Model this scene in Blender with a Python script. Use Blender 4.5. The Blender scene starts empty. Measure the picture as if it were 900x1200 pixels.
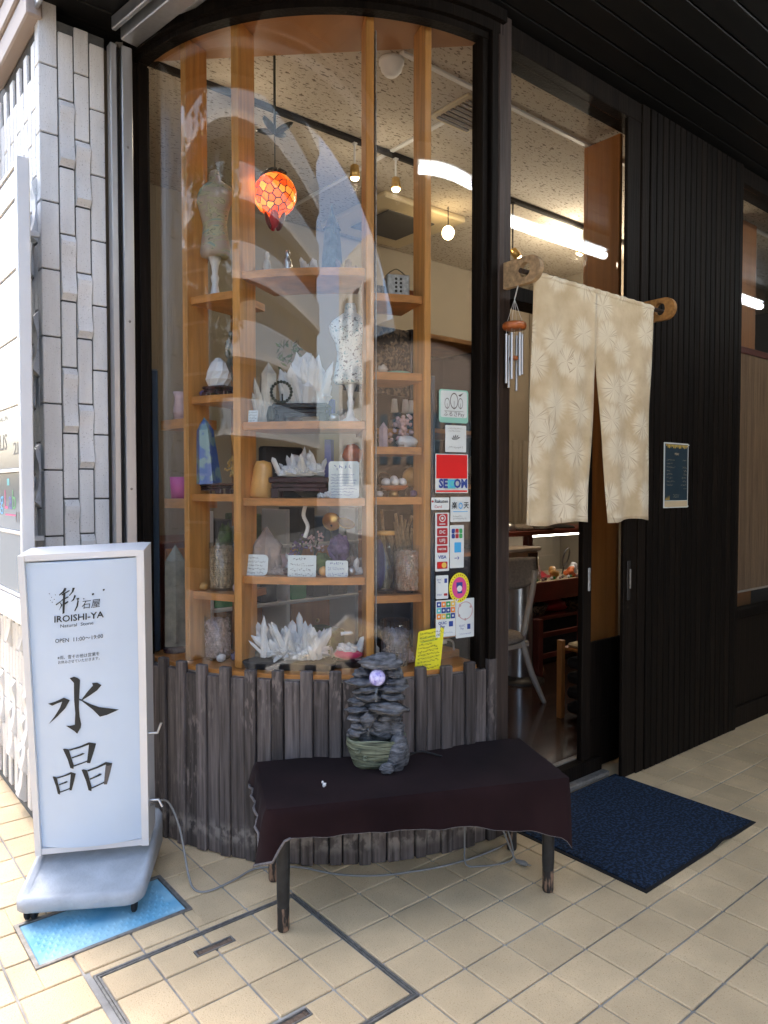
import bpy, bmesh, math, random
from math import sin, cos, pi, radians as rad
from mathutils import Vector, Matrix, noise

S = bpy.context.scene
COL = S.collection
rng = random.Random(7)

# ---------------------------------------------------------------- camera, sky, sun, exposure
CAM = Vector((0, 0, 1.62))
cd = bpy.data.cameras.new('camera'); co = bpy.data.objects.new('camera', cd); COL.objects.link(co)
co.location = CAM
co.rotation_euler = (rad(90 - 1.82), 0, rad(-39.35))
cd.sensor_fit = 'VERTICAL'; cd.sensor_height = 36; cd.lens = 852 / 1200 * 36
cd.clip_start = 0.05; cd.clip_end = 2000
S.camera = co

SUN_EL, SUN_AZ = 52, 22          # sun stands behind the shop, so its front lies in open shade
W = bpy.data.worlds.new('World'); S.world = W; W.use_nodes = True
nt = W.node_tree; bg = nt.nodes['Background']; bg.inputs[1].default_value = 0.15
sky = nt.nodes.new('ShaderNodeTexSky'); sky.sky_type = 'NISHITA'; sky.sun_disc = False
sky.sun_elevation = rad(SUN_EL); sky.sun_rotation = rad(SUN_AZ)
sky.air_density = 1.0; sky.dust_density = 6.0; sky.ozone_density = 0.4
nt.links.new(sky.outputs[0], bg.inputs[0])
sl = bpy.data.lights.new('sun', 'SUN'); sl.energy = 2.2; sl.angle = rad(0.5); sl.color = (1, .95, .88)
so = bpy.data.objects.new('sun', sl); COL.objects.link(so)
sd = Vector((sin(rad(SUN_AZ)) * cos(rad(SUN_EL)), cos(rad(SUN_AZ)) * cos(rad(SUN_EL)), sin(rad(SUN_EL))))
so.rotation_euler = sd.to_track_quat('Z', 'Y').to_euler(); so.location = sd * 40
vs = S.view_settings; vs.view_transform = 'Standard'; vs.look = 'None'; vs.gamma = 1; vs.use_curve_mapping = False
vs.exposure = 3.06
S.render.engine = 'CYCLES'
S.cycles.max_bounces = 12; S.cycles.transparent_max_bounces = 24; S.cycles.diffuse_bounces = 5
S.cycles.caustics_reflective = False; S.cycles.caustics_refractive = False
S.cycles.sample_clamp_indirect = 6
S.cycles.use_denoising = True

# ---------------------------------------------------------------- materials
def mat(name, col, rough=.6, var=0., scale=6., stretch=(1, 1, 1), bump=0., bscale=60., metal=0., coat=0., rnd=0.,
        trans=0., emit=None, es=0., col2=None, spec=.5, detail=4., sharp=False, ior=1.45, sheen=0., bstretch=None):
    m = bpy.data.materials.new(name); m.use_nodes = True
    n = m.node_tree.nodes; L = m.node_tree.links; p = n['Principled BSDF']
    p.inputs['Base Color'].default_value = (*col, 1); p.inputs['Roughness'].default_value = rough
    p.inputs['Metallic'].default_value = metal; p.inputs['Coat Weight'].default_value = coat
    p.inputs['Transmission Weight'].default_value = trans; p.inputs['Specular IOR Level'].default_value = spec
    p.inputs['IOR'].default_value = ior; p.inputs['Sheen Weight'].default_value = sheen
    if emit: p.inputs['Emission Color'].default_value = (*emit, 1); p.inputs['Emission Strength'].default_value = es
    geo = n.new('ShaderNodeNewGeometry')
    def nz(sc, st, det):
        mp = n.new('ShaderNodeMapping'); mp.inputs['Scale'].default_value = st
        L.new(geo.outputs['Position'], mp.inputs['Vector'])
        t = n.new('ShaderNodeTexNoise'); t.inputs['Scale'].default_value = sc; t.inputs['Detail'].default_value = det
        L.new(mp.outputs[0], t.inputs['Vector']); return t
    c_out = None
    if var or col2:
        t = nz(scale, stretch, detail)
        r = n.new('ShaderNodeValToRGB')
        c2 = col2 if col2 else tuple(min(1, c * (1 + var)) for c in col)
        c1 = col if col2 else tuple(c * (1 - var) for c in col)
        r.color_ramp.elements[0].color = (*c1, 1); r.color_ramp.elements[1].color = (*c2, 1)
        r.color_ramp.elements[0].position, r.color_ramp.elements[1].position = (.48, .56) if sharp else (.3, .7)
        L.new(t.outputs[0], r.inputs[0]); c_out = r.outputs[0]
    if rnd:
        oi = n.new('ShaderNodeObjectInfo'); mr = n.new('ShaderNodeMapRange')
        mr.inputs['To Min'].default_value = 1 - rnd; mr.inputs['To Max'].default_value = 1 + rnd
        L.new(oi.outputs['Random'], mr.inputs[0])
        hs = n.new('ShaderNodeHueSaturation'); L.new(mr.outputs[0], hs.inputs['Value'])
        if c_out: L.new(c_out, hs.inputs['Color'])
        else: hs.inputs['Color'].default_value = (*col, 1)
        c_out = hs.outputs[0]
    if c_out: L.new(c_out, p.inputs['Base Color'])
    if bump:
        t = nz(bscale, bstretch or stretch, 3)
        b = n.new('ShaderNodeBump'); b.inputs['Strength'].default_value = bump; b.inputs['Distance'].default_value = .01
        L.new(t.outputs[0], b.inputs['Height']); L.new(b.outputs[0], p.inputs['Normal'])
    m['c'] = 1
    return m

def glass_mat(name, tint=(1, 1, 1), gain=1.0, wave=0.):
    m = bpy.data.materials.new(name); m.use_nodes = True
    n = m.node_tree.nodes; L = m.node_tree.links; n.remove(n['Principled BSDF']); out = n['Material Output']
    tr = n.new('ShaderNodeBsdfTransparent'); tr.inputs[0].default_value = (*tint, 1)
    gl = n.new('ShaderNodeBsdfGlossy'); gl.inputs['Roughness'].default_value = 0.0
    fr = n.new('ShaderNodeFresnel'); geo = n.new('ShaderNodeNewGeometry')
    mr = n.new('ShaderNodeMapRange'); mr.inputs['To Min'].default_value = 1.5; mr.inputs['To Max'].default_value = 1 / 1.5
    L.new(geo.outputs['Backfacing'], mr.inputs[0]); L.new(mr.outputs[0], fr.inputs['IOR'])
    mu = n.new('ShaderNodeMath'); mu.operation = 'MULTIPLY'; mu.inputs[1].default_value = gain; mu.use_clamp = True
    L.new(fr.outputs[0], mu.inputs[0])
    mx = n.new('ShaderNodeMixShader'); L.new(mu.outputs[0], mx.inputs[0]); L.new(tr.outputs[0], mx.inputs[1]); L.new(gl.outputs[0], mx.inputs[2])
    if wave:
        mp = n.new('ShaderNodeMapping'); mp.inputs['Scale'].default_value = (1, 1, .35); L.new(geo.outputs['Position'], mp.inputs[0])
        t = n.new('ShaderNodeTexNoise'); t.inputs['Scale'].default_value = 5; t.inputs['Detail'].default_value = 2; L.new(mp.outputs[0], t.inputs[0])
        b = n.new('ShaderNodeBump'); b.inputs['Strength'].default_value = wave; b.inputs['Distance'].default_value = .02
        L.new(t.outputs[0], b.inputs['Height']); L.new(b.outputs[0], gl.inputs['Normal'])
    L.new(mx.outputs[0], out.inputs[0]); return m

K = {}
K['floor_tile'] = mat('floor_tile', (.70, .53, .315), .5, .10, 5, bump=.3, bscale=220, rnd=.075, detail=9)
def tile_speckle(m, dark, sc, lo, hi, amt, big=.11):
    """fine flecks plus slow, broad staining from foot traffic"""
    n = m.node_tree.nodes; L = m.node_tree.links; p = n['Principled BSDF']; g = [x for x in n if x.type == 'NEW_GEOMETRY'][0]
    src = p.inputs['Base Color'].links[0].from_socket
    t = n.new('ShaderNodeTexNoise'); t.inputs['Scale'].default_value = sc; t.inputs['Detail'].default_value = 2; L.new(g.outputs['Position'], t.inputs[0])
    r = n.new('ShaderNodeMapRange'); r.inputs['From Min'].default_value = lo; r.inputs['From Max'].default_value = hi; r.inputs['To Max'].default_value = amt; L.new(t.outputs[0], r.inputs[0])
    mx = n.new('ShaderNodeMix'); mx.data_type = 'RGBA'; L.new(r.outputs[0], mx.inputs[0]); L.new(src, mx.inputs[6]); mx.inputs[7].default_value = (*dark, 1)
    t2 = n.new('ShaderNodeTexNoise'); t2.inputs['Scale'].default_value = 1.7; t2.inputs['Detail'].default_value = 7; t2.inputs['Roughness'].default_value = .65; L.new(g.outputs['Position'], t2.inputs[0])
    r2 = n.new('ShaderNodeMapRange'); r2.inputs['From Min'].default_value = .35; r2.inputs['From Max'].default_value = .68; r2.inputs['To Min'].default_value = 1 - big; r2.inputs['To Max'].default_value = 1 + big * .4; L.new(t2.outputs[0], r2.inputs[0])
    hs = n.new('ShaderNodeHueSaturation'); L.new(mx.outputs[2], hs.inputs['Color']); L.new(r2.outputs[0], hs.inputs['Value']); L.new(hs.outputs[0], p.inputs['Base Color'])
tile_speckle(K['floor_tile'], (.42, .22, .09), 190, .60, .68, .5)
K['grout'] = mat('grout', (.36, .345, .315), .9, .4, 5, bump=.3, bscale=160)
K['asphalt'] = mat('asphalt', (.055, .055, .057), .9, .25, 30, bump=.5, bscale=200)
K['kerb'] = mat('kerb', (.32, .31, .3), .85, .15, 10, bump=.3)
K['wall_tile'] = mat('wall_tile', (.76, .755, .735), .5, .09, 5, (3, 3, .4), bump=.35, bscale=130, rnd=.04)
tile_speckle(K['wall_tile'], (.30, .28, .25), 150, .63, .70, .6, .10)
K['mortar'] = mat('mortar', (.11, .115, .115), .9, .2, 30)
K['alu'] = mat('alu', (.55, .56, .57), .38, .06, 5, (8, 8, .4), metal=.85)
K['alu_white'] = mat('alu_white', (.68, .70, .72), .4, .04, 5, metal=.15)
K['dark_metal'] = mat('dark_metal', (.03, .028, .027), .45, .2, 12, metal=.3, bump=.08)
K['black_wood'] = mat('black_wood', (.0062, .0042, .0028), .6, .45, 6, (6, 6, .35), bump=.3, bscale=14, rnd=.4, spec=.13)
K['post_wood'] = mat('post_wood', (.04, .027, .022), .55, .45, 8, (5, 5, .35), bump=.3, bscale=16, spec=.4)
def weathered():
    m = mat('plinth_wood', (.05, .043, .046), .62, bump=.22, bscale=22, stretch=(7, 7, .35), spec=.4)
    n = m.node_tree.nodes; L = m.node_tree.links; p = n['Principled BSDF']; g = [x for x in n if x.type == 'NEW_GEOMETRY'][0]
    def nz(sc, st, det, lo, hi, c0, c1):
        mp = n.new('ShaderNodeMapping'); mp.inputs['Scale'].default_value = st; L.new(g.outputs['Position'], mp.inputs[0])
        t = n.new('ShaderNodeTexNoise'); t.inputs['Scale'].default_value = sc; t.inputs['Detail'].default_value = det; L.new(mp.outputs[0], t.inputs[0])
        r = n.new('ShaderNodeValToRGB'); e = r.color_ramp.elements; e[0].position = lo; e[1].position = hi; e[0].color = (*c0, 1); e[1].color = (*c1, 1); L.new(t.outputs[0], r.inputs[0]); return r.outputs[0]
    def mul(a, b):
        x = n.new('ShaderNodeMath'); x.operation = 'MULTIPLY'; L.new(a, x.inputs[0])
        if isinstance(b, float): x.inputs[1].default_value = b
        else: L.new(b, x.inputs[1])
        return x.outputs[0]
    base = nz(9, (7, 7, .35), 6, .3, .72, (.034, .028, .026), (.135, .117, .112))
    oi = n.new('ShaderNodeObjectInfo'); mr = n.new('ShaderNodeMapRange'); mr.inputs['To Min'].default_value = .6; mr.inputs['To Max'].default_value = 1.55; L.new(oi.outputs['Random'], mr.inputs[0])
    hs = n.new('ShaderNodeHueSaturation'); L.new(mr.outputs[0], hs.inputs['Value']); L.new(base, hs.inputs['Color'])
    fleck = mul(nz(60, (1, 1, .3), 8, .53, .64, (0, 0, 0), (1, 1, 1)), nz(3.2, (1, 1, .6), 3, .50, .66, (0, 0, 0), (1, 1, 1)))   # paint worn off to pale wood
    m1 = n.new('ShaderNodeMix'); m1.data_type = 'RGBA'; L.new(mul(fleck, .7), m1.inputs[0]); L.new(hs.outputs[0], m1.inputs[6]); m1.inputs[7].default_value = (.26, .22, .20, 1)
    sp = n.new('ShaderNodeSeparateXYZ'); L.new(g.outputs['Position'], sp.inputs[0])                     # splash marks low down
    band = n.new('ShaderNodeMapRange'); band.interpolation_type = 'SMOOTHSTEP'; band.inputs['From Min'].default_value = .17; band.inputs['From Max'].default_value = .11; L.new(sp.outputs[2], band.inputs[0])
    b2 = n.new('ShaderNodeMapRange'); b2.interpolation_type = 'SMOOTHSTEP'; b2.inputs['From Min'].default_value = .04; b2.inputs['From Max'].default_value = .10; L.new(sp.outputs[2], b2.inputs[0])
    sm = mul(mul(band.outputs[0], b2.outputs[0]), nz(26, (1, 1, .8), 6, .45, .58, (0, 0, 0), (1, 1, 1)))
    m2 = n.new('ShaderNodeMix'); m2.data_type = 'RGBA'; L.new(mul(sm, .75), m2.inputs[0]); L.new(m1.outputs[2], m2.inputs[6]); m2.inputs[7].default_value = (.30, .27, .24, 1)
    L.new(m2.outputs[2], p.inputs['Base Color']); return m
K['plinth_wood'] = weathered()
K['plinth_body'] = mat('plinth_body', (.008, .007, .007), .8, .3, 9)
K['soffit'] = mat('soffit', (.004, .0036, .0032), .55, .25, 5, (.4, 6, 6), rnd=.1, spec=.3)
K['oak'] = mat('oak', (.58, .27, .07), .42, .22, 7, (6, 6, .45), bump=.06, bscale=20, rnd=.06, coat=.15)
K['oak_shelf'] = mat('oak_shelf', (.50, .21, .055), .42, .22, 5, (2.5, 2.5, 9), bump=.06, bscale=20, rnd=.06, coat=.15)
K['oak_ceiling'] = mat('oak_ceiling', (.36, .17, .06), .5, .18, 3, (1.2, 1.2, 6))
K['column_wood'] = mat('column_wood', (.42, .17, .045), .45, .15, 6, (6, 6, .3), coat=.1)
K['glass'] = glass_mat('glass', (.955, .965, .96), 1.35, .02)
K['flat_glass'] = glass_mat('flat_glass', (.95, .96, .955), 1.0)
K['clear'] = glass_mat('clear', (.95, .97, .97), 1.3)
K['velvet'] = mat('velvet', (.008, .0038, .0048), .9, 0, 2.6, col2=(.024, .0115, .0125), bump=.12, bscale=300, sheen=.03, spec=.1)
K['braid'] = mat('braid', (.15, .135, .13), .8, .3, 90)
K['leg'] = mat('leg', (.018, .019, .02), .45, .4, 30, bump=.1)
K['leg_worn'] = mat('leg_worn', (.02, .018, .017), .6, 0, 26, (2, 2, .5), col2=(.24, .15, .10), sharp=True)
K['mat_blue'] = mat('mat_blue', (.003, .009, .022), .95, 0, 75, col2=(.016, .043, .095), bump=1.0, bscale=75, sharp=True)
K['rubber'] = mat('rubber', (.012, .012, .013), .7)
K['blue_plastic'] = mat('blue_plastic', (.13, .40, .60), .45, 0, 7, col2=(.36, .62, .74), bump=.05)
K['steel_frame'] = mat('steel_frame', (.28, .27, .25), .5, .25, 40, metal=.6)
K['rust'] = mat('rust', (.16, .11, .075), .8, .5, 60, bump=.4, bscale=120)
K['grey_plastic'] = mat('grey_plastic', (.38, .41, .44), .6, .2, 7, bump=.25, bscale=70)
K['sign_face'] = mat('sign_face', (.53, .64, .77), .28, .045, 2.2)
K['ink'] = mat('ink', (.012, .018, .022), .5)
K['ink_grey'] = mat('ink_grey', (.10, .095, .095), .5)
K['cable'] = mat('cable', (.25, .25, .24), .6)
K['cable_white'] = mat('cable_white', (.6, .6, .58), .5)
K['white'] = mat('white', (.78, .78, .77), .45, .03, 6)
K['paper'] = mat('paper', (.72, .78, .78), .5, .03, 8)
K['yellow'] = mat('yellow', (.82, .76, .03), .5, .05, 8)
K['red'] = mat('red', (.75, .005, .008), .4)
K['crimson'] = mat('crimson', (.42, .02, .03), .4)
K['navy'] = mat('navy', (.02, .06, .30), .4)
K['cyan'] = mat('cyan', (.10, .55, .60), .4)
K['skyblue'] = mat('skyblue', (.06, .42, .80), .4)
K['mint'] = mat('mint', (.30, .62, .52), .4)
K['green'] = mat('green', (.05, .38, .12), .4)
K['orange'] = mat('orange', (.85, .27, .04), .4)
K['gold_print'] = mat('gold_print', (.80, .55, .10), .4)
K['magenta'] = mat('magenta', (.75, .08, .30), .4)
K['poster'] = mat('poster', (.012, .035, .055), .5, .15, 9)
K['cream'] = mat('cream', (.62, .52, .34), .6)
K['ceiling'] = None
K['room_wall'] = mat('room_wall', (.29, .25, .19), .85, .04, 3)
K['room_floor'] = mat('room_floor', (.035, .018, .013), .22, .3, 5, (1, 5, 1), coat=.3)
K['redwood'] = mat('redwood', (.14, .028, .018), .4, .3, 6, coat=.2)
K['dark_cloth'] = mat('dark_cloth', (.02, .02, .022), .9, .4, 20)
K['grey_cloth'] = mat('grey_cloth', (.24, .20, .165), .9, .2, 60, bump=.4, bscale=200)
K['pale_wood'] = mat('pale_wood', (.56, .48, .40), .5, .12, 6, (1, 1, .4))
K['steel'] = mat('steel', (.55, .56, .58), .28, .05, 5, metal=.9)
K['quartz'] = mat('quartz', (.97, .975, .98), .10, .02, 14, trans=.28, ior=1.45, bump=.12, bscale=40)
K['quartz_milk'] = mat('quartz_milk', (.70, .66, .58), .22, .22, 12, trans=.2, bump=.25, bscale=30)
K['quartz_smoky'] = mat('quartz_smoky', (.42, .33, .29), .2, .25, 12, trans=.25, bump=.2)
K['amethyst'] = mat('amethyst', (.14, .085, .20), .25, .5, 26, bump=.5, bscale=50)
K['rose'] = mat('rose', (.70, .48, .48), .25, .2, 20, trans=.15, bump=.3)
K['orange_stone'] = mat('orange_stone', (.75, .17, .03), .22, .25, 12, coat=.5)
K['honey_stone'] = mat('honey_stone', (.68, .36, .10), .3, .22, 9, coat=.4)
K['blue_stone'] = mat('blue_stone', (.05, .13, .40), .28, 0, 18, col2=(.20, .34, .36), coat=.4, sharp=True)
K['grey_stone'] = mat('grey_stone', (.20, .19, .15), .45, .4, 18, bump=.3)
K['tower_stone'] = mat('tower_stone', (.10, .115, .095), .6, .4, 25, bump=.5)
K['black_lacquer'] = mat('black_lacquer', (.018, .012, .013), .25, .3, 12, coat=.5)
K['plum_lacquer'] = mat('plum_lacquer', (.05, .017, .022), .25, .3, 12, coat=.5)
K['gravel_beige'] = mat('gravel_beige', (.50, .36, .22), .6, .35, 60, rnd=.1)
K['gravel_pink'] = mat('gravel_pink', (.58, .42, .40), .6, .35, 60, rnd=.1)
K['gravel_mix'] = mat('gravel_mix', (.60, .30, .18), .5, 0, 30, col2=(.75, .62, .5), rnd=.1)
K['gravel_violet'] = mat('gravel_violet', (.28, .25, .32), .5, .4, 40, rnd=.1)
K['pink_velvet'] = mat('pink_velvet', (.70, .02, .13), .7, .2, 9, sheen=.5)
K['pinkbox'] = mat('pinkbox', (.62, .06, .30), .5, .2, 15)
K['purple'] = mat('purple', (.10, .10, .45), .4, .2, 20)
K['slateblue'] = mat('slateblue', (.05, .085, .13), .5, .15, 8)
K['brass'] = mat('brass', (.65, .42, .14), .3, .2, 30, metal=.8)
K['moss'] = mat('moss', (.07, .11, .02), .9, .5, 30, bump=.8)
K['bronze'] = mat('bronze', (.035, .04, .025), .5, .4, 30, bump=.4)
K['rock'] = mat('rock', (.022, .024, .028), .42, 0, 26, (1, 1, 4), col2=(.22, .23, .25), bump=1.0, bscale=55, detail=8)
K['log'] = mat('log', (.028, .036, .022), .6, 0, 9, (1, 1, 14), col2=(.30, .33, .22), bump=1.0, bscale=14, bstretch=(.8, .8, 8))
K['chime_wood'] = mat('chime_wood', (.42, .12, .03), .35, .2, 9, coat=.4)
K['bracket'] = mat('bracket', (.40, .28, .16), .6, .35, 9, (1, 6, 6), bump=.2)
K['bracket_dark'] = mat('bracket_dark', (.36, .18, .055), .5, .3, 9, (1, 6, 6))
K['blind'] = mat('blind', (.28, .175, .10), .8, .4, 9, (14, 14, .3), rnd=.2)
K['pvc_white'] = mat('pvc_white', (.8, .8, .78), .4)
K['clad'] = mat('clad', (.30, .245, .21), .6, .06, 4)
K['brick_cream'] = mat('brick_cream', (.55, .48, .40), .8, .12, 8, bump=.3)
K['concrete'] = mat('concrete', (.10, .095, .09), .8, .1, 2)
K['concrete_white'] = mat('concrete_white', (.32, .335, .35), .7, .06, 2)
K['win_dark'] = mat('win_dark', (.05, .07, .09), .1)
K['bark'] = mat('bark', (.07, .05, .035), .9, .4, 10, bump=.8)
K['leaf'] = mat('leaf', (.055, .085, .022), .6, .5, 1.3)
K['band_glass'] = mat('band_glass', (.20, .25, .30), .25, .05, 1)
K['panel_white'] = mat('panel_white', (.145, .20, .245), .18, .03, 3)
K['brown_render'] = mat('brown_render', (.13, .10, .08), .8, .1, 2)
K['tube_light'] = mat('tube_light', (1, 1, 1), .5, emit=(.93, .97, 1), es=3.6)
K['strip_light'] = mat('strip_light', (1, 1, 1), .5, emit=(1, .95, .85), es=3)
K['bulb_light'] = mat('bulb_light', (1, 1, 1), .5, emit=(1, .72, .38), es=4)
K['ball_light'] = mat('ball_light', (.22, .19, .48), .08, 0, 55, col2=(.80, .80, .97), emit=(.45, .42, 1), es=.025, coat=1.0)
K['wicker'] = mat('wicker', (.035, .022, .014), .7, 0, 45, col2=(.22, .15, .09), sharp=True)
K['galv'] = mat('galv', (.40, .41, .41), .45, .3, 60, metal=.3)
K['lead'] = mat('lead', (.02, .015, .012), .5)
def lamp_mat():
    m = mat('amber_glass', (.8, .13, .02), .25, 0, 14, col2=(.9, .32, .05), emit=(1, .16, .015), es=.6 * .32)
    n = m.node_tree.nodes; L = m.node_tree.links; p = n['Principled BSDF']
    oi = n.new('ShaderNodeObjectInfo')
    r = n.new('ShaderNodeValToRGB'); e = r.color_ramp.elements
    e[0].color = (.75, .045, .006, 1); e[1].color = (1, .36, .05, 1)
    x = e.new(.5); x.color = (.95, .13, .012, 1)
    L.new(oi.outputs['Random'], r.inputs[0]); L.new(r.outputs[0], p.inputs['Emission Color']); L.new(r.outputs[0], p.inputs['Base Color'])
    return m
K['amber'] = lamp_mat()

def ceiling_mat():                       # acoustic board: pale with dark worm-track fissures
    m = mat('acoustic_board', (.52, .45, .34), .9)
    n = m.node_tree.nodes; L = m.node_tree.links; p = n['Principled BSDF']; g = [x for x in n if x.type == 'NEW_GEOMETRY'][0]
    mp = n.new('ShaderNodeMapping'); mp.inputs['Scale'].default_value = (1, 2.6, 1); mp.inputs['Rotation'].default_value = (0, 0, .15)
    L.new(g.outputs['Position'], mp.inputs[0])
    t = n.new('ShaderNodeTexNoise'); t.inputs['Scale'].default_value = 34; t.inputs['Detail'].default_value = 2.5; t.inputs['Distortion'].default_value = .5
    L.new(mp.outputs[0], t.inputs[0])
    r = n.new('ShaderNodeValToRGB'); e = r.color_ramp.elements
    e[0].position = .37; e[0].color = (.19, .15, .11, 1); e[1].position = .40; e[1].color = (.56, .50, .41, 1)
    L.new(t.outputs[0], r.inputs[0]); L.new(r.outputs[0], p.inputs['Base Color'])
    b = n.new('ShaderNodeBump'); b.inputs['Distance'].default_value = .01; b.inputs['Strength'].default_value = .5
    L.new(r.outputs[0], b.inputs['Height']); L.new(b.outputs[0], p.inputs['Normal']); return m
K['ceiling'] = ceiling_mat()

def noren_mat():                         # tie-dyed starburst flowers on sand-coloured linen
    m = mat('noren_linen', (.62, .51, .33), .9, sheen=.2)
    n = m.node_tree.nodes; L = m.node_tree.links; p = n['Principled BSDF']; g = [x for x in n if x.type == 'NEW_GEOMETRY'][0]
    def N(t, **k):
        x = n.new(t)
        for a, b in k.items(): setattr(x, a, b)
        return x
    def math_(op, a, b=None):
        x = N('ShaderNodeMath', operation=op)
        for i, v in enumerate((a, b)):
            if v is None: continue
            if isinstance(v, (int, float)): x.inputs[i].default_value = v
            else: L.new(v, x.inputs[i])
        return x.outputs[0]
    sep = N('ShaderNodeSeparateXYZ'); L.new(g.outputs['Position'], sep.inputs[0])
    cb = N('ShaderNodeCombineXYZ'); L.new(sep.outputs[0], cb.inputs[0]); L.new(sep.outputs[2], cb.inputs[1])
    wob = N('ShaderNodeTexNoise'); wob.inputs['Scale'].default_value = 13; L.new(cb.outputs[0], wob.inputs[0])
    ad = N('ShaderNodeVectorMath', operation='SCALE'); L.new(wob.outputs[1], ad.inputs[0]); ad.inputs['Scale'].default_value = .022
    a2 = N('ShaderNodeVectorMath', operation='ADD'); L.new(cb.outputs[0], a2.inputs[0]); L.new(ad.outputs[0], a2.inputs[1])
    v = N('ShaderNodeTexVoronoi', voronoi_dimensions='2D'); v.inputs['Scale'].default_value = 5.2; v.inputs['Randomness'].default_value = .8
    L.new(a2.outputs[0], v.inputs['Vector'])
    df = N('ShaderNodeVectorMath', operation='SUBTRACT'); L.new(a2.outputs[0], df.inputs[0]); L.new(v.outputs['Position'], df.inputs[1])
    s2 = N('ShaderNodeSeparateXYZ'); L.new(df.outputs[0], s2.inputs[0])
    ang = math_('ARCTAN2', s2.outputs[1], s2.outputs[0])
    ln = N('ShaderNodeVectorMath', operation='LENGTH'); L.new(df.outputs[0], ln.inputs[0]); d = ln.outputs['Value']
    cv = N('ShaderNodeCombineXYZ'); L.new(math_('MULTIPLY', math_('COSINE', ang), 5.), cv.inputs[0]); L.new(math_('MULTIPLY', math_('SINE', ang), 5.), cv.inputs[1])
    ps = N('ShaderNodeVectorMath', operation='SCALE'); L.new(v.outputs['Position'], ps.inputs[0]); ps.inputs['Scale'].default_value = 9
    cv2 = N('ShaderNodeVectorMath', operation='ADD'); L.new(cv.outputs[0], cv2.inputs[0]); L.new(ps.outputs[0], cv2.inputs[1])
    st = N('ShaderNodeTexNoise'); st.inputs['Scale'].default_value = 1.3; st.inputs['Detail'].default_value = 3; L.new(cv2.outputs[0], st.inputs[0])
    rad_ = math_('ADD', math_('MULTIPLY', math_('SUBTRACT', st.outputs[0], .5), .07), .074)
    disc = N('ShaderNodeMapRange', interpolation_type='SMOOTHSTEP'); L.new(math_('SUBTRACT', rad_, d), disc.inputs[0])
    disc.inputs['From Min'].default_value = -.022; disc.inputs['From Max'].default_value = .024
    cv3 = N('ShaderNodeVectorMath', operation='SCALE'); L.new(cv2.outputs[0], cv3.inputs[0]); cv3.inputs['Scale'].default_value = 1.7
    s3 = N('ShaderNodeTexNoise'); s3.inputs['Scale'].default_value = 1.0; s3.inputs['Detail'].default_value = 0; L.new(cv3.outputs[0], s3.inputs[0])
    ray = N('ShaderNodeMapRange'); L.new(s3.outputs[0], ray.inputs[0]); ray.inputs['From Min'].default_value = .60; ray.inputs['From Max'].default_value = .68
    ray.clamp = True
    rc = math_('MULTIPLY', ray.outputs[0], .75)
    base = N('ShaderNodeTexNoise'); base.inputs['Scale'].default_value = 9; base.inputs['Detail'].default_value = 6; L.new(cb.outputs[0], base.inputs[0])
    r0 = N('ShaderNodeValToRGB'); L.new(base.outputs[0], r0.inputs[0])
    r0.color_ramp.elements[0].position = .3; r0.color_ramp.elements[0].color = (.55, .43, .255, 1)
    r0.color_ramp.elements[1].position = .72; r0.color_ramp.elements[1].color = (.73, .62, .43, 1)
    m1 = N('ShaderNodeMix', data_type='RGBA'); L.new(math_('MULTIPLY', disc.outputs[0], .68), m1.inputs[0]); L.new(r0.outputs[0], m1.inputs[6]); m1.inputs[7].default_value = (.86, .80, .65, 1)
    m2 = N('ShaderNodeMix', data_type='RGBA'); L.new(math_('MULTIPLY', rc, disc.outputs[0]), m2.inputs[0]); L.new(m1.outputs[2], m2.inputs[6]); m2.inputs[7].default_value = (.44, .33, .19, 1)
    L.new(m2.outputs[2], p.inputs['Base Color'])
    wv = N('ShaderNodeTexNoise'); wv.inputs['Scale'].default_value = 60; wv.inputs['Detail'].default_value = 5; L.new(cb.outputs[0], wv.inputs[0])
    b = N('ShaderNodeBump'); b.inputs['Strength'].default_value = .35; b.inputs['Distance'].default_value = .01
    L.new(wv.outputs[0], b.inputs['Height']); L.new(b.outputs[0], p.inputs['Normal'])
    # opaque cloth, weave given by bump only
    return m
K['noren'] = noren_mat()

def torso_mat(name, base, c1, c2, scale, lines):
    m = mat(name, base, .6); n = m.node_tree.nodes; L = m.node_tree.links; p = n['Principled BSDF']; g = [x for x in n if x.type == 'NEW_GEOMETRY'][0]
    t = n.new('ShaderNodeTexNoise'); t.inputs['Scale'].default_value = scale; t.inputs['Distortion'].default_value = 1.2
    mp = n.new('ShaderNodeMapping'); mp.inputs['Rotation'].default_value = (0, .6, 0); mp.inputs['Scale'].default_value = (.6, .6, 1.5) if lines else (1, 1, 1)
    L.new(g.outputs['Position'], mp.inputs[0]); L.new(mp.outputs[0], t.inputs[0])
    r = n.new('ShaderNodeValToRGB'); e = r.color_ramp.elements
    if lines:
        e[0].position = .36; e[0].color = (*c1, 1); e[1].position = .62; e[1].color = (*c2, 1)
        for q, c in ((.42, base), (.49, base), (.5, (.06, .07, .06)), (.515, base), (.56, c2)):
            x = e.new(q); x.color = (*c, 1)
    else:
        e[0].position = .36; e[0].color = (*c1, 1); e[1].position = .40; e[1].color = (*base, 1)
        x = e.new(.62); x.color = (*base, 1); x = e.new(.66); x.color = (*c2, 1)
    L.new(t.outputs[0], r.inputs[0]); L.new(r.outputs[0], p.inputs['Base Color']); return m
K['torso_marble'] = torso_mat('torso_marble', (.46, .42, .28), (.24, .33, .29), (.42, .34, .28), 17, True)
K['torso_print'] = torso_mat('torso_print', (.74, .78, .77), (.16, .16, .18), (.24, .42, .46), 62, False)
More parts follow.
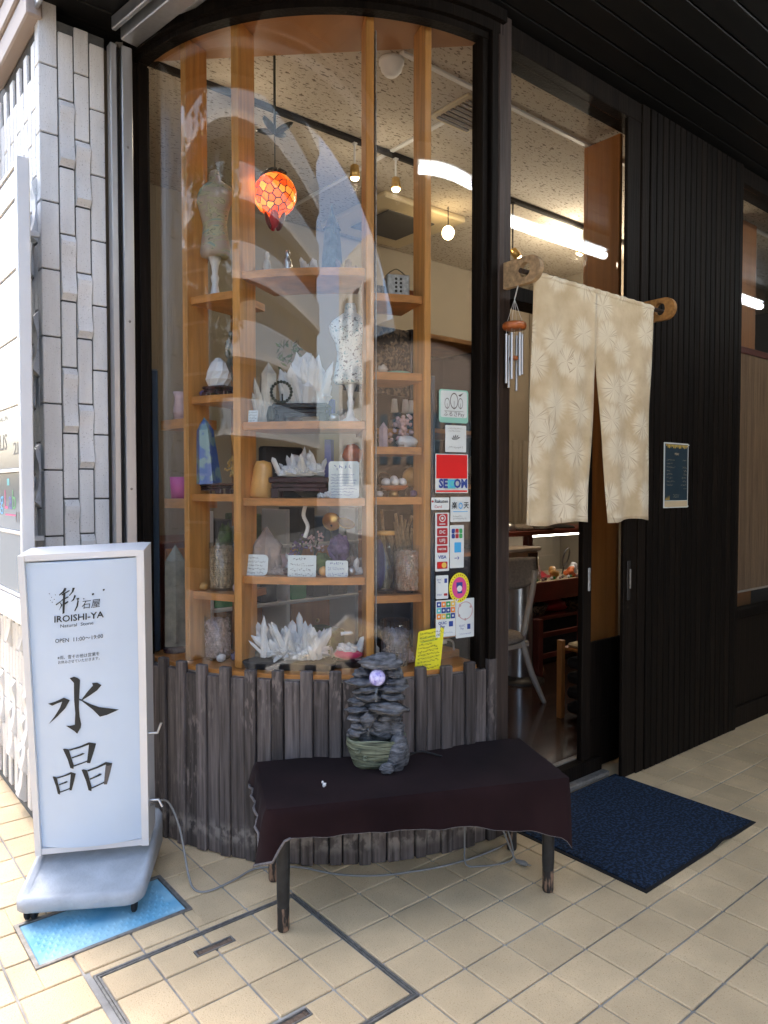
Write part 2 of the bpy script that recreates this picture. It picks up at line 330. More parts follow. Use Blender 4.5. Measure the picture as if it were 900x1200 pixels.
# ---------------------------------------------------------------- geometry helpers
class MB:
    def __init__(s): s.v = []; s.f = []; s.mi = []; s.sm = []; s.M = Matrix.Identity(4); s.m = 0
    def add(s, vs, fs, smooth=False):
        o = len(s.v); s.v += [s.M @ Vector(p) for p in vs]
        for f in fs: s.f.append([i + o for i in f]); s.mi.append(s.m); s.sm.append(smooth)
        return s
    def box(s, x0, x1, y0, y1, z0, z1, b=0.):
        if b <= 0:
            vs = [(x, y, z) for z in (z0, z1) for y in (y0, y1) for x in (x0, x1)]
            return s.add(vs, [(0, 2, 3, 1), (4, 5, 7, 6), (0, 1, 5, 4), (2, 6, 7, 3), (0, 4, 6, 2), (1, 3, 7, 5)])
        b = min(b, (x1 - x0) * .45, (y1 - y0) * .45, (z1 - z0) * .45)
        vs = []; ix = {}
        for sx in (0, 1):
            for sy in (0, 1):
                for sz in (0, 1):
                    X = x1 if sx else x0; Y = y1 if sy else y0; Z = z1 if sz else z0
                    dx = -b if sx else b; dy = -b if sy else b; dz = -b if sz else b
                    for a, p in (('x', (X, Y + dy, Z + dz)), ('y', (X + dx, Y, Z + dz)), ('z', (X + dx, Y + dy, Z))):
                        ix[a, sx, sy, sz] = len(vs); vs.append(p)
        F = []
        for sx in (0, 1): F.append([ix['x', sx, a, c] for a, c in ((0, 0), (1, 0), (1, 1), (0, 1))])
        for sy in (0, 1): F.append([ix['y', a, sy, c] for a, c in ((0, 0), (0, 1), (1, 1), (1, 0))])
        for sz in (0, 1): F.append([ix['z', a, c, sz] for a, c in ((0, 0), (1, 0), (1, 1), (0, 1))])
        for a in (0, 1):
            for c in (0, 1):
                F.append([ix['x', a, c, 0], ix['x', a, c, 1], ix['y', a, c, 1], ix['y', a, c, 0]])
                F.append([ix['x', a, 0, c], ix['x', a, 1, c], ix['z', a, 1, c], ix['z', a, 0, c]])
                F.append([ix['y', 0, a, c], ix['y', 1, a, c], ix['z', 1, a, c], ix['z', 0, a, c]])
                for d in (0, 1): F.append([ix['x', a, c, d], ix['y', a, c, d], ix['z', a, c, d]])
        return s.add(vs, F)
    def prism(s, poly, z0, z1):
        n = len(poly)
        vs = [(x, y, z0) for x, y in poly] + [(x, y, z1) for x, y in poly]
        return s.add(vs, [list(range(n))[::-1], list(range(n, 2 * n))] + [(i, (i + 1) % n, n + (i + 1) % n, n + i) for i in range(n)])
    def arc(s, c, r0, r1, z0, z1, a0, a1, n=24, top=None):
        """ring sector; angle in degrees from -Y towards +X"""
        vs = []; F = []
        for i in range(n + 1):
            t = rad(a0 + (a1 - a0) * i / n); d = (sin(t), -cos(t))
            vs += [(c[0] + r * d[0], c[1] + r * d[1], z) for r, z in ((r0, z0), (r1, z0), (r1, z1), (r0, z1))]
        for i in range(n):
            for k in range(4): F.append((4 * i + k, 4 * i + (k + 1) % 4, 4 * i + 4 + (k + 1) % 4, 4 * i + 4 + k))
        F += [(3, 2, 1, 0), (4 * n, 4 * n + 1, 4 * n + 2, 4 * n + 3)]
        return s.add(vs, F)
    def tube(s, pts, r, n=8, closed=False):
        pts = [Vector(p) for p in pts]; m = len(pts); rr = r if isinstance(r, (list, tuple)) else [r] * m
        vs = []; F = []; up = Vector((0, 0, 1))
        prev = None
        for i, p in enumerate(pts):
            d = (pts[min(i + 1, m - 1)] - pts[max(i - 1, 0)])
            if closed: d = pts[(i + 1) % m] - pts[i - 1]
            d = d.normalized() if d.length > 1e-9 else Vector((0, 0, 1))
            if prev is None:
                u = d.cross(up if abs(d.z) < .9 else Vector((1, 0, 0))).normalized()
            else: u = (prev - d * prev.dot(d)).normalized()
            prev = u; w = d.cross(u)
            vs += [p + (u * cos(2 * pi * k / n) + w * sin(2 * pi * k / n)) * rr[i] for k in range(n)]
        for i in range(m if closed else m - 1):
            j = (i + 1) % m
            for k in range(n): F.append((i * n + k, i * n + (k + 1) % n, j * n + (k + 1) % n, j * n + k))
        s.add(vs, F, True)
        if not closed: s.add(vs[:n], [list(range(n))[::-1]]); s.add(vs[-n:], [list(range(n))])
        return s
    def lathe(s, prof, c=(0, 0, 0), n=20, sx=1, sy=1, smooth=True):
        vs = []; F = []; m = len(prof)
        for r, z in prof: vs += [(c[0] + sx * r * cos(2 * pi * k / n), c[1] + sy * r * sin(2 * pi * k / n), c[2] + z) for k in range(n)]
        for i in range(m - 1):
            for k in range(n): F.append((i * n + k, i * n + (k + 1) % n, (i + 1) * n + (k + 1) % n, (i + 1) * n + k))
        s.add(vs, F, smooth)
        if prof[0][0] > 1e-4: s.add(vs[:n], [list(range(n))[::-1]])
        if prof[-1][0] > 1e-4: s.add(vs[-n:], [list(range(n))])
        return s
    def blob(s, c, r, n1=12, n2=8, amp=0., freq=2., seed=0, flat=0., smooth=True):
        """noisy ellipsoid"""
        vs = []; F = []; c = Vector(c)
        for i in range(n2 + 1):
            th = pi * i / n2
            for k in range(n1):
                ph = 2 * pi * k / n1; d = Vector((sin(th) * cos(ph), sin(th) * sin(ph), cos(th)))
                a = 1 + (amp * noise.noise(d * freq + Vector((seed * 3.7, seed * 1.3, seed))) if amp else 0)
                q = Vector((d.x * r[0], d.y * r[1], d.z * r[2])) * a
                if flat: q.z = max(q.z, -r[2] * flat)
                vs.append(c + q)
        for i in range(n2):
            for k in range(n1): F.append((i * n1 + k, (i + 1) * n1 + k, (i + 1) * n1 + (k + 1) % n1, i * n1 + (k + 1) % n1))
        return s.add(vs, F, smooth)
    def crystal(s, base, d, ln, r, n=6, tip=.3):
        d = Vector(d).normalized(); u = d.orthogonal().normalized(); w = d.cross(u); b = Vector(base)
        vs = []
        for t, rr in ((0, 1), (1 - tip, .92)): vs += [b + d * ln * t + (u * cos(2 * pi * k / n) + w * sin(2 * pi * k / n)) * r * rr * (1 + .18 * ((k * 7) % 3 - 1)) for k in range(n)]
        vs.append(b + d * ln)
        return s.add(vs, [(k, (k + 1) % n, n + (k + 1) % n, n + k) for k in range(n)] + [(n + k, n + (k + 1) % n, 2 * n) for k in range(n)] + [list(range(n))[::-1]])
    def poly(s, pts, f): return s.add(pts, [f])
    def mesh(s, name, mats, off=(0, 0, 0)):
        me = bpy.data.meshes.new(name); o = Vector(off)
        me.from_pydata([v - o for v in s.v], [], s.f)
        ms = mats if isinstance(mats, (list, tuple)) else [mats]
        for m in ms: me.materials.append(K[m] if isinstance(m, str) else m)
        me.polygons.foreach_set('material_index', s.mi); me.polygons.foreach_set('use_smooth', s.sm)
        bm = bmesh.new(); bm.from_mesh(me); bmesh.ops.recalc_face_normals(bm, faces=bm.faces); bm.to_mesh(me); bm.free()
        return me

def wpos(o):
    p = Vector(o.location)
    if o.parent: p = p + wpos(o.parent)
    return p
def obj(name, mb, mats, parent=None, loc=None, kind=None, label=None):
    """one mesh object; vertices given in world space, origin moved to loc (or the parent's place)"""
    base = wpos(parent) if parent else Vector((0, 0, 0))
    off = Vector(loc) if loc is not None else base
    o = bpy.data.objects.new(name, mb.mesh(name, mats, off)); COL.objects.link(o)
    if parent: o.parent = parent
    o.location = off - base
    if kind: o['kind'] = kind
    if label: o['label'] = label
    return o
def tag(o, label, cat, group=None):
    o['label'] = label; o['category'] = cat
    if group: o['group'] = group
    return o
def thing(name, label, cat, loc=(0, 0, 0), group=None):
    o = bpy.data.objects.new(name, None); COL.objects.link(o); o.location = loc; o.empty_display_size = .1
    return tag(o, label, cat, group)
def one(name, mb, mats, label, cat, loc, group=None):
    return tag(obj(name, mb, mats, None, loc), label, cat, group)
def inst(name, me, parent, loc, rz=0.):
    o = bpy.data.objects.new(name, me); COL.objects.link(o); o.parent = parent
    o.location = Vector(loc) - wpos(parent); o.rotation_euler = (0, 0, rz); return o
def RZ(a): return Matrix.Rotation(a, 4, 'Z')
def TR(x, y, z): return Matrix.Translation((x, y, z))

def text_geo(body, size, align='CENTER', shear=0., xs=1., bold=0.):
    cu = bpy.data.curves.new('t', 'FONT'); cu.body = body; cu.size = size; cu.align_x = align; cu.align_y = 'CENTER'; cu.shear = shear
    cu.resolution_u = 2; cu.offset = bold
    o = bpy.data.objects.new('t', cu); COL.objects.link(o)
    bpy.context.view_layer.update()
    me = bpy.data.meshes.new_from_object(o.evaluated_get(bpy.context.evaluated_depsgraph_get()))
    v = [(p.co.x * xs, p.co.y) for p in me.vertices]; f = [list(p.vertices) for p in me.polygons]
    bpy.data.objects.remove(o); bpy.data.curves.remove(cu); bpy.data.meshes.remove(me)
    return v, f
def put2d(mb, v, f, fn): return mb.add([fn(a, b) for a, b in v], f)
def scribble(rows, w, h, seed, th=.0012, dense=1.):
    """illegible hand-written lines as small strokes in a w x h field; returns 2D quads"""
    r = random.Random(seed); v = []; f = []
    n = len(rows)
    for i, frac in enumerate(rows):
        y = h / 2 - (i + .5) * h / n; x = -w / 2; lh = h / n * .3
        while x < -w / 2 + w * frac:
            for _ in range(2):
                a = r.uniform(-1, 1) if r.random() < .5 else r.choice((0, pi / 2)); l = lh * r.uniform(.5, 1.2) * dense
                cx, cy = x + r.uniform(0, lh), y + r.uniform(-lh, lh) * .8
                dx, dy = cos(a) * l / 2, sin(a) * l / 2; nx, ny = -sin(a) * th / 2, cos(a) * th / 2
                o = len(v); v += [(cx - dx - nx, cy - dy - ny), (cx + dx - nx, cy + dy - ny), (cx + dx + nx, cy + dy + ny), (cx - dx + nx, cy - dy + ny)]
                f.append((o, o + 1, o + 2, o + 3))
            x += lh * 1.5
    return v, f
def rrect(w, h, r, n=5):
    P = []
    for cx, cy, a0 in ((w / 2 - r, h / 2 - r, 0), (-w / 2 + r, h / 2 - r, 90), (-w / 2 + r, -h / 2 + r, 180), (w / 2 - r, -h / 2 + r, 270)):
        for k in range(n + 1):
            a = rad(a0 + 90 * k / n); P.append((cx + r * cos(a), cy + r * sin(a)))
    return P
CC = Vector((2.57, 3.52))                       # centre of the round bay
def ring(th, r, z=0.):
    t = rad(th); return Vector((CC.x + r * sin(t), CC.y - r * cos(t), z))
# ---------------------------------------------------------------- ground, pavement, covers
obj('road', MB().box(-90, 90, -90, 90, -.4, -.13), 'asphalt', kind='structure')
kb = MB()
for i in range(14): kb.box(-1.55 + i * 1.0, -.56 + i * 1.0, -2.72, -2.55, -.2, .0, .015)
for i in range(12): kb.box(-1.72, -1.56, -2.55 + i * 1.0, -1.56 + i * 1.0, -.2, .0, .015)
obj('kerb', kb, 'kerb', kind='structure')
pav = obj('pavement', MB().box(-1.55, 12.4, -2.54, 12, -.16, -.007), 'grout', kind='structure')
PX0, PY0, PXP, PYP, G = 1.741, 1.493, .2015, .197, .0042
COVER = (.751, 1.537, 1.69, 2.447); METER = (.614, 1.174, 2.597, 2.913)
def cut(rects, c):
    out = []
    for x0, x1, y0, y1 in rects:
        if x1 <= c[0] or x0 >= c[1] or y1 <= c[2] or y0 >= c[3]: out.append((x0, x1, y0, y1)); continue
        if x0 < c[0]: out.append((x0, c[0], y0, y1)); x0 = c[0]
        if x1 > c[1]: out.append((c[1], x1, y0, y1)); x1 = c[1]
        if y0 < c[2]: out.append((x0, x1, y0, c[2]))
        if y1 > c[3]: out.append((x0, x1, c[3], y1))
    return [r for r in out if r[1] - r[0] > .02 and r[3] - r[2] > .02]
def in_view(x, y):
    f = Vector((sin(rad(39.35)), cos(rad(39.35)))); r = Vector((f.y, -f.x)); p = Vector((x, y)); d = p.dot(f)
    if d < 1.7: return False
    return abs(p.dot(r)) / d * 852 < 500
cells = []
for i in range(-16, 52):
    for j in range(-20, 45):
        x0 = PX0 + i * PXP + G; x1 = x0 + PXP - 2 * G; y0 = PY0 + j * PYP + G; y1 = y0 + PYP - 2 * G
        cx, cy = (x0 + x1) / 2, (y0 + y1) / 2
        if cx > .9 and cy > 3.5: continue
        if cx > 2.6 and cy > 2.4: continue
        if (Vector((cx, cy)) - CC.xy).length < 1.08 and cx < 2.6: continue
        if x0 < -1.55 or x1 > 12.3 or y0 < -2.5 or y1 > 11.9: continue
        for r in cut(cut([(x0, x1, y0, y1)], COVER), METER): cells.append(r)
vis = [c for c in cells if in_view((c[0] + c[1]) / 2, (c[2] + c[3]) / 2)]
vis.sort(key=lambda c: (c[0] + c[1]) ** 2 + (c[2] + c[3]) ** 2); near = set(vis[:285])
full = MB().box(-PXP / 2 + G, PXP / 2 - G, -PYP / 2 + G, PYP / 2 - G, -.012, 0, .0025).mesh('tile', 'floor_tile')
far = MB()
for c in cells:
    cx, cy = (c[0] + c[1]) / 2, (c[2] + c[3]) / 2
    if c in near:
        dz = rng.uniform(-.0012, .0012)
        if c[1] - c[0] > PXP - 2.2 * G and c[3] - c[2] > PYP - 2.2 * G: o = inst('tile', full, pav, (cx, cy, dz))
        else:
            o = obj('tile', MB().box(c[0], c[1], c[2], c[3], -.012, dz, .0025), 'floor_tile', pav, (cx, cy, 0))
    else: far.box(*c, -.012, 0)
obj('tile_field', far, 'floor_tile', pav, kind='stuff')

ac = thing('access_cover', 'large square tiled manhole cover with steel edging set in the beige pavement', 'manhole cover', (1.144, 2.07, 0))
x0, x1, y0, y1 = COVER; m = MB()
for a, b, zt in ((.002, .009, .0015), (.0125, .018, .0)):
    m.box(x0 + a, x1 - a, y0 + a, y0 + b, -.012, zt); m.box(x0 + a, x1 - a, y1 - b, y1 - a, -.012, zt)
    m.box(x0 + a, x0 + b, y0 + b, y1 - b, -.012, zt); m.box(x1 - b, x1 - a, y0 + b, y1 - b, -.012, zt)
obj('frame', m, 'steel_frame', ac)
ins = (x0 + .024, x1 - .024, y0 + .024, y1 - .024)
H1 = (1.065, 1.212, 2.315, 2.352); H2 = (1.075, 1.222, 1.835, 1.872)
for i in range(-8, 2):
    for j in range(-2, 8):
        a0 = max(PX0 + i * PXP + G, ins[0]); a1 = min(PX0 + (i + 1) * PXP - G, ins[1])
        b0 = max(PY0 + j * PYP + G, ins[2]); b1 = min(PY0 + (j + 1) * PYP - G, ins[3])
        if a1 - a0 > .02 and b1 - b0 > .02:
            for r in cut(cut([(a0, a1, b0, b1)], H1), H2): obj('tile', MB().box(*r, -.012, rng.uniform(-.001, .001), .0025), 'floor_tile', ac, ((r[0] + r[1]) / 2, (r[2] + r[3]) / 2, 0))
for h in (H1, H2):
    m = MB().box(h[0] + .008, h[1] - .008, h[2] + .006, h[3] - .006, -.012, -.003)
    m.box(h[0] + .012, h[0] + .022, h[2] + .008, h[3] - .008, -.003, .001).box(h[1] - .022, h[1] - .012, h[2] + .008, h[3] - .008, -.003, .001)
    hd = obj('lifting_handle', m, 'rust', ac)
    mm = MB()
    for a in (h[0] + .001, h[1] - .007): mm.box(a, a + .006, h[2], h[3], -.012, .002)
    for a in (h[2], h[3] - .005): mm.box(h[0] + .007, h[1] - .007, a, a + .005, -.012, .002)
    obj('handle_rim', mm, 'steel_frame', hd)

mc = thing('water_meter_cover', 'rectangular sky blue plastic water meter lid under the wheeled sign', 'meter cover', (.894, 2.755, 0))
x0, x1, y0, y1 = METER; m = MB()
m.box(x0, x1, y0, y0 + .014, -.012, .005).box(x0, x1, y1 - .014, y1, -.012, .005).box(x0, x0 + .014, y0 + .014, y1 - .014, -.012, .005).box(x1 - .014, x1, y0 + .014, y1 - .014, -.012, .005)
obj('frame', m, 'steel_frame', mc)
lid = obj('lid', MB().box(x0 + .017, x1 - .017, y0 + .017, y1 - .017, -.012, .001, .003), 'blue_plastic', mc)
m = MB()                                          # raised anti-slip scales
for i in range(19):
    for j in range(10):
        a = x0 + .04 + (i + .5 * (j % 2)) * .0257; b = y0 + .04 + j * .0262
        if a > x1 - .045 or (.40 < (a - x0) / (x1 - x0) < .62 and .35 < (b - y0) / (y1 - y0) < .7): continue
        m.add([(a - .011, b, .001), (a, b - .009, .001), (a + .011, b, .001), (a, b + .011, .0045)], [(0, 1, 3), (1, 2, 3), (2, 0, 3)])
obj('tread_pattern', m, 'blue_plastic', lid, kind='stuff')
m = MB()
for r, (t, s) in enumerate((('止水栓', .026), ('量水器', .026))):
    put2d(m, *text_geo(t, s), lambda a, b: (.905 + a, 2.772 - r * .034 + b, .0026))
obj('lettering', m, 'blue_plastic', lid)

# ---------------------------------------------------------------- tiled corner wall
tw = thing('tiled_wall', 'white speckled ceramic tile corner wall with some wavy relief tiles', 'wall', (1.03, 3.6, 0))
obj('mortar_body', MB().box(.899, 1.172, 3.474, 3.62, 0, 3.70).box(.899, 1.19, 3.62, 8.0, 0, 3.68), 'mortar', tw)
RP = .297
def tile_geo(w, h, t, wavy, amp=.02):
    """upright tile: width along x, face towards -y, origin at its bottom centre on the wall plane"""
    m = MB()
    if not wavy: return m.box(-w / 2, w / 2, -t, 0, 0, h, .003)
    pr = [(0, t), (.006, t + .002), (h * .10, t + amp * 1.05), (h * .13, t + amp), (h * .3, t + amp * .45), (h * .5, t + amp * .15), (h * .68, t + amp * .25), (h * .83, t + amp * .75), (h * .90, t + amp * .8), (h - .004, t + .001), (h, t - .001)]
    vs = []
    for z, d in pr: vs += [(-w / 2, -d, z), (w / 2, -d, z)]
    n = len(pr); vs += [(-w / 2, 0, z) for z, _ in pr] + [(w / 2, 0, z) for z, _ in pr]
    F = [(2 * i, 2 * i + 1, 2 * i + 3, 2 * i + 2) for i in range(n - 1)]
    F += [(2 * n + i, 2 * i, 2 * i + 2, 2 * n + i + 1) for i in range(n - 1)] + [(2 * i + 1, 3 * n + i, 3 * n + i + 1, 2 * i + 3) for i in range(n - 1)]
    return m.add(vs, F)
for k, (xa, xb, zj, per) in enumerate(((.968, 1.030, 3.36, 0), (1.036, 1.098, 3.20, 0), (1.104, 1.168, 3.36, 9))):
    ms = tile_geo(xb - xa, RP - .007, .014, False).mesh('tile', 'wall_tile'); mw = tile_geo(xb - xa, RP - .007, .014, True).mesh('tile', 'wall_tile')
    for r in range(-2, 13):
        z = zj - (r + 1) * RP
        if z < 0 or z + RP > 3.9: continue
        if z + RP > 3.70:
            if 3.70 - z > .03: obj('tile', MB().box(xa, xb, 3.46, 3.474, z, 3.695, .003), 'wall_tile', tw, ((xa + xb) / 2, 3.474, z))
            continue
        inst('tile', mw if per == 0 and r % 2 == 0 and -1 < r < 11 else ms, tw, ((xa + xb) / 2, 3.474, z))
me_c = MB().box(.885, .962, 3.46, 3.474, .0, RP - .007, .003).box(.8855, .899, 3.4745, 3.522, .0, RP - .007, .003).mesh('tile', 'wall_tile', (.885, 3.46, 0))
for r in range(-1, 12):
    z = 3.49 - (r + 1) * RP
    if z > 0 and z + RP < 3.80: inst('tile', me_c, tw, (.885, 3.46, z))
w = .060; ms = tile_geo(w, RP - .007, .014, False).mesh('tile', 'wall_tile'); mw = tile_geo(w, RP - .007, .014, True, .024).mesh('tile', 'wall_tile')
cnt = 0; rest = MB(); r2 = random.Random(3)
for c in range(60):
    yc = 3.528 + w / 2 + c * .0665
    for r in range(-1, 13):
        z = 3.62 - (r + 1) * RP - (.5 if c % 2 else .02) * RP * .98
        wavy = ((r + c // 2) % 2 == 0 and (c % 4) in (0, 1) or r2.random() < .15) and z < 2.75
        if z < -.1 or z + RP > 3.68 : continue
        if z < 0:
            z = 0.003
            continue
        if cnt < 215 and c < 18: inst('tile', mw if wavy else ms, tw, (.899, yc, z), -pi / 2); cnt += 1
        else:
            rest.M = TR(.899, yc, z) @ RZ(-pi / 2); g = tile_geo(w, RP - .007, .014, wavy, .027); rest.add(g.v, g.f)
obj('far_tiles', rest, 'wall_tile', tw, kind='stuff')

fc = thing('side_cladding', 'brownish grey ribbed metal cladding above the white tiles', 'cladding', (.86, 3.8, 3.66))
for i in range(7): obj('rib', MB().box(.835 + (.012 if i % 2 else 0), .90, 3.44, 4.18, 3.665 + i * .075, 3.735 + i * .075, .008), 'clad', fc)
bw = thing('cream_brick_wall', 'cream brick wall above the tiles at the upper left', 'wall', (.9, 5, 3.7))
obj('mortar_body', MB().box(.905, 1.2, 4.2, 8, 3.69, 5.2), 'mortar', bw)
bm_ = MB().box(-.012, 0, -.1, .1, 0, .058, .003).mesh('brick', 'brick_cream')
for i in range(8):
    for j in range(10): inst('brick', bm_, bw, (.905, 4.31 + j * .21 + (i % 2) * .1, 3.70 + i * .065))
one('downpipe_elbow', MB().tube([(.85, 4.28, 3.25), (.85, 4.28, 3.52), (.84, 4.3, 3.6), (.84, 4.34, 3.64)], .03, 10), 'slateblue', 'short grey pipe end below the cream bricks at the upper left', 'pipe', (.85, 4.28, 3.25))

# ---------------------------------------------------------------- building shell above
bd = thing('shop_building', 'dark storeys of the shop building over the entrance', 'building', (5, 5, 3.8))
obj('upper_storeys', MB().box(.89, 14, -4.6, 12, 3.86, 8.2), 'concrete', bd)
obj('fascia', MB().box(.885, 14, -4.64, -4.601, 3.68, 4.6), 'dark_metal', bd)
obj('back_mass', MB().box(1.2, 14, 6.4, 12, 0, 3.85), 'concrete', bd)
obj('unseen_end_wall', MB().box(9.0, 9.2, -4.6, 6.4, 0, 3.85), 'concrete', bd)  # unseen wall, run out under the canopy to block light from the right
sf = thing('canopy_soffit', 'black boarded canopy ceiling running above the shop front', 'soffit', (4, 2, 3.75))
pm = MB().box(0, 8.1, 0, .124, 0, .02, .004).mesh('plank', 'soffit')
for i in range(62): inst('plank', pm, sf, (.90, -4.57 + i * .13, 3.755))
obj('backing', MB().box(.90, 9.0, -4.6, 3.55, 3.78, 3.855), 'dark_metal', sf)
one('canopy_edge_trim', MB().box(.868, .884, -4.64, 3.455, 3.70, 3.9, .003), 'alu', 'thin silver metal edge along the left end of the canopy', 'trim', (.876, 2.2, 3.7))

sr = thing('shutter_guide', 'silver aluminium shutter guide rails between tiles and round window', 'shutter rail', (1.23, 3.42, 0))
obj('rail', MB().box(1.178, 1.207, 3.405, 3.455, 0, 3.66, .003), 'alu', sr)
obj('rail', MB().box(1.226, 1.276, 3.395, 3.415, 0, 3.66, .004).box(1.232, 1.27, 3.416, 3.45, 0, 3.66), 'alu', sr)
obj('slot', MB().box(1.208, 1.225, 3.43, 3.45, 0, 3.66), 'dark_metal', sr)
m = MB()
for z in (.9, 1.6, 2.35, 3.1): m.lathe([(0, 0), (.006, 0), (.006, .002), (0, .003)], (0, 0, 0), 8)
for q, z in enumerate((.95, 1.62, 2.40, 3.2)):
    m.M = TR(1.25, 3.395, z) @ Matrix.Rotation(pi / 2, 4, 'X'); m.lathe([(.006, 0), (.006, .002), (.0, .003)], (0, 0, 0), 8)
obj('screw', m, 'steel_frame', sr)
hr = thing('shutter_head_rail', 'silver channel crossing the canopy ceiling above the round window', 'shutter rail', (1.25, 3.4, 3.68))
m = MB(); a = Vector((1.255, 3.38)); b = Vector((1.72, .3))
def beam(m, a, b, w, z0, z1, sh=0):
    d = (b - a).normalized(); n = Vector((d.y, -d.x)); m.M = Matrix(((d.x, n.x, 0, a.x + n.x * sh), (d.y, n.y, 0, a.y + n.y * sh), (0, 0, 1, 0), (0, 0, 0, 1)))
    m.box(0, (b - a).length, -w / 2, w / 2, z0, z1, .004)
beam(m, a, b, .085, 3.665, 3.75); obj('channel', m, 'alu', hr)
m = MB(); beam(m, a, b, .022, 3.69, 3.75, .075); obj('flange', m, 'alu', hr)
m = MB(); beam(m, a, b, .028, 3.69, 3.75, -.075); obj('flange', m, 'alu', hr)

# ---------------------------------------------------------------- round bay: plinth, window
pl = thing('curved_plinth', 'weathered dark timber slatted plinth curving below the bay window', 'plinth', (CC.x - .9, CC.y - .9, 0))
obj('core', MB().arc(CC, 1.02, 1.252, 0, .782, -90, -3, 40), 'plinth_body', pl)
pitch = 87.0 / 31
for i in range(31):
    th = -89.6 + (i + .5) * pitch; tall = i % 2 == 0
    wd = .052 if tall else .0655; t0, t1 = (1.255, 1.287) if tall else (1.245, 1.276)
    top = (.842 if tall else .797) + rng.uniform(-.004, .004)
    m = MB(); p = ring(th, 0); m.M = TR(CC.x, CC.y, 0) @ RZ(rad(th))
    m.box(-wd / 2 + rng.uniform(-.002, .002), wd / 2 + rng.uniform(-.002, .002), -t1, -t0, rng.uniform(0, .006), top, .004)
    obj('slat', m, 'plinth_wood', pl, ring(th, 1.27))
cw = thing('bay_window', 'tall curved shop window glass in a dark timber frame', 'window', (CC.x - .87, CC.y - .87, .79))
obj('sill', MB().arc(CC, .90, 1.237, .783, .815, -89, -5, 40), 'oak_shelf', cw)
obj('flashing', MB().arc(CC, 1.2375, 1.2545, .786, .797, -89, -5, 40), 'steel_frame', cw)
m = MB().arc(CC, 1.195, 1.285, 3.655, 3.752, -90, -2, 44).arc(CC, 1.21, 1.262, 3.625, 3.654, -90, -5, 44).arc(CC, 1.286, 1.31, 3.70, 3.752, -88, -2, 44)
obj('head_frame', m, 'black_wood', cw)
m = MB(); m.M = TR(CC.x, CC.y, 0) @ RZ(rad(-88.2)); m.box(-.02, .045, -1.285, -1.2, .80, 3.624, .004); m.box(.0455, .062, -1.262, -1.215, .80, 3.624, .003)
obj('side_frame', m, 'black_wood', cw)
m = MB(); m.M = TR(CC.x, CC.y, 0) @ RZ(rad(-5)); m.box(-.036, .0, -1.262, -1.19, .80, 3.624, .004); m.box(.0005, .042, -1.285, -1.18, .80, 3.70, .004)
obj('side_frame', m, 'black_wood', cw)
g = MB()
N_ = 72; a0, a1 = -85.2, -6.8; vs = []; F = []
for i in range(N_ + 1):
    for r in (1.215, 1.223):
        for z in (.814, 3.626): vs.append(ring(a0 + (a1 - a0) * i / N_, r, z))
for i in range(N_):
    b_ = 4 * i; F += [(b_, b_ + 4, b_ + 5, b_ + 1), (b_ + 2, b_ + 3, b_ + 7, b_ + 6)]
g.add(vs, F, True); obj('glass_pane', g, 'glass', cw)
# wooden board closing the top of the bay, from arc to chord
P = [ring(a, 1.194) for a in [-88 + i * 4 for i in range(21)]]
P = [(p.x, p.y) for p in P] + [(2.56, 2.335)]
obj('ceiling_board', MB().prism([(p[0], p[1]) for p in P], 3.672, 3.70), 'oak_ceiling', cw)

# posts and beams of the front
one('corner_post', MB().box(2.503, 2.588, 2.236, 2.40, 0, 3.752, .006), 'post_wood', 'brown black timber post between the bay window and the doorway', 'post', (2.6, 2.3, 0))
one('front_beam', MB().box(2.590, 9.0, 2.262, 2.40, 3.645, 3.752, .005), 'black_wood', 'dark beam along the top of the doorway glass', 'beam', (5, 2.3, 3.65))
tr = thing('transom_window', 'tall clear glass panel over the shop doorway', 'window', (3.1, 2.32, 2.5))
obj('glass_pane', MB().box(2.592, 3.57, 2.318, 2.326, 2.575, 3.644), 'flat_glass', tr)
obj('transom_bar', MB().box(2.591, 3.57, 2.275, 2.40, 2.505, 2.575, .004), 'black_wood', tr)
obj('sill_plate', MB().box(2.591, 3.56, 2.38, 2.46, .0, .10, .004), 'black_wood', tr)
obj('threshold', MB().box(2.591, 3.56, 2.33, 2.378, .0, .028, .004).box(2.591, 3.56, 2.44, 2.47, .1005, .108), 'steel_frame', tr)
# sliding door leaf, pushed open to the right
dr = thing('sliding_door', 'black timber and glass sliding door pushed open to the right', 'door', (3.5, 2.40, .03))
Y0, Y1 = 2.402, 2.438
obj('stile', MB().box(3.395, 3.475, Y0, Y1, .03, 2.50, .004), 'black_wood', dr)
obj('stile', MB().box(4.03, 4.10, Y0, Y1, .03, 2.50, .004), 'black_wood', dr)
obj('rail', MB().box(3.476, 4.029, Y0 + .002, Y1 - .002, 2.42, 2.498, .004), 'black_wood', dr)
obj('lower_panel', MB().box(3.476, 4.029, Y0 + .006, Y1 - .006, .03, .755, .004).box(3.476, 4.029, Y0 + .001, Y0 + .0055, .30, .315), 'black_wood', dr)
obj('glass_pane', MB().box(3.476, 4.029, 2.416, 2.422, .756, 2.42), 'flat_glass', dr)
obj('pull_handle', MB().box(3.435, 3.455, Y0 - .008, Y0 - .0005, 1.05, 1.18, .003), 'galv', dr)
jm = thing('door_jamb_board', 'wide dark jamb board with a recessed metal pull beside the slatted wall', 'door jamb', (3.67, 2.28, 0))
obj('board', MB().box(3.572, 3.70, 2.262, 2.285, 0, 3.644, .004).box(3.7005, 3.775, 2.252, 2.32, 0, 3.75, .004), 'black_wood', jm)
obj('recessed_pull', MB().box(3.60, 3.63, 2.255, 2.2615, 1.0, 1.22, .003), 'dark_metal', jm)
m = MB(); m.M = TR(3.616, 2.2545, 1.12) @ Matrix.Rotation(pi / 2, 4, 'X'); m.box(-.006, .006, -.055, .055, 0, .01, .003); obj('pull_bar', m, 'steel_frame', jm)
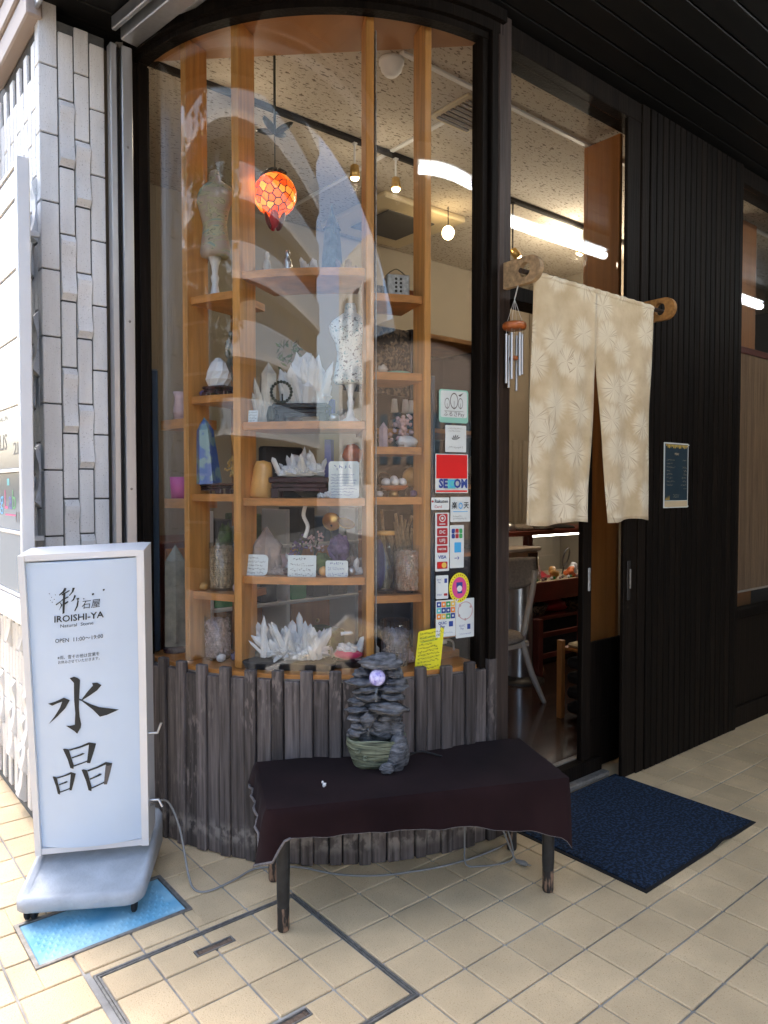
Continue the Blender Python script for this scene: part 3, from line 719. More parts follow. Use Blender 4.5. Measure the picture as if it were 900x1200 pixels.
# slatted wall
sw = thing('slatted_wall', 'black vertical timber slat wall right of the doorway', 'wall', (4.3, 2.28, 0))
obj('backing', MB().box(3.777, 4.855, 2.268, 2.36, 0, 3.75), 'plinth_body', sw)
mm_ = MB().box(-.0275, .0275, 0, .02, 0, 3.745, .003).mesh('slat', 'black_wood')
for i in range(17): inst('slat', mm_, sw, (3.81 + i * .0635, 2.247, .002))
obj('end_board', MB().box(4.856, 4.90, 2.245, 2.36, 0, 3.75, .004), 'black_wood', sw)
# right-hand window
rw = thing('side_window', 'dark framed shop window at the right edge of the photo', 'window', (6.5, 2.3, 0))
obj('glass_pane', MB().box(4.94, 8.9, 2.296, 2.303, .80, 3.644), 'flat_glass', rw)
obj('lower_panel', MB().box(4.902, 9.0, 2.275, 2.33, 0, .74, .004), 'black_wood', rw)
obj('ledge', MB().box(4.902, 9.0, 2.255, 2.34, .745, .80, .004), 'black_wood', rw)
obj('base_rail', MB().box(4.902, 9.0, 2.258, 2.274, 0, .14, .004), 'black_wood', rw)
obj('frame', MB().box(4.902, 4.938, 2.27, 2.33, .801, 3.644, .004), 'black_wood', rw)
bl = thing('reed_blind', 'brown reed roller blind hanging inside the right window', 'blind', (6, 2.5, .85))
for q in range(38): obj('reed', MB().box(4.90 + q * .052, 4.948 + q * .052, 2.50, 2.507, .86, 2.62), 'blind', bl)
obj('head_bar', MB().box(4.9, 6.9, 2.49, 2.52, 2.62, 2.67, .004), 'redwood', bl)
obj('lower_lath', MB().box(4.9, 6.9, 2.495, 2.512, .845, .86), 'pale_wood', bl)
# ---------------------------------------------------------------- the room behind the glass
obj('shop_floor', MB().prism([(1.3, 3.6), (1.45, 3.45), (2.5, 2.47), (9.0, 2.47), (9.0, 5.0), (1.3, 5.0)], .0, .10), 'room_floor', kind='structure')
obj('shop_ceiling', MB().prism([(1.25, 3.535), (1.38, 3.46), (2.50, 2.37), (2.6, 2.402), (9.0, 2.402), (9.0, 5.0), (1.25, 5.0)], 3.701, 3.745), 'ceiling', kind='structure')
one('shop_back_wall', MB().box(1.2, 9.0, 4.9, 5.0, .1, 3.70), 'room_wall', 'beige plaster wall at the back of the shop', 'wall', (4, 4.95, .1))
one('shop_side_wall', MB().box(1.19, 1.26, 3.56, 4.9, .0, 3.70), 'room_wall', 'beige inner wall behind the left end of the bay window', 'wall', (1.2, 4.2, 0))
one('partition_wall', MB().box(5.95, 6.05, 3.3, 4.89, .1, 3.70), 'room_wall', 'pale partition wall at the right of the shop interior', 'wall', (6, 4, .1))
one('ceiling_trim', MB().box(2.3, 8.9, 2.66, 2.69, 3.69, 3.705, .003).box(2.9, 2.93, 2.7, 4.8, 3.69, 3.705, .003), 'white', 'pale strip dividing the speckled shop ceiling', 'ceiling strip', (4, 2.67, 3.69))
wc = thing('wooden_column', 'orange brown boarded column behind the doorway glass', 'column', (3.6, 2.55, .1))
obj('board', MB().box(3.785, 3.815, 2.45, 2.67, .10, 3.69, .004), 'column_wood', wc)
obj('edge_strip', MB().box(3.786, 3.84, 2.671, 2.70, .10, 3.69, .004), 'column_wood', wc)
one('second_column', MB().box(5.60, 5.95, 2.62, 2.85, .1, 3.69, .004), 'column_wood', 'reddish wooden column behind the glass at the right edge', 'column', (5.8, 2.75, .1))
tl = thing('tube_lamp', 'lit white fluorescent tube under the canopy, mirrored in the glass above the doorway', 'ceiling lamp', (3.8, 1.0, 3.6))
obj('tube', MB().tube([(2.16, 1.0, 3.60), (2.17, 1.0, 3.60), (5.41, 1.0, 3.60), (5.42, 1.0, 3.60)], [.018, .028, .028, .018], 12), 'tube_light', tl)
obj('housing', MB().box(2.14, 5.44, .96, 1.04, 3.645, 3.754, .006), 'white', tl)
tl2 = thing('tube_lamp', 'second lit white tube lamp under the canopy, mirrored in the side window', 'ceiling lamp', (7.6, 1.03, 3.6))
obj('tube', MB().tube([(6.92, 1.03, 3.60), (6.93, 1.03, 3.60), (8.21, 1.03, 3.60), (8.22, 1.03, 3.60)], [.02, .034, .034, .02], 12), 'tube_light', tl2)
obj('housing', MB().box(6.90, 8.24, .99, 1.07, 3.645, 3.754, .006), 'white', tl2)
one('lighting_track', MB().box(1.35, 5.6, 3.48, 3.51, 3.67, 3.70, .003), 'dark_metal', 'thin black lighting track along the shop ceiling', 'lighting track', (3, 3.5, 3.68))
def spot(x, y, z0, d, label, ln=.12, pw_=.3):
    t = thing('track_spotlight', label, 'spotlight', (x, y, z0), 'small spotlights on the ceiling track')
    b = Vector((x, y, z0)); e = b + Vector((0, 0, -ln)); dd = Vector(d).normalized()
    obj('stem', MB().tube([b, e], .006, 6).box(x - .012, x + .012, y - .012, y + .012, z0 - .005, z0 + .012), 'white' if ln < .2 else 'dark_metal', t)
    q = dd.to_track_quat('Z', 'Y').to_matrix().to_4x4()
    m = MB(); m.M = Matrix.Translation(e) @ q; m.lathe([(.012, -.01), (.026, 0), (.031, .065), (.03, .066)], n=14); obj('lamp_head', m, 'brass', t)
    m = MB(); m.M = Matrix.Translation(e) @ q; m.lathe([(.0, .0665), (.026, .067), (.02, .078), (0, .08)], n=12); obj('bulb', m, 'bulb_light', t)
    lp = bpy.data.lights.new('spot_lamp', 'POINT'); lp.energy = pw_; lp.color = (1, .84, .64); lp.shadow_soft_size = .03
    lo = bpy.data.objects.new('spot_lamp', lp); COL.objects.link(lo); lo.parent = t; lo.location = e + dd * .12 - b
spot(2.64, 3.495, 3.665, (.1, .1, -1), 'small lit ceiling spotlight just left of the tall inner shelf upright', .13)
spot(2.96, 3.495, 3.665, (-.05, -.1, -1), 'small lit ceiling spotlight between the two right shelf uprights', .12)
spot(4.06, 3.495, 3.665, (.5, -.2, -.6), 'lit brass spotlight seen just above the left curtain bracket', .33)
spot(1.86, 3.495, 3.665, (0, -.3, -1), 'small lit ceiling spotlight left of the amber lantern', .10)
spot(3.70, 3.495, 3.665, (.2, .3, -1), 'small lit spotlight below the end of the white tube lamp', .22)
spot(4.90, 3.495, 3.665, (-.1, .5, -1), 'added ceiling spotlight brightening the counter behind the noren', .12, 4.0)  # spot added to brighten the counter and chair in the doorway
spot(5.60, 3.495, 3.665, (-.1, .5, -1), 'added ceiling spotlight at the right end of the lighting track', .12, 1.6)  # another spot added for more light inside the shop
pb = thing('pendant_bulb', 'bare glowing round bulb hanging on a thin black cord', 'pendant lamp', (3.81, 3.9, 3.7))
obj('cord', MB().tube([(3.81, 3.9, 3.7), (3.81, 3.9, 3.56)], .004, 6), 'dark_metal', pb)
obj('bulb', MB().blob((3.81, 3.9, 3.51), (.045, .045, .05), 14, 10), 'bulb_light', pb)
one('smoke_detector', MB().lathe([(0, -.075), (.03, -.072), (.05, -.05), (.058, -.02), (.062, -.018), (.062, .0), (0, 0)], (2.31, 2.76, 3.70), 24), 'pvc_white', 'round white sensor dome on the bay ceiling', 'smoke detector', (2.31, 2.76, 3.65))
cs = thing('ceiling_air_unit', 'square ceiling air conditioner cassette at the back of the shop', 'air conditioner', (3.62, 4.25, 3.68))
obj('panel', MB().box(3.25, 4.05, 3.95, 4.75, 3.655, 3.70, .012), 'cream', cs)
obj('grille', MB().box(3.42, 3.88, 4.12, 4.58, 3.645, 3.654, .003), 'concrete', cs)
vt = thing('ceiling_vent', 'square ceiling vent grille near the right window jamb', 'vent', (2.95, 2.86, 3.69))
obj('vent_frame', MB().box(2.80, 3.10, 2.72, 3.02, 3.685, 3.70, .004), 'cream', vt)
for i in range(7): obj('louvre', MB().box(2.83, 3.07, 2.75 + i * .037, 2.77 + i * .037, 3.676, 3.684), 'grey_cloth', vt)

# counter and showcase seen through the doorway
ct = thing('glass_showcase', 'red brown timber showcase counter with jewellery under glass', 'counter', (5.2, 4.1, .1))
obj('top_board', MB().box(4.30, 5.93, 3.85, 4.45, 1.235, 1.275, .006), 'redwood', ct)
for x in (4.74, 5.86): obj('post', MB().box(x - .03, x + .03, 3.87, 3.93, .10, 1.234, .004), 'redwood', ct)
obj('display_deck', MB().box(4.36, 5.9, 3.90, 4.45, .80, .83, .004), 'cream', ct)
obj('apron', MB().box(4.78, 5.82, 3.88, 3.90, .67, .832, .004), 'redwood', ct)
obj('lower_shelf', MB().box(4.36, 5.9, 3.90, 4.45, .50, .53, .004), 'redwood', ct)
obj('back_panel', MB().box(4.36, 5.9, 4.452, 4.47, .1, 1.234), 'room_wall', ct)
obj('front_glass', MB().box(4.775, 5.825, 3.895, 3.899, .834, 1.233), 'flat_glass', ct)
obj('black_skirt', MB().box(4.36, 5.83, 4.0, 4.02, .1, .50), 'dark_cloth', ct)
r3 = random.Random(5)
GOOD = 'trinkets on show in the glass counter'
spec = [('jewellery_box', 'dark red open jewellery case in the glass showcase', 5.20, 'crimson'), ('ring_mirror', 'small round standing mirror with a black rim in the showcase', 5.46, 'black_lacquer')]
m = MB(); m.M = TR(5.18, 4.05, .83) @ RZ(.3); m.box(-.10, .10, -.01, .09, 0, .02, .004); m.M = m.M @ Matrix.Rotation(-1.0, 4, 'X'); m.box(-.10, .10, .0, .015, 0.02, .16, .004)
one('jewellery_case', m, 'crimson', 'dark red open jewellery case in the glass showcase', 'jewellery case', (5.18, 4.05, .83))
m = MB(); m.M = TR(5.46, 4.05, 1.0) @ Matrix.Rotation(.25, 4, 'X') @ RZ(.2); m.tube([(.06 * cos(a * pi / 10), 0, .085 * sin(a * pi / 10)) for a in range(20)], .008, 6, True); m.tube([(0, 0, -.085), (0, .0, -.165)], .007, 6)
one('ring_mirror', m, 'black_lacquer', 'small oval mirror with a black rim standing in the showcase', 'mirror', (5.46, 4.05, .835))
for i, (lab, mt, x, y, h) in enumerate((('pale pink crystal bunch at the left of the showcase', 'rose', 4.98, 3.97, .13), ('honey coloured stone piece in the middle of the showcase', 'honey_stone', 5.16, 3.95, .10), ('ochre figurine at the left end of the showcase', 'cream', 4.90, 3.96, .20), ('tan stone piece at the right of the showcase', 'orange_stone', 5.42, 3.95, .08), ('white crystal lump at the right of the showcase', 'quartz', 5.50, 3.96, .11))):
    m = MB()
    for q in range(4): m.blob((x + r3.uniform(-.03, .03), y + r3.uniform(0, .04), .83 + h * (.25 + .2 * q)), (.035, .035, h * .3), 8, 6, .4, 3, i * 4 + q)
    one('showcase_stone', m, mt, lab, 'stone', (x, y, .83))
for i in range(12):
    x = 4.86 + i * .06; m = MB().blob((x, 3.93 + .02 * (i % 2), .845), (.016, .014, .014), 8, 6, .4, 3, i)
    one('tumbled_stone', m, ('quartz', 'green', 'rose', 'grey_stone')[i % 4], ('white', 'green', 'pink', 'grey')[i % 4] + ' tumbled stone near the %s of the showcase front edge' % ('left end', 'middle', 'right end')[i // 4], 'tumbled stone', (x, 3.93, .83), 'tumbled stones in the showcase')
for i, (x, lab) in enumerate(((5.0, 'woven basket of goods low in the counter, nearest the chair'), (5.28, 'dark red folded cloth pouch low in the counter'), (5.55, 'woven tray of goods low in the counter at the right'))):
    one('goods_basket', MB().lathe([(.10, 0), (.14, .09), (.13, .09), (.09, .015), (0, .015)], (x, 4.06, .53), 14) if i != 1 else MB().blob((x, 4.06, .58), (.16, .1, .06), 12, 8, .5, 2, 3, .8), ('wicker', 'crimson', 'wicker')[i], lab, 'basket', (x, 4.06, .53))
bx = thing('tissue_box', 'wooden box on a steel box beside the chair back', 'box', (4.2, 3.72, 1.0))
obj('case', MB().box(4.20, 4.62, 3.70, 3.82, .90, 1.13, .006), 'steel', bx); obj('dark_panel', MB().box(4.50, 4.615, 3.693, 3.699, .98, 1.115, .002), 'black_lacquer', bx)
obj('lid', MB().box(4.18, 4.63, 3.67, 3.84, 1.131, 1.16, .006), 'pale_wood', bx)
bn = thing('steel_bin', 'tall brushed steel cylinder standing behind the grey chair', 'bin', (4.47, 3.72, .1))
obj('body', MB().lathe([(.105, .03), (.105, .78), (.10, .80), (.09, .80), (.0, .78)], (4.47, 3.76, .1), 28), 'steel', bn)
obj('base_ring', MB().lathe([(.20, 0), (.20, .015), (.12, .04), (.10, .05)], (4.47, 3.76, .1), 28), 'dark_metal', bn)
one('light_box_stand', MB().box(4.10, 4.30, 3.9, 4.04, .1, 1.12, .01), 'white', 'pale lit cabinet at the left of the doorway view', 'cabinet', (4.25, 3.97, .1))
for i, (x, y, w, h, mt, lab) in enumerate(((4.42, 4.0, .10, .14, 'black_lacquer', 'dark rounded clock on the counter top'), (4.58, 3.98, .07, .07, 'steel', 'small metal tool on the counter top'), (4.75, 3.98, .11, .05, 'grey_cloth', 'low grey tray on the counter top'), (4.98, 3.98, .14, .03, 'black_lacquer', 'flat black plate on the counter top'), (5.3, 3.98, .12, .03, 'dark_cloth', 'flat dark mat on the counter top'))):
    one('counter_item', MB().lathe([(w * .9, 0), (w, h * .2), (w * .8, h * .7), (w * .3, h), (0, h)], (x, y, 1.275), 14), mt, lab, 'counter item', (x, y, 1.275))
obj('case_light', MB().box(4.80, 5.80, 3.93, 3.95, 1.215, 1.234), 'strip_light', ct)
# chair
ch = thing('chair', 'grey upholstered chair with pale wooden legs seen through the doorway', 'chair', (3.9, 3.25, .1))
def quadbar(m, pts, w, t): return m.tube(pts, w, 8)
m = MB()
nu, nv = 14, 8; vs = []; F = []
for side in (0, 1):
    for j in range(nv + 1):
        for i in range(nu + 1):
            u = i / nu * 2 - 1; v = j / nv
            hw = .215 * (1 - .12 * (1 - v) - .5 * max(0, (.35 - v)) ** 1.4)
            z = .945 + .215 * (v - .03 * (1 - u * u) * (1 - v) * 0) - .05 * (u * u) * (v - .5) * 0 - (.055 * u ** 4) * (1 - v) * -1
            y = 3.23 + .07 * (1 - u * u) - .0 + .03 * v + side * .032
            x = 3.84 + u * hw
            vs.append((x, y, z - .02))
for side in (0, 1):
    o = side * (nu + 1) * (nv + 1)
    for j in range(nv):
        for i in range(nu):
            a = o + j * (nu + 1) + i; F.append((a, a + 1, a + nu + 2, a + nu + 1))
o = (nu + 1) * (nv + 1)
edge = [i for i in range(nu + 1)] + [nu + (nu + 1) * j for j in range(1, nv + 1)] + [nv * (nu + 1) + i for i in range(nu - 1, -1, -1)] + [(nu + 1) * j for j in range(nv - 1, 0, -1)]
for q in range(len(edge)): a, b = edge[q], edge[(q + 1) % len(edge)]; F.append((a, b, b + o, a + o))
m.add(vs, F, True); obj('backrest', m, 'grey_cloth', ch)
obj('seat', MB().lathe([(0, .0), (.17, 0), (.21, .015), (.22, .035), (.20, .055), (0, .06)], (3.80, 3.42, .555), 24, 1, .95), 'grey_cloth', ch)
obj('seat_frame', MB().box(3.66, 4.0, 3.27, 3.30, .515, .555, .006).box(3.66, 3.95, 3.55, 3.58, .515, .555, .006), 'pale_wood', ch)
for p in ([(4.02, 3.24, 1.05), (4.00, 3.25, .9), (3.93, 3.28, .56), (4.02, 3.265, .32), (4.13, 3.24, .10)], [(3.66, 3.24, 1.0), (3.66, 3.26, .56), (3.67, 3.25, .10)], [(3.93, 3.57, .55), (3.98, 3.62, .10)], [(3.66, 3.57, .55), (3.62, 3.62, .10)]):
    obj('leg', MB().tube(p, [.022] * (len(p) - 1) + [.016], 8), 'pale_wood', ch)
ck = thing('wooden_rack', 'orange wooden rack with dark wares inside the doorway', 'rack', (3.85, 2.85, .1))
for x, y in ((3.945, 2.76), (4.36, 2.76), (3.945, 2.96), (4.36, 2.96)): obj('post', MB().box(x - .02, x + .02, y - .02, y + .02, .10, .62, .003), 'column_wood', ck)
obj('top_shelf', MB().box(3.967, 4.338, 2.75, 2.97, .55, .57, .003), 'column_wood', ck)
for q in range(4): obj('dark_ware', MB().box(3.98, 4.33, 2.79, 2.95, .13 + q * .1, .20 + q * .1, .02), 'dark_cloth', ck)
one('folded_towel', MB().box(3.98, 4.26, 2.77, 2.94, .571, .60, .012), 'cream', 'cream folded cloth on the orange rack', 'cloth', (3.9, 2.95, .571))
one('power_cord', MB().tube([(4.07, 2.74, .52), (4.05, 2.735, .42), (3.98, 2.73, .30), (3.96, 2.73, .2), (4.0, 2.73, .14), (4.06, 2.73, .13)], .005, 6), 'cable_white', 'thin white cord dangling in front of the orange rack', 'cord', (3.9, 2.82, .13))
dk = thing('dark_chair_frame', 'dark red wooden frame below the showcase', 'frame', (4.8, 3.7, .1))
for x in (4.62, 5.2): obj('post', MB().box(x - .03, x + .03, 3.66, 3.72, .10, .58, .004), 'redwood', dk)
obj('slat', MB().box(4.65, 5.17, 3.68, 3.70, .25, .29, .003), 'redwood', dk); obj('slat', MB().box(4.65, 5.17, 3.68, 3.70, .42, .46, .003), 'redwood', dk)

# low interior furniture glimpsed between the shelves
cab = thing('storage_cabinet', 'dark cabinet of drawers standing behind the window display', 'cabinet', (2.7, 4.3, .1))
obj('carcass', MB().box(1.7, 3.5, 4.2, 4.85, .10, 1.30, .008), 'redwood', cab)
for i in range(4):
    for j in range(3):
        d = obj('drawer', MB().box(1.74 + i * .44, 2.14 + i * .44, 4.18, 4.199, .16 + j * .38, .50 + j * .38, .006), 'column_wood', cab)
        obj('knob', MB().blob((1.94 + i * .44, 4.165, .33 + j * .38), (.015, .015, .015), 8, 6), 'brass', d)
lo_ = thing('low_rack', 'green and white boxes stacked in a rack behind the window display', 'rack', (2.2, 3.75, .1))
for z in (.55, .95, 1.28): obj('shelf', MB().box(1.75, 2.75, 3.6, 3.9, z, z + .02, .003), 'white', lo_)
for x in (1.76, 2.24, 2.74): obj('upright', MB().box(x - .012, x + .012, 3.61, 3.89, .1, 1.50, .002), 'white', lo_)
for i, (x, z, mt) in enumerate(((1.84, .97, 'green'), (1.98, .97, 'moss'), (2.12, .97, 'dark_cloth'), (2.32, .97, 'green'), (2.48, .97, 'dark_cloth'), (2.62, .97, 'grey_cloth'), (1.86, 1.30, 'dark_cloth'), (2.02, 1.30, 'moss'), (2.38, 1.30, 'dark_cloth'), (2.56, 1.30, 'slateblue'), (1.86, .57, 'dark_cloth'), (2.06, .57, 'slateblue'), (2.36, .57, 'dark_cloth'), (2.6, .57, 'moss'))):
    one('storage_box', MB().box(x - .055, x + .055, 3.62, 3.86, z, z + .15 + .03 * (i % 3), .006), mt, {'green': 'green', 'moss': 'olive', 'dark_cloth': 'black', 'grey_cloth': 'grey', 'slateblue': 'slate blue'}[mt] + ' storage box in the %s half of the %s shelf of the white rack' % ('left' if x < 2.24 else 'right', 'middle' if i < 6 else 'top' if i < 10 else 'lowest'), 'box', (x, 3.74, z), 'boxes on the inner rack')
# inner wooden case right of the display
ic = thing('inner_shelf_case', 'dark wooden shelf case standing inside the right part of the bay', 'shelf case', (2.9, 3.3, .1))
obj('side', MB().box(2.52, 2.54, 2.85, 3.25, .1, 2.45, .004), 'black_lacquer', ic)
obj('side', MB().box(3.12, 3.14, 2.85, 3.25, .1, 2.45, .004), 'black_lacquer', ic)
for z in (.8, 1.24, 1.62, 1.92, 2.42): obj('shelf', MB().box(2.541, 3.119, 2.85, 3.25, z, z + .025, .003), 'oak_shelf', ic)
obj('back', MB().box(2.541, 3.119, 3.235, 3.25, .1, 2.42), 'black_lacquer', ic)
one('wicker_screen', MB().box(2.1, 2.52, 2.86, 2.88, 2.10, 2.44, .004), 'wicker', 'dark woven twig panel in the upper right of the display', 'panel', (2.3, 2.87, 2.1))
one('yellow_globe', MB().blob((2.80, 2.62, 1.74), (.075, .075, .07), 16, 10), 'cream', 'pale yellow globe behind the glass stickers', 'shade', (2.8, 2.62, 1.67))
one('picture_frame', MB().box(3.86, 4.14, 4.86, 4.895, 1.98, 2.3, .006), 'oak', 'wooden picture frame on the back wall by the right glass edge', 'picture', (4, 4.87, 2))
m = MB(); m.box(3.45, 3.452 + .3, 4.0, 4.02, 1.0, 2.0)
cu = thing('door_curtain', 'pale brown striped curtain at the back of the shop', 'curtain', (5.0, 4.8, .1))
for i in range(14): obj('fold', MB().tube([(4.85 + i * .075, 4.78 + .02 * (i % 2), .12), (4.85 + i * .075, 4.78 + .02 * (i % 2), 2.1)], .045, 8), 'room_wall', cu)

# ---------------------------------------------------------------- the street that the bay window mirrors
ob = thing('apartment_block', 'grey apartment block with bluish glass balcony bands across the side street', 'building', (-24, -3, -.13))
obj('walls', MB().box(-32, -21.2, -17.5, 16, -.13, 24), 'concrete', ob)
for i in range(8):
    z = 3.4 + i * 2.6
    bnd = obj('balcony', MB().box(-21.18, -20.0, -17.4, 16, z + .25, z + 1.25, .02), 'band_glass', ob)
    obj('slab_edge', MB().box(-21.18, -19.9, -17.5, 16.1, z, z + .245), 'concrete_white', bnd)
    for j in range(9): obj('window', MB().box(-21.2, -21.185, -16.5 + j * 3.6, -14.1 + j * 3.6, z + 1.3, z + 2.4), 'win_dark', ob)
ob2 = thing('office_block', 'pale narrow office block at the far corner of the street', 'building', (-11, -21, -.13))
obj('walls', MB().box(-15, -6.5, -30, -19, -.13, 10.8), 'concrete_white', ob2)
for i in range(3):
    for j in range(3): obj('window', MB().box(-14 + j * 2.7, -12.4 + j * 2.7, -19.0, -18.985, 1.8 + i * 2.9, 3.4 + i * 2.9), 'win_dark', ob2)
ob3 = thing('street_house', 'low brown street house across the main street', 'building', (3, -17, -.13))
obj('walls', MB().box(-5.5, 16, -26, -17, -.13, 6.5), 'brown_render', ob3)
obj('roof', MB().prism([(-5.8, -26.3), (16.3, -26.3), (16.3, -16.7), (-5.8, -16.7)], 6.5, 6.9), 'slateblue', ob3)
for j in range(8): obj('window', MB().box(-4.4 + j * 2.4, -3.0 + j * 2.4, -17.0, -16.985, 2.4, 4.0), 'win_dark', ob3)
def tree(x, y, h, R, seed, label, n=1500):
    r = random.Random(seed); t = thing('street_tree', label, 'tree', (x, y, -.13))
    m = MB().tube([(x, y, -.13), (x + .05, y, h * .25), (x - .05, y + .05, h * .5), (x, y, h * .8)], [.17, .14, .10, .03], 8)
    for k in range(9):
        a = r.uniform(0, 2 * pi); z = h * r.uniform(.35, .7); m.tube([(x, y, z), (x + cos(a) * R * .4, y + sin(a) * R * .4, z + .5), (x + cos(a) * R * .8, y + sin(a) * R * .8, z + .9)], [.05, .035, .012], 6)
    obj('trunk', m, 'bark', t); m = MB()
    cl = [Vector((r.gauss(0, .42), r.gauss(0, .42), r.uniform(-.9, 1))) for _ in range(34)]
    for k in range(n):
        c = r.choice(cl); p = Vector((x + c.x * R + r.gauss(0, .16) * R, y + c.y * R + r.gauss(0, .16) * R, h * .66 + c.z * h * .30 + r.gauss(0, .2)))
        u = Vector((r.gauss(0, 1), r.gauss(0, 1), r.gauss(0, .5))).normalized() * .11; w = u.orthogonal().normalized() * .055
        m.add([p - u, p + w, p + u, p - w], [(0, 1, 2, 3)])
    o = obj('crown', m, 'leaf', t)
tree(-4.6, 4.4, 6.4, 1.7, 1, 'leafy street tree in the side street left of the shop', 3200)
tree(-5.2, 8.2, 7.2, 1.9, 2, 'taller leafy street tree farther down the side street', 3200)
SIGNC = ((.7447, 3.0695, .1823), (1.0957, 2.8598, .1939), (.6735, 2.9562, 1.3581), (1.0414, 2.7394, 1.3747))
# ---------------------------------------------------------------- wheeled light-box sign
SO = Vector((.8235, 2.796, 0)); E1 = Vector((.855, -.518, 0)); E2 = Vector((.518, .855, 0))
def sl_(u, v, z): return SO + E1 * u + E2 * v + Vector((0, 0, z))
sg = thing('sign_stand', 'white light box sign with black brush lettering on a grey wheeled base', 'sign', SO)
def loop(inset, zf, zb):
    P = []
    for cx, cy, r, a0 in ((.225, -.03, .07, 270), (.225, .50, .05, 0), (-.235, .50, .05, 90), (-.235, -.03, .05, 180)):
        ux = cx - r if cx > 0 else cx + r; vy = cy + r if cy < .2 else cy - r
        for k in range(6):
            a = rad(a0 + 90 * k / 5); u = ux + (r - min(inset, r * .8)) * cos(a); v = vy + (r - min(inset, r * .8)) * sin(a)
            P.append(sl_(u, v, zf + (zb - zf) * max(0, v) / .5))
    return P
m = MB(); rings = [loop(.012, .05, .055), loop(0, .06, .07), loop(0, .088, .19), loop(.008, .102, .205), loop(.022, .106, .208), loop(.04, .102, .175)]
vs = [p for r in rings for p in r]; n = len(rings[0]); F = []
for i in range(len(rings) - 1):
    for k in range(n): F.append((i * n + k, i * n + (k + 1) % n, (i + 1) * n + (k + 1) % n, (i + 1) * n + k))
F += [list(range(n))[::-1], [5 * n + k for k in range(n)]]
m.add(vs, F, True); obj('base', m, 'grey_plastic', sg)
for u, v in ((-.19, .035), (.185, .03), (-.19, .46), (.18, .46)):
    c = sl_(u, v, .030); w = MB(); w.M = Matrix.Translation(c) @ RZ(math.atan2(E1.y, E1.x)) @ Matrix.Rotation(pi / 2, 4, 'Y')
    for o in (-.012, .012) if u < 0 else (0,): w.lathe([(0, o - .009), (.024, o - .009), (.029, o - .005), (.029, o + .005), (.024, o + .009), (0, o + .009)], n=18)
    cst = obj('caster', w, 'rubber', sg); y = MB(); y.M = Matrix.Translation(c) @ RZ(math.atan2(E1.y, E1.x)); y.box(-.022, .022, -.006, .012, .014, .036, .004); obj('fork', y, 'rubber', cst)
BL, BR, TL, TR_ = (Vector(p) for p in SIGNC)
NF = ((BR - BL).cross(TL - BL)).normalized()
if NF.dot(CAM - BL) < 0: NF = -NF
def face(s, t, o=0.):                            # s left-right, t bottom-top, on the bulging front
    p = BL.lerp(BR, s).lerp(TL.lerp(TR_, s), t); b = .034 * (1 - (2 * s - 1) ** 2)
    return p + NF * (b + o)
def bar(m, a, b, w, d0, d1):
    ax = (b - a).normalized(); sd_ = NF.cross(ax).normalized(); P = []
    for q in (a, b):
        for so_, d in ((-w, d0), (w, d0), (w, d1), (-w, d1)): P.append(q + sd_ * so_ + NF * d)
    m.add(P, [(0, 1, 2, 3)[::-1], (4, 5, 6, 7), (0, 4, 5, 1), (1, 5, 6, 2), (2, 6, 7, 3), (3, 7, 4, 0)])
m = MB(); q = lambda s, t: BL.lerp(BR, s).lerp(TL.lerp(TR_, s), t)
bar(m, q(0, -.01), q(0, 1.012), .011, -.15, .016); bar(m, q(1, -.01), q(1, 1.012), .014, -.15, .016)
bar(m, q(.028, 1.003), q(.972, 1.003), .012, -.15, .014); bar(m, q(.028, 0), q(.972, 0), .012, -.15, .010)
obj('frame', m, 'alu_white', sg)
m = MB(); vs = []; F = []; NU = 16
for j in range(2):
    for i in range(NU + 1): vs.append(face(.026 + .948 * i / NU, .012 + .975 * j, -.006))
for i in range(NU): F.append((i, i + 1, NU + 2 + i, NU + 1 + i))
for j in range(2):
    o = len(vs); vs += [face(.026 + .948 * i / NU, .012 + .975 * j, -.006) for i in range(NU + 1)] + [q(.026 + .948 * i / NU, .012 + .975 * j) - NF * .004 for i in range(NU + 1)]
    for i in range(NU): F.append((o + i, o + i + 1, o + NU + 2 + i, o + NU + 1 + i))
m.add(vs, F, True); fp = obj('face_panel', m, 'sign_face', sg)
m = MB(); m.add([q(.03, 0) - NF * .14, q(.97, 0) - NF * .14, q(.97, 1) - NF * .14, q(.03, 1) - NF * .14, q(.03, 0) - NF * .02, q(.97, 0) - NF * .02, q(.97, 1) - NF * .02, q(.03, 1) - NF * .02], [(0, 3, 2, 1), (4, 5, 6, 7), (0, 1, 5, 4), (2, 3, 7, 6), (0, 4, 7, 3), (1, 2, 6, 5)])
obj('back_box', m, 'alu_white', sg)
def spx(px, py, o=-.003):                        # a mark's place on the face, from the width and height fractions of the panel
    t = 1 - (py - 652) / 343.; s = (px - (25 + 22 * (1 - t))) / (140 - 16.5 * (1 - t)); t += (s - .5) * .020
    return face(s, t, o)
def stroke(m, pts, ox=40, oy=780, k=8.): m.add([spx(ox + x / k, oy + y / k) for x, y in pts], [list(range(len(pts)))])
m = MB()
for pts in (
    [(342, 52), (385, 42), (420, 58), (440, 78), (432, 250), (430, 330), (437, 420), (452, 490), (447, 525), (415, 578), (388, 550), (340, 515), (308, 492), (350, 496), (392, 490), (396, 380), (385, 260), (382, 100)],
    [(135, 275), (200, 260), (288, 228), (345, 256), (300, 330), (225, 400), (140, 468), (200, 395), (250, 320), (272, 264), (230, 275), (175, 296)],
    [(432, 250), (455, 262), (510, 195), (560, 145), (552, 120), (600, 124), (640, 152), (600, 195), (530, 235), (462, 268), (540, 315), (620, 355), (700, 378), (800, 410), (690, 440), (625, 446), (560, 370), (500, 315), (455, 274), (434, 266)]): stroke(m, pts)
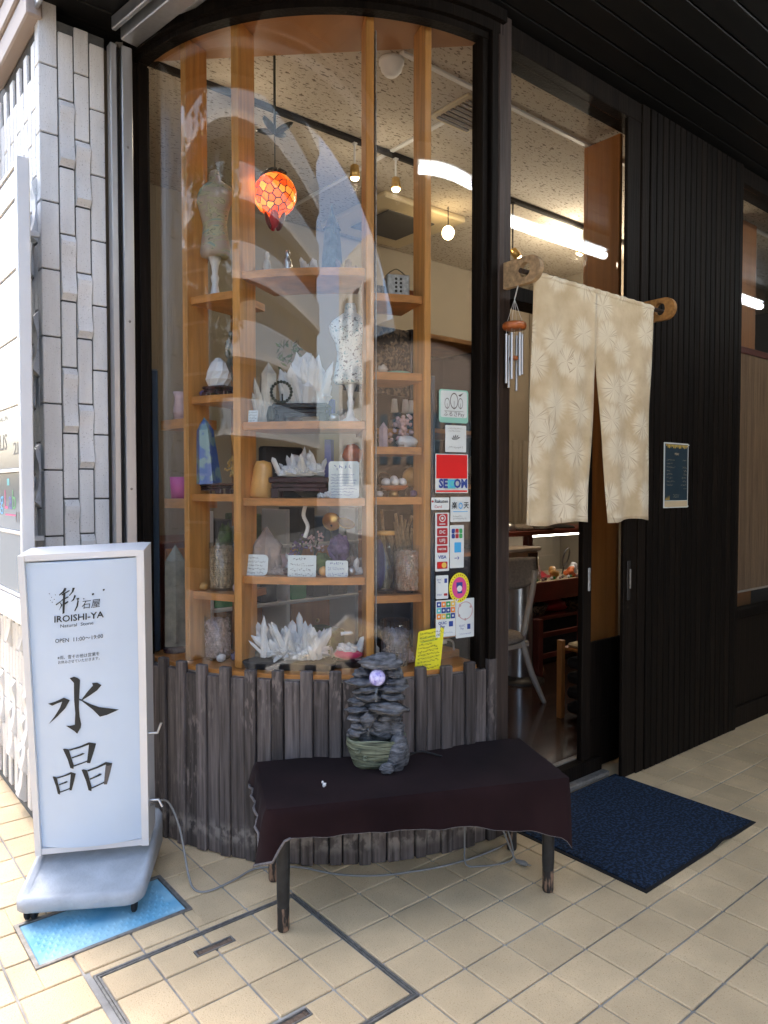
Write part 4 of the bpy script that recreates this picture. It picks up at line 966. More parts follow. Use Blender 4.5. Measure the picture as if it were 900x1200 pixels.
def ri(m, x0, y0, w, h, k):                      # one brush-drawn sun radical as five strokes
    f = lambda a, b: (x0 + a * w, y0 + b * h)
    stroke(m, [f(-.02, .16), f(.05, .15), f(.17, .20), f(.25, .55), f(.33, .86), f(.32, 1.02), f(.22, .97), f(.14, .62)])
    stroke(m, [f(.17, .20), f(.5, .12), f(.80, .0), f(1.02, .09), f(.96, .16), f(.86, .16), f(.80, .10), f(.5, .19), f(.2, .26)])
    stroke(m, [f(.26, .53), f(.5, .45), f(.60, .40), f(.68, .44), f(.56, .50), f(.27, .58)])
    stroke(m, [f(.33, .87), f(.6, .79), f(.78, .72), f(.80, .77), f(.6, .84), f(.33, .93)])
    return [f(.80, .08), f(1.02, .09), f(.94, .45), f(.84, .86), f(.74, .84), f(.76, .55)]
stroke(m, ri(m, 285, 672, 300, 232, 0)); stroke(m, ri(m, 185, 936, 214, 206, 0)); last = ri(m, 462, 884, 272, 254, 0)
obj('brush_kanji', m, 'ink', sg)
m = MB(); stroke(m, last); obj('faded_stroke', m, 'ink_grey', sg)
m = MB()
def st2(*pts): stroke(m, pts, 20, 640, 5.625)
for p in ([(318, 246), (332, 250), (325, 268), (285, 292), (280, 287), (305, 268)], [(325, 300), (318, 315), (264, 352), (258, 346), (300, 322)], [(300, 285), (352, 262), (352, 270), (300, 294)], [(300, 318), (345, 300), (345, 308), (302, 326)],
          [(310, 275), (325, 275), (318, 405), (305, 410), (306, 340)], [(282, 330), (306, 352), (280, 388), (296, 352)], [(320, 340), (342, 330), (345, 338), (322, 352)],
          [(372, 250), (388, 252), (378, 276), (352, 300), (348, 296), (366, 276)], [(384, 296), (396, 302), (380, 330), (360, 338), (376, 320)], [(405, 328), (414, 336), (408, 370), (388, 402), (384, 396), (398, 366)], [(398, 318), (416, 318), (416, 328), (400, 330)],
          [(498, 300), (512, 298), (514, 308), (500, 312)], [(570, 282), (582, 280), (582, 290), (571, 292)], [(440, 322), (452, 326), (446, 332)], [(212, 272), (220, 276), (214, 280)], [(228, 296), (235, 300), (229, 303)], [(254, 282), (262, 286), (256, 289)], [(220, 314), (227, 318), (221, 321)], [(232, 326), (240, 330), (234, 334)], [(246, 310), (254, 312), (248, 317)]): st2(*p)
def sign_text(t, px, py, size, xs=1., shear=0, bold=0):  # size in photograph rows of the sign face
    v, f = text_geo(t, 1, 'CENTER', shear, xs, bold); m.add([spx(px + a * size, py - b * size) for a, b in v], f)
sign_text('石屋', 107.5, 705.5, 10.5, 1.05, .1)
sign_text('IROISHI-YA', 93, 718.6, 10.2, 1.16, 0, .012); sign_text('Natural  Stone', 91, 726.5, 5.2, 1.28)
sign_text('OPEN  11:00〜19:00', 93.5, 743, 6.4, 1.03)
sign_text('※雨、雪その他は営業を', 93, 762.5, 4.7, 1.0); sign_text('お休みさせていただきます。', 94.5, 767.8, 4.2, .95)
obj('small_print', m, 'ink', sg)
for z, u in ((.62, 0), (.33, .01)):
    p = q(1, (z - .17) / 1.2) - NF * .03 + E1 * .012
    obj('cable_hook', MB().tube([p, p + E1 * .035 - Vector((0, 0, .0)), p + E1 * .05 + Vector((0, 0, -.03 if z < .5 else .04))], .006, 6), 'alu', sg)
cb = [q(1, .12) - NF * .02 + E1 * .014, Vector((1.215, 2.93, .30)), Vector((1.24, 2.86, .2)), Vector((1.235, 2.77, .05)), Vector((1.235, 2.71, .008)), Vector((1.275, 2.665, .006)), Vector((1.39, 2.675, .006)), Vector((1.50, 2.70, .006)), Vector((1.58, 2.655, .006)), Vector((1.66, 2.585, .006)), Vector((1.75, 2.44, .006)), Vector((1.865, 2.331, .006)), Vector((2.0, 2.26, .006)), Vector((2.147, 2.205, .006)), Vector((2.33, 2.17, .006)), Vector((2.52, 2.17, .006)), Vector((2.60, 2.21, .006))]
def smooth(P, n=5):
    P = [Vector(p) for p in P]; out = []
    for i in range(len(P) - 1):
        a, b, c, d = P[max(i - 1, 0)], P[i], P[i + 1], P[min(i + 2, len(P) - 1)]
        for k in range(n):
            t = k / n; out.append(.5 * ((2 * b) + (c - a) * t + (2 * a - 5 * b + 4 * c - d) * t * t + (3 * b - a - 3 * c + d) * t ** 3))
    return out + [P[-1]]
one('sign_cable', MB().tube(smooth(cb), .0045, 6), 'cable', 'grey power cable running from the sign along the plinth', 'cable', (1.3, 2.66, 0))
pc = thing('plug_cable', 'loose grey cable with a two pin plug under the bench end', 'cable', (2.42, 2.05, 0))
obj('lead', MB().tube(smooth([(2.30, 2.235, .20), (2.26, 2.20, .06), (2.22, 2.15, .008), (2.27, 2.10, .006), (2.36, 2.06, .006), (2.43, 2.07, .01), (2.45, 2.12, .10), (2.40, 2.17, .22), (2.37, 2.15, .26), (2.38, 2.10, .16), (2.40, 2.05, .04), (2.405, 2.03, .014)]), .004, 6), 'cable', pc)
obj('plug', MB().tube([(2.405, 2.03, .012), (2.415, 1.995, .012), (2.418, 1.982, .011)], [.009, .012, .008], 8), 'cable', pc)
for o in (-.005, .005): obj('pin', MB().tube([(2.418 + o, 1.981, .011), (2.421 + o, 1.966, .011)], .002, 6), 'steel', pc)

# ---------------------------------------------------------------- bench, cloth, fountain
B0 = Vector((1.376, 2.261, 0)); U1 = Vector((.905, -.425, 0)); U2 = Vector((.425, .905, 0))
def bp(u, v, z): return B0 + U1 * u + U2 * v + Vector((0, 0, z))
bn_ = thing('bench', 'low bench with round black legs under the bay window', 'bench', bp(.53, .17, 0))
for u, v in ((0, 0), (1.063, 0), (.0, .352), (1.063, .352)):
    p = bp(u, v, 0)
    lg = obj('leg', MB().lathe([(.022, .09), (.024, .12), (.026, .445)], p, 14), 'leg', bn_)
    obj('worn_foot', MB().lathe([(.0, 0), (.020, .001), (.0225, .01), (.0225, .09)], p, 14), 'leg_worn', lg)
m = MB(); m.M = Matrix.Translation(B0) @ RZ(math.atan2(U1.y, U1.x)); m.box(-.045, 1.11, -.035, .40, .446, .468, .006); m.box(.02, 1.04, -.01, .01, .40, .445).box(.02, 1.04, .345, .365, .40, .445)
obj('seat_board', m, 'leg', bn_)
NP = 150; U0, Ux, V0, Vx = -.062, 1.128, -.045, .425
per = []
def perim(n):
    L = [(U0, Vx, 'l'), (U0, V0, 'f'), (Ux, V0, 'r'), (Ux, Vx, 'b')]; tot = [Vx - V0, Ux - U0, Vx - V0, Ux - U0]
    T = sum(tot); out = []
    for k in range(n):
        d = T * k / n; i = 0
        while d > tot[i]: d -= tot[i]; i += 1
        a = L[i]; b = L[(i + 1) % 4]; t = d / tot[i]; out.append((a[0] + (b[0] - a[0]) * t, a[1] + (b[1] - a[1]) * t, i, t))
    return out
def lerp_t(tab, t):
    for (a, x), (b, y) in zip(tab, tab[1:]):
        if t <= b: s = (t - a) / (b - a); s = s * s * (3 - 2 * s); return x + (y - x) * s
    return tab[-1][1]
PP = perim(NP); rows = 9; vs = []; F = []
for j in range(rows + 1):
    for u, v, side, t in PP:
        drop = (lerp_t([(0, .085), (.5, .085), (.8, .10), (1, .20)], t), lerp_t([(0, .20), (.03, .14), (.06, .105), (.3, .115), (.6, .135), (.85, .185), (.97, .225), (1, .27)], t), lerp_t([(0, .27), (.08, .18), (.2, .08), (1, .08)], t), .10)[side]
        ou, ov = ((-1, 0), (0, -1), (1, 0), (0, 1))[side]
        if j == 0: vs.append(bp(u, v, .474)); continue
        s = j / rows; wv = sin(t * (26, 34, 26, 30)[side] + side * 2) * .006 + sin(t * 71 + 1) * .003
        cn = .014 * max(0, 1 - min(t, 1 - t) / .05) if side in (0, 1) else .02 * max(0, 1 - min(t, 1 - t) / .06)
        off = .010 + (.012 + wv + cn) * s
        if side == 0 and t > .6: off += .006 * (t - .6) / .4 * s
        rnd_ = .012 * (1 - (1 - min(1, s * 5)) ** 2)
        vs.append(bp(u + ou * off * min(1, s * 5), v + ov * off * min(1, s * 5), .474 - drop * s + (.006 if s < .2 else 0)))
for j in range(rows):
    for k in range(NP): F.append((j * NP + k, j * NP + (k + 1) % NP, (j + 1) * NP + (k + 1) % NP, (j + 1) * NP + k))
cl = thing('velvet_cloth', 'dark plum brown velvet cloth draped over the bench', 'cloth', bp(.53, .17, .47))
m = MB(); m.add(vs, F, True)
gu, gv = 30, 12; o0 = []
for i in range(gv + 1):
    for k in range(gu + 1):
        u = U0 + (Ux - U0) * k / gu; v = V0 + (Vx - V0) * i / gv; e = min(k, gu - k, i, gv - i)
        o0.append(bp(u, v, .4742 + (.0 if e == 0 else .0015 * noise.noise(Vector((u * 7, v * 11, 3))))))
m.add(o0, [(i * (gu + 1) + k, i * (gu + 1) + k + 1, (i + 1) * (gu + 1) + k + 1, (i + 1) * (gu + 1) + k) for i in range(gv) for k in range(gu)], True)
obj('cloth_body', m, 'velvet', cl)
hem = vs[rows * NP:]
obj('hem_trim', MB().tube([p - U1 * .006 * (1 - k / 26) + Vector((0, 0, -.001)) for k, p in enumerate(hem[1:26])], .0055, 6), 'braid', cl)
i_r = [k for k, a in enumerate(PP) if a[2] == 2]
obj('hem_trim', MB().tube([hem[k] + Vector((0, 0, -.002)) for k in i_r[4:]], .006, 6), 'braid', cl)
obj('hem_thread', MB().tube([hem[k] + Vector((0, 0, -.001)) for k, a in enumerate(PP) if a[2] == 1], .0012, 5), 'braid', cl)
one('white_scrap', MB().blob(bp(.17, .10, .483), (.009, .006, .008), 8, 6, .5, 3, 2).blob(bp(.165, .11, .490), (.005, .004, .006), 8, 6), 'white', 'tiny white scrap lying on the velvet cloth', 'scrap', bp(.17, .10, .476))

FC = Vector((1.86, 2.32, .476))                   # fountain: faces the camera
fa = math.atan2(-FC.x, FC.y) * 1.0
ft = thing('tabletop_fountain', 'dark slate rock tabletop fountain with a log basin on the bench', 'fountain', FC)
fr_ = Vector((cos(-rad(39)), sin(-rad(39)), 0)); fb = Vector((-fr_.y, fr_.x, 0))
def fp_(a, b, z): return FC + fr_ * a + fb * b + Vector((0, 0, z))
FM = Matrix(((fr_.x, fb.x, 0, FC.x), (fr_.y, fb.y, 0, FC.y), (0, 0, 1, FC.z), (0, 0, 0, 1)))
def rock(a, b, z, r, seed, amp=.5, rot=0., name='rock', mt='rock', n=(14, 9)):
    m = MB(); m.M = FM @ TR(a, b, z) @ Matrix.Rotation(rot, 4, 'Y'); m.blob((0, 0, 0), r, 22, 14, amp * .62, 1.9, seed, 0, True)
    return obj(name, m, mt, ft)
m = MB(); m.M = FM @ TR(0, .02, 0)
vs = []; F = []; n = 28
for z, r in ((.0, .085), (.012, .098), (.045, .112), (.085, .122), (.118, .126), (.122, .118), (.085, .095)):
    for k in range(n):
        a = 2 * pi * k / n; rr = r * (1 + .05 * noise.noise(Vector((cos(a) * 2, sin(a) * 2, z * 30)))); vs.append((rr * cos(a) * 1.0, rr * sin(a) * .8, z + .006 * sin(3 * a)))
for i in range(6):
    for k in range(n): F.append((i * n + k, i * n + (k + 1) % n, (i + 1) * n + (k + 1) % n, (i + 1) * n + k))
F.append(list(range(n))[::-1]); F.append([6 * n + k for k in range(n)]); m.add(vs, F, False); bs_ = obj('log_basin', m, 'log', ft)
for a, z in ((-.075, .088), (.005, .086), (-.045, .055)):
    m = MB(); m.M = FM @ TR(a, -.078 + .02 - .55 * a * a * 6, z) @ Matrix.Rotation(pi / 2, 4, 'X'); m.lathe([(.010, .0), (.011, .008), (.007, .009), (.005, .002), (0, .002)], n=10)
    obj('knot', m, 'log', bs_)
for a in (((.085, -.02, .06), (.045, .06, .085), 3, .3, .2), ((.105, .03, .03), (.035, .05, .05), 4, .3, 0), ((.045, -.088, .022), (.032, .02, .022), 5, .3, 0)): rock(*a[0], a[1], a[2], a[3], a[4])
for k, a in enumerate((
    (-.085, .0, .138, (.036, .035, .018)), (-.07, .0, .168, (.034, .035, .016)), (-.075, .0, .20, (.04, .035, .017)), (-.07, .0, .235, (.05, .04, .012)), (-.075, .02, .262, (.042, .035, .015)),
    (.02, .03, .15, (.06, .04, .045)), (.075, .03, .15, (.04, .04, .035)), (.06, .03, .20, (.055, .05, .025)), (-.01, .05, .20, (.06, .04, .04)),
    (.045, -.005, .243, (.085, .055, .024)), (-.03, .01, .285, (.055, .045, .016)), (.065, .01, .285, (.055, .045, .014)),
    (-.045, -.005, .318, (.05, .035, .013)), (.075, .0, .322, (.055, .04, .016)), (-.055, .01, .345, (.065, .045, .015)), (.085, .01, .345, (.045, .035, .018)),
    (-.06, .03, .378, (.035, .03, .018)), (.08, .02, .378, (.034, .03, .022)), (.02, .07, .37, (.09, .03, .06)), (.02, .01, .425, (.09, .055, .028)), (.035, .02, .445, (.055, .04, .02)))):
    rock(a[0], a[1], a[2], a[3], 11 + k, .7, rng.uniform(-.12, .12))
rock(.0, .06, .2, (.085, .035, .19), 50, .35)
obj('glowing_ball', MB().blob(fp_(.005, -.02, .372), (.034, .034, .034), 20, 14), 'ball_light', ft)
m = MB()
m.tube([fp_(.0, -.045, .335), fp_(-.002, -.062, .31), fp_(.002, -.066, .285)], [.012, .008, .005], 8)
m.tube([fp_(-.035, -.03, .19), fp_(-.03, -.045, .165), fp_(-.032, -.047, .125)], [.008, .005, .004], 8)
obj('water_trickle', m, 'clear', ft)
rock(-.035, -.035, .20, (.03, .012, .03), 77, .4, .5)
one('fountain_cord', MB().tube(smooth([FC + fr_ * .12 + fb * .06 + Vector((0, 0, .01)), FC + fr_ * .19 + fb * .10 + Vector((0, 0, .022)), FC + fr_ * .28 + fb * .08 + Vector((0, 0, .008))]), .004, 6), 'rubber', 'short black cord behind the fountain on the velvet', 'cord', FC)

# ---------------------------------------------------------------- mat, noren, chime, poster
dm = thing('door_mat', 'dark blue ribbed door mat with a black rubber edge', 'mat', (3.11, 1.94, 0))
m = MB(); NX = 26; vs = []; F = []
def mz(x, y): return .004 + .002 * max(0, noise.noise(Vector((x * 3, y * 3, 9)))) + .013 * math.exp(-((x - 3.27) ** 2 / .004 + (y - 1.545) ** 2 / .002))
def slab(m, x0, x1, y0, y1, h):
    vs = []; F = []; n1, n2 = 40, 30
    for t in (0, 1):
        for j in range(n2 + 1):
            for i in range(n1 + 1):
                x = x0 + (x1 - x0) * i / n1; y = y0 + (y1 - y0) * j / n2; vs.append((x, y, mz(x, y) - .003 + t * h))
    o = (n1 + 1) * (n2 + 1); id_ = lambda i, j, t: t * o + j * (n1 + 1) + i
    for j in range(n2):
        for i in range(n1): F += [(id_(i, j, 1), id_(i + 1, j, 1), id_(i + 1, j + 1, 1), id_(i, j + 1, 1)), (id_(i, j, 0), id_(i, j + 1, 0), id_(i + 1, j + 1, 0), id_(i + 1, j, 0))]
    for i in range(n1): F += [(id_(i, 0, 0), id_(i + 1, 0, 0), id_(i + 1, 0, 1), id_(i, 0, 1)), (id_(i, n2, 0), id_(i, n2, 1), id_(i + 1, n2, 1), id_(i + 1, n2, 0))]
    for j in range(n2): F += [(id_(0, j, 0), id_(0, j, 1), id_(0, j + 1, 1), id_(0, j + 1, 0)), (id_(n1, j, 0), id_(n1, j + 1, 0), id_(n1, j + 1, 1), id_(n1, j, 1))]
    m.add(vs, F)
slab(m, 2.625, 3.60, 1.545, 2.322, .004); obj('rubber_backing', m, 'rubber', dm)
m = MB(); slab(m, 2.642, 3.584, 1.562, 2.306, .011); obj('pile', m, 'mat_blue', dm)

for x, mt, lab, yb in ((2.547, 'bracket', 'weathered pale wooden curtain bracket on the brown post', 2.2355), (3.665, 'bracket_dark', 'honey coloured wooden curtain bracket beside the slat wall', 2.2455)):
    m = MB(); out = [(yb, 2.527), (yb, 2.645)]
    for k in range(13):
        a = rad(90 - 15 * k); out.append((2.085 - .058 * cos(a) * 1.0, 2.586 + .059 * sin(a)))
    hole = [(2.112 + .03 * cos(2 * pi * k / 16), 2.588 + .034 * sin(2 * pi * k / 16)) for k in range(16)]
    import mathutils.geometry as mg
    tri = mg.tessellate_polygon([[Vector((a, b, 0)) for a, b in out], [Vector((a, b, 0)) for a, b in hole]]); P = out + hole; n = len(P); no = len(out)
    vs = [(x - .013, a, b) for a, b in P] + [(x + .013, a, b) for a, b in P]
    F = [tuple(t) for t in tri] + [(t[0] + n, t[2] + n, t[1] + n) for t in tri]
    F += [(i, (i + 1) % no, (i + 1) % no + n, i + n) for i in range(no)] + [(no + i, no + (i + 1) % 16, no + (i + 1) % 16 + n, no + i + n) for i in range(16)]
    m.add(vs, F); one('curtain_bracket', m, mt, lab, 'bracket', (x, yb, 2.59), 'brackets holding the curtain pole')
one('curtain_pole', MB().tube([(2.505, 2.112, 2.578), (3.71, 2.112, 2.578)], .011, 10), 'post_wood', 'thin dark pole carrying the noren through both brackets', 'pole', (3.1, 2.112, 2.578))
vs = []; F = []; NZ = 40; NXh = 22
def ncloth(side):
    V = []
    for j in range(NZ + 1):
        t = j / NZ; z = 2.572 + (1.458 - 2.572) * t
        f = max(0, (2.28 - z) / (2.28 - 1.458)); f2 = f ** .8
        for i in range(NXh + 1):
            s = i / NXh
            if side == 0: a, b = 2.585 - .03 * t, 3.062 - .088 * f2; fold = sin(s * 15 + .5) * .010 + .025 * (s ** 3) * f * -1
            else: a, b = 3.062 + .075 * f2, 3.575 - .018 * t; fold = sin(s * 12 + 2) * .011 - .035 * ((1 - s) ** 3) * f
            x = a + (b - a) * s; y = 2.100 + (fold + .012 * noise.noise(Vector((x * 5, z * 2.2, side)))) * min(1, t * 2 + .05)
            zz = z + (.0 if j else .004 * sin(s * 50)) - (.008 * sin(s * 6 + side) if j == NZ else 0)
            V.append((x, y, zz))
    return V
m = MB()
for side in (0, 1):
    V = ncloth(side); Bk = [(x, y + .003, z) for x, y, z in V]; W_ = NXh + 1; n = len(V)
    F = [(j * W_ + i, j * W_ + i + 1, (j + 1) * W_ + i + 1, (j + 1) * W_ + i) for j in range(NZ) for i in range(NXh)]
    F += [tuple(n + q_ for q_ in f[::-1]) for f in F]
    for i in range(NXh): F += [(NZ * W_ + i, NZ * W_ + i + 1, n + NZ * W_ + i + 1, n + NZ * W_ + i)]
    for j in range(NZ): F += [(j * W_, (j + 1) * W_, n + (j + 1) * W_, n + j * W_), (j * W_ + NXh, n + j * W_ + NXh, n + (j + 1) * W_ + NXh, (j + 1) * W_ + NXh)]
    m.add(V + Bk, F, True)
nr = thing('noren_curtain', 'sand coloured noren cloth with white tie dye flowers, split up the middle', 'curtain', (3.08, 2.1, 1.46))
obj('cloth', m, 'noren', nr)
m = MB()
for a, b in ((2.585, 3.0615), (3.0625, 3.573)):
    m.tube([(a + (b - a) * k / 20, 2.112, 2.579 + .002 * sin(k * 2.1)) for k in range(21)], .0165, 10)
obj('pole_sleeve', m, 'noren', nr)

wch = thing('wind_chime', 'wind chime with silver tubes hanging under the left curtain bracket', 'wind chime', (2.54, 2.175, 2.35))
c = Vector((2.538, 2.172, 0))
obj('disc', MB().lathe([(0, 2.335), (.048, 2.335), (.054, 2.345), (.054, 2.358), (.046, 2.366), (0, 2.366)], c, 24), 'chime_wood', wch)
for k, ln in enumerate((.25, .235, .22, .205, .19, .18)):
    a = k * pi / 3 + .4; p = c + Vector((.036 * cos(a), .036 * sin(a), 0))
    obj('tube', MB().tube([p + Vector((0, 0, 2.315)), p + Vector((0, 0, 2.315 - ln))], .0068, 8), 'steel', wch)
obj('clapper', MB().lathe([(0, 2.20), (.022, 2.20), (.022, 2.215), (0, 2.215)], c, 16), 'chime_wood', wch)
m = MB()
for k in range(4):
    a = k * pi / 2 + .4; m.tube([c + Vector((.036 * cos(a), .036 * sin(a), 2.366)), c + Vector((0, 0, 2.47))], .0014, 4)
m.tube([c + Vector((0, 0, 2.47)), c + Vector((0, -.02, 2.527))], .003, 5); m.tube([c + Vector((0, 0, 2.335)), c + Vector((0, 0, 2.216))], .001, 4)
for k in range(6):
    a = k * pi / 3 + .4; m.tube([c + Vector((.036 * cos(a), .036 * sin(a), 2.335)), c + Vector((.036 * cos(a), .036 * sin(a), 2.315))], .001, 4)
obj('strings', m, 'cable_white', wch)

po = thing('menu_poster', 'narrow dark navy menu poster with a pale border on the slat wall', 'poster', (4.08, 2.24, 1.52))
obj('backing', MB().box(3.945, 4.222, 2.2425, 2.2455, 1.508, 1.892), 'paper', po)
obj('sheet', MB().box(3.955, 4.212, 2.2405, 2.2420, 1.552, 1.884), 'poster', po)
obj('foot_strip', MB().box(3.955, 4.212, 2.2405, 2.2420, 1.514, 1.548), 'cream', po)
m = MB()
def pw(a, b): return (4.083 + a, 2.2398, 1.718 + b)
put2d(m, *text_geo('MENU', .018), lambda a, b: pw(a, b + .108))
for k, (w1, w2) in enumerate(((.085, .04), (.06, 0), (.09, .045), (.03, .03), (.06, .03), (.06, .05), (.085, .04), (.06, .06), (.0, .03))):
    z = .072 - k * .021
    if w1: v, f = scribble([1], w1, .016, 200 + k, .0012); put2d(m, v, f, lambda a, b: pw(a - .11 + w1 / 2, b + z))
    if w2: v, f = scribble([1], w2, .016, 300 + k, .0012); put2d(m, v, f, lambda a, b: pw(a + .11 - w2 / 2, b + z))
v, f = scribble([1, .8], .07, .024, 400, .0011); put2d(m, v, f, lambda a, b: pw(a, b - .14))
obj('print', m, 'cream', po)
m = MB()
for k in range(16):
    a = -.12 + k * .0158; h = .010 + .012 * abs(sin(k * 2.3)); m.add([pw(a, .163), pw(a + .010, .163), pw(a + .008, .163 - h), pw(a + .002, .163 - h)], [(0, 1, 2, 3)])
for k in range(4): m.add([pw(-.122 + k * .012, -.163), pw(-.114 + k * .012, -.163), pw(-.117 + k * .012, -.145 + .004 * k)], [(0, 1, 2)])
obj('ornament', m, 'gold_print', po)
for z in (1.515, 1.884): obj('pin', MB().box(4.2225, 4.232, 2.2425, 2.246, z - .003, z + .003), 'paper', po)

# ---------------------------------------------------------------- directory sign on the side wall
dsn = thing('directory_sign', 'tall white framed floor directory sign on the tiled side wall', 'sign', (.75, 3.5, 1.1))
obj('frame_end', MB().box(.728, .776, 3.185, 3.225, 1.06, 2.945, .004), 'alu_white', dsn)
ZB = [2.925, 2.80, 2.52, 2.245, 1.97, 1.695, 1.435, 1.175]
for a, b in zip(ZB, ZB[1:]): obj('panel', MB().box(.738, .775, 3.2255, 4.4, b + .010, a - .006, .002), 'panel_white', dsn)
for z in ZB: obj('rail', MB().box(.731, .782, 3.2255, 4.4, z - .005, z + .009, .002), 'alu_white', dsn)
obj('bottom_box', MB().box(.728, .79, 3.2255, 4.4, 1.06, 1.165, .004), 'alu_white', dsn)
for z in (2.74, 1.4): obj('wall_bracket', MB().box(.7765, .884, 3.47, 3.49, z - .012, z + .012, .003), 'alu_white', dsn)
m = MB()
def dw(a, b): return (.7372, a, b)
def dtext(t, yr, z, size, xs=1., mt=None): v, f = text_geo(t, size, 'RIGHT', 0, xs * 1.9); return [dw(yr - a, z + b) for a, b in v], f
for t, y, z, s in (('SALON', 3.45, 1.925, .030), ('2F', 3.238, 1.785, .075), ('1F', 3.245, 1.50, .065)): m.add(*dtext(t, y, z, s, .9))
m.add(*dtext('ALIS', 3.47, 1.82, .10, .62)); obj('lettering', m, 'ink_grey', dsn)
for t, y, mt in (('g', 3.555, 'skyblue'), ('L', 3.47, 'magenta'), ('a', 3.395, 'purple'), ('b', 3.325, 'green')):
    m = MB(); m.add(*dtext(t, y, 1.57, .12, .62)); obj('lettering', m, mt, dsn)
m = MB(); m.add([dw(3.52, 1.505), dw(3.33, 1.505), dw(3.33, 1.512), dw(3.52, 1.512)], [(0, 1, 2, 3)]); obj('print_line', m, 'magenta', dsn)
m = MB(); m.add([dw(3.48, 1.635), dw(3.44, 1.635), dw(3.44, 1.665), dw(3.48, 1.665)], [(0, 1, 2, 3)]); obj('print_mark', m, 'cyan', dsn)
# ---------------------------------------------------------------- display shelving in the bay
su = thing('display_shelves', 'honey oak display shelving curving behind the bay window glass', 'shelves', (CC.x - .8, CC.y - .8, .815))
def radial_plank(th, w, r0, r1, z0, z1, m=None):
    m = m or MB(); m.M = TR(CC.x, CC.y, 0) @ RZ(rad(th)); m.box(-w / 2, w / 2, -r1, -r0, z0, z1, .003); return m
UPR = ((-74.0, .034, 1.055), (-59.6, .038, 1.045), (-30.4, .036, 1.03), (-17.6, .032, 1.06))
for th, w, r0 in UPR: obj('upright', radial_plank(th, w, r0, 1.185, .816, 3.671), 'oak', su)
def shelf(a0, a1, z, r0=.90, r1=1.165, t=.033): obj('shelf', MB().arc(CC, r0, r1, z - t / 2, z + t / 2, a0, a1, 14), 'oak_shelf', su)
for z in (1.126, 1.58, 2.03, 2.486): shelf(-73.1, -60.6, z)
for z in (1.213, 1.562, 1.90, 2.565): shelf(-58.6, -31.4, z, .86)
for z in (1.129, 1.567, 1.79, 2.117, 2.46): shelf(-29.4, -18.5, z, .92)
for z, e in ((1.55, -85.5), (1.93, -87)): shelf(e, -75, z, .98, 1.15, .045)
obj('shelf', MB().arc(CC, .62, .86, 1.885, 1.912, -30, -8, 10), 'oak_shelf', su)
m = radial_plank(-29.0, .006, 1.04, 1.17, .82, 3.6)   # slotted strip screwed to the upright
obj('slotted_strip', m, 'galv', su)
obj('bay_back', MB().arc(CC, .90, .915, .816, 2.47, -73, -66, 6), 'oak_ceiling', su)
one('black_upright_strip', radial_plank(-15.6, .018, 1.12, 1.16, .816, 2.13), 'slateblue', 'dark grey upright strip right of the last oak upright', 'strip', ring(-15.6, 1.14, .816))

GR = 'minerals on the window shelves'
def P3(th, r, z): return ring(th, r, z)
def rot_to(th): return RZ(rad(th))
def at_(th, r, z): return TR(*ring(th, r, z)) @ RZ(rad(th))
def cluster(c, R, w, d, h, n, seed, lean=.8, r=(.008, .016)):
    """quartz points growing out of a flat base; local frame c"""
    q = random.Random(seed); m = MB(); m.M = c
    m.blob((0, 0, h * .12), (w * .5, d * .5, h * .22), 16, 8, .35, 3, seed, .55, False)
    for k in range(n * 2):                        # short points bristling from the matrix
        a = q.uniform(0, 2 * pi); e = q.uniform(.15, 1.3); dv = Vector((cos(a) * cos(e), sin(a) * cos(e), sin(e)))
        m.crystal((dv.x * w * .44, dv.y * d * .42, h * .08 + dv.z * h * .16), dv + Vector((q.gauss(0, .3), q.gauss(0, .3), q.gauss(0, .3))), h * q.uniform(.12, .32), q.uniform(*r) * .8, 6, q.uniform(.25, .5))
    for k in range(n // 3):
        u = q.uniform(-.48, .48); v = q.uniform(-.45, .45)
        L = h * (q.uniform(.25, .7) if q.random() < .65 else q.uniform(.7, 1.05)) * (1 - .3 * abs(u) * 2 * q.random())
        m.crystal((u * w, v * d, h * .06), (u * lean + q.gauss(0, .30), v * lean * .6 - .18 + q.gauss(0, .26), 1), L * .95, q.uniform(*r) * (.9 + .7 * L / h), 6, q.uniform(.14, .3))
    return m
def stand(c, w, d, h, name, mt, label, loc):
    t = thing(name, label, 'stand', loc)
    m = MB(); m.M = c; m.box(-w / 2, w / 2, -d / 2, d / 2, h * .72, h, .006); m.box(-w * .46, w * .46, -d * .42, d * .42, h * .5, h * .715, .004); obj('top', m, mt, t)
    for sx in (-1, 1):
        for sy in (-1, 1):
            m = MB(); m.M = c; m.box(sx * w * .40 - .018, sx * w * .40 + .018, sy * d * .34 - .012, sy * d * .34 + .012, 0, h * .499, .004); obj('foot', m, mt, t)
    m = MB(); m.M = c; m.box(-w * .36, w * .36, -d * .40, -d * .36, h * .32, h * .499, .002); obj('apron', m, mt, t)
    return t
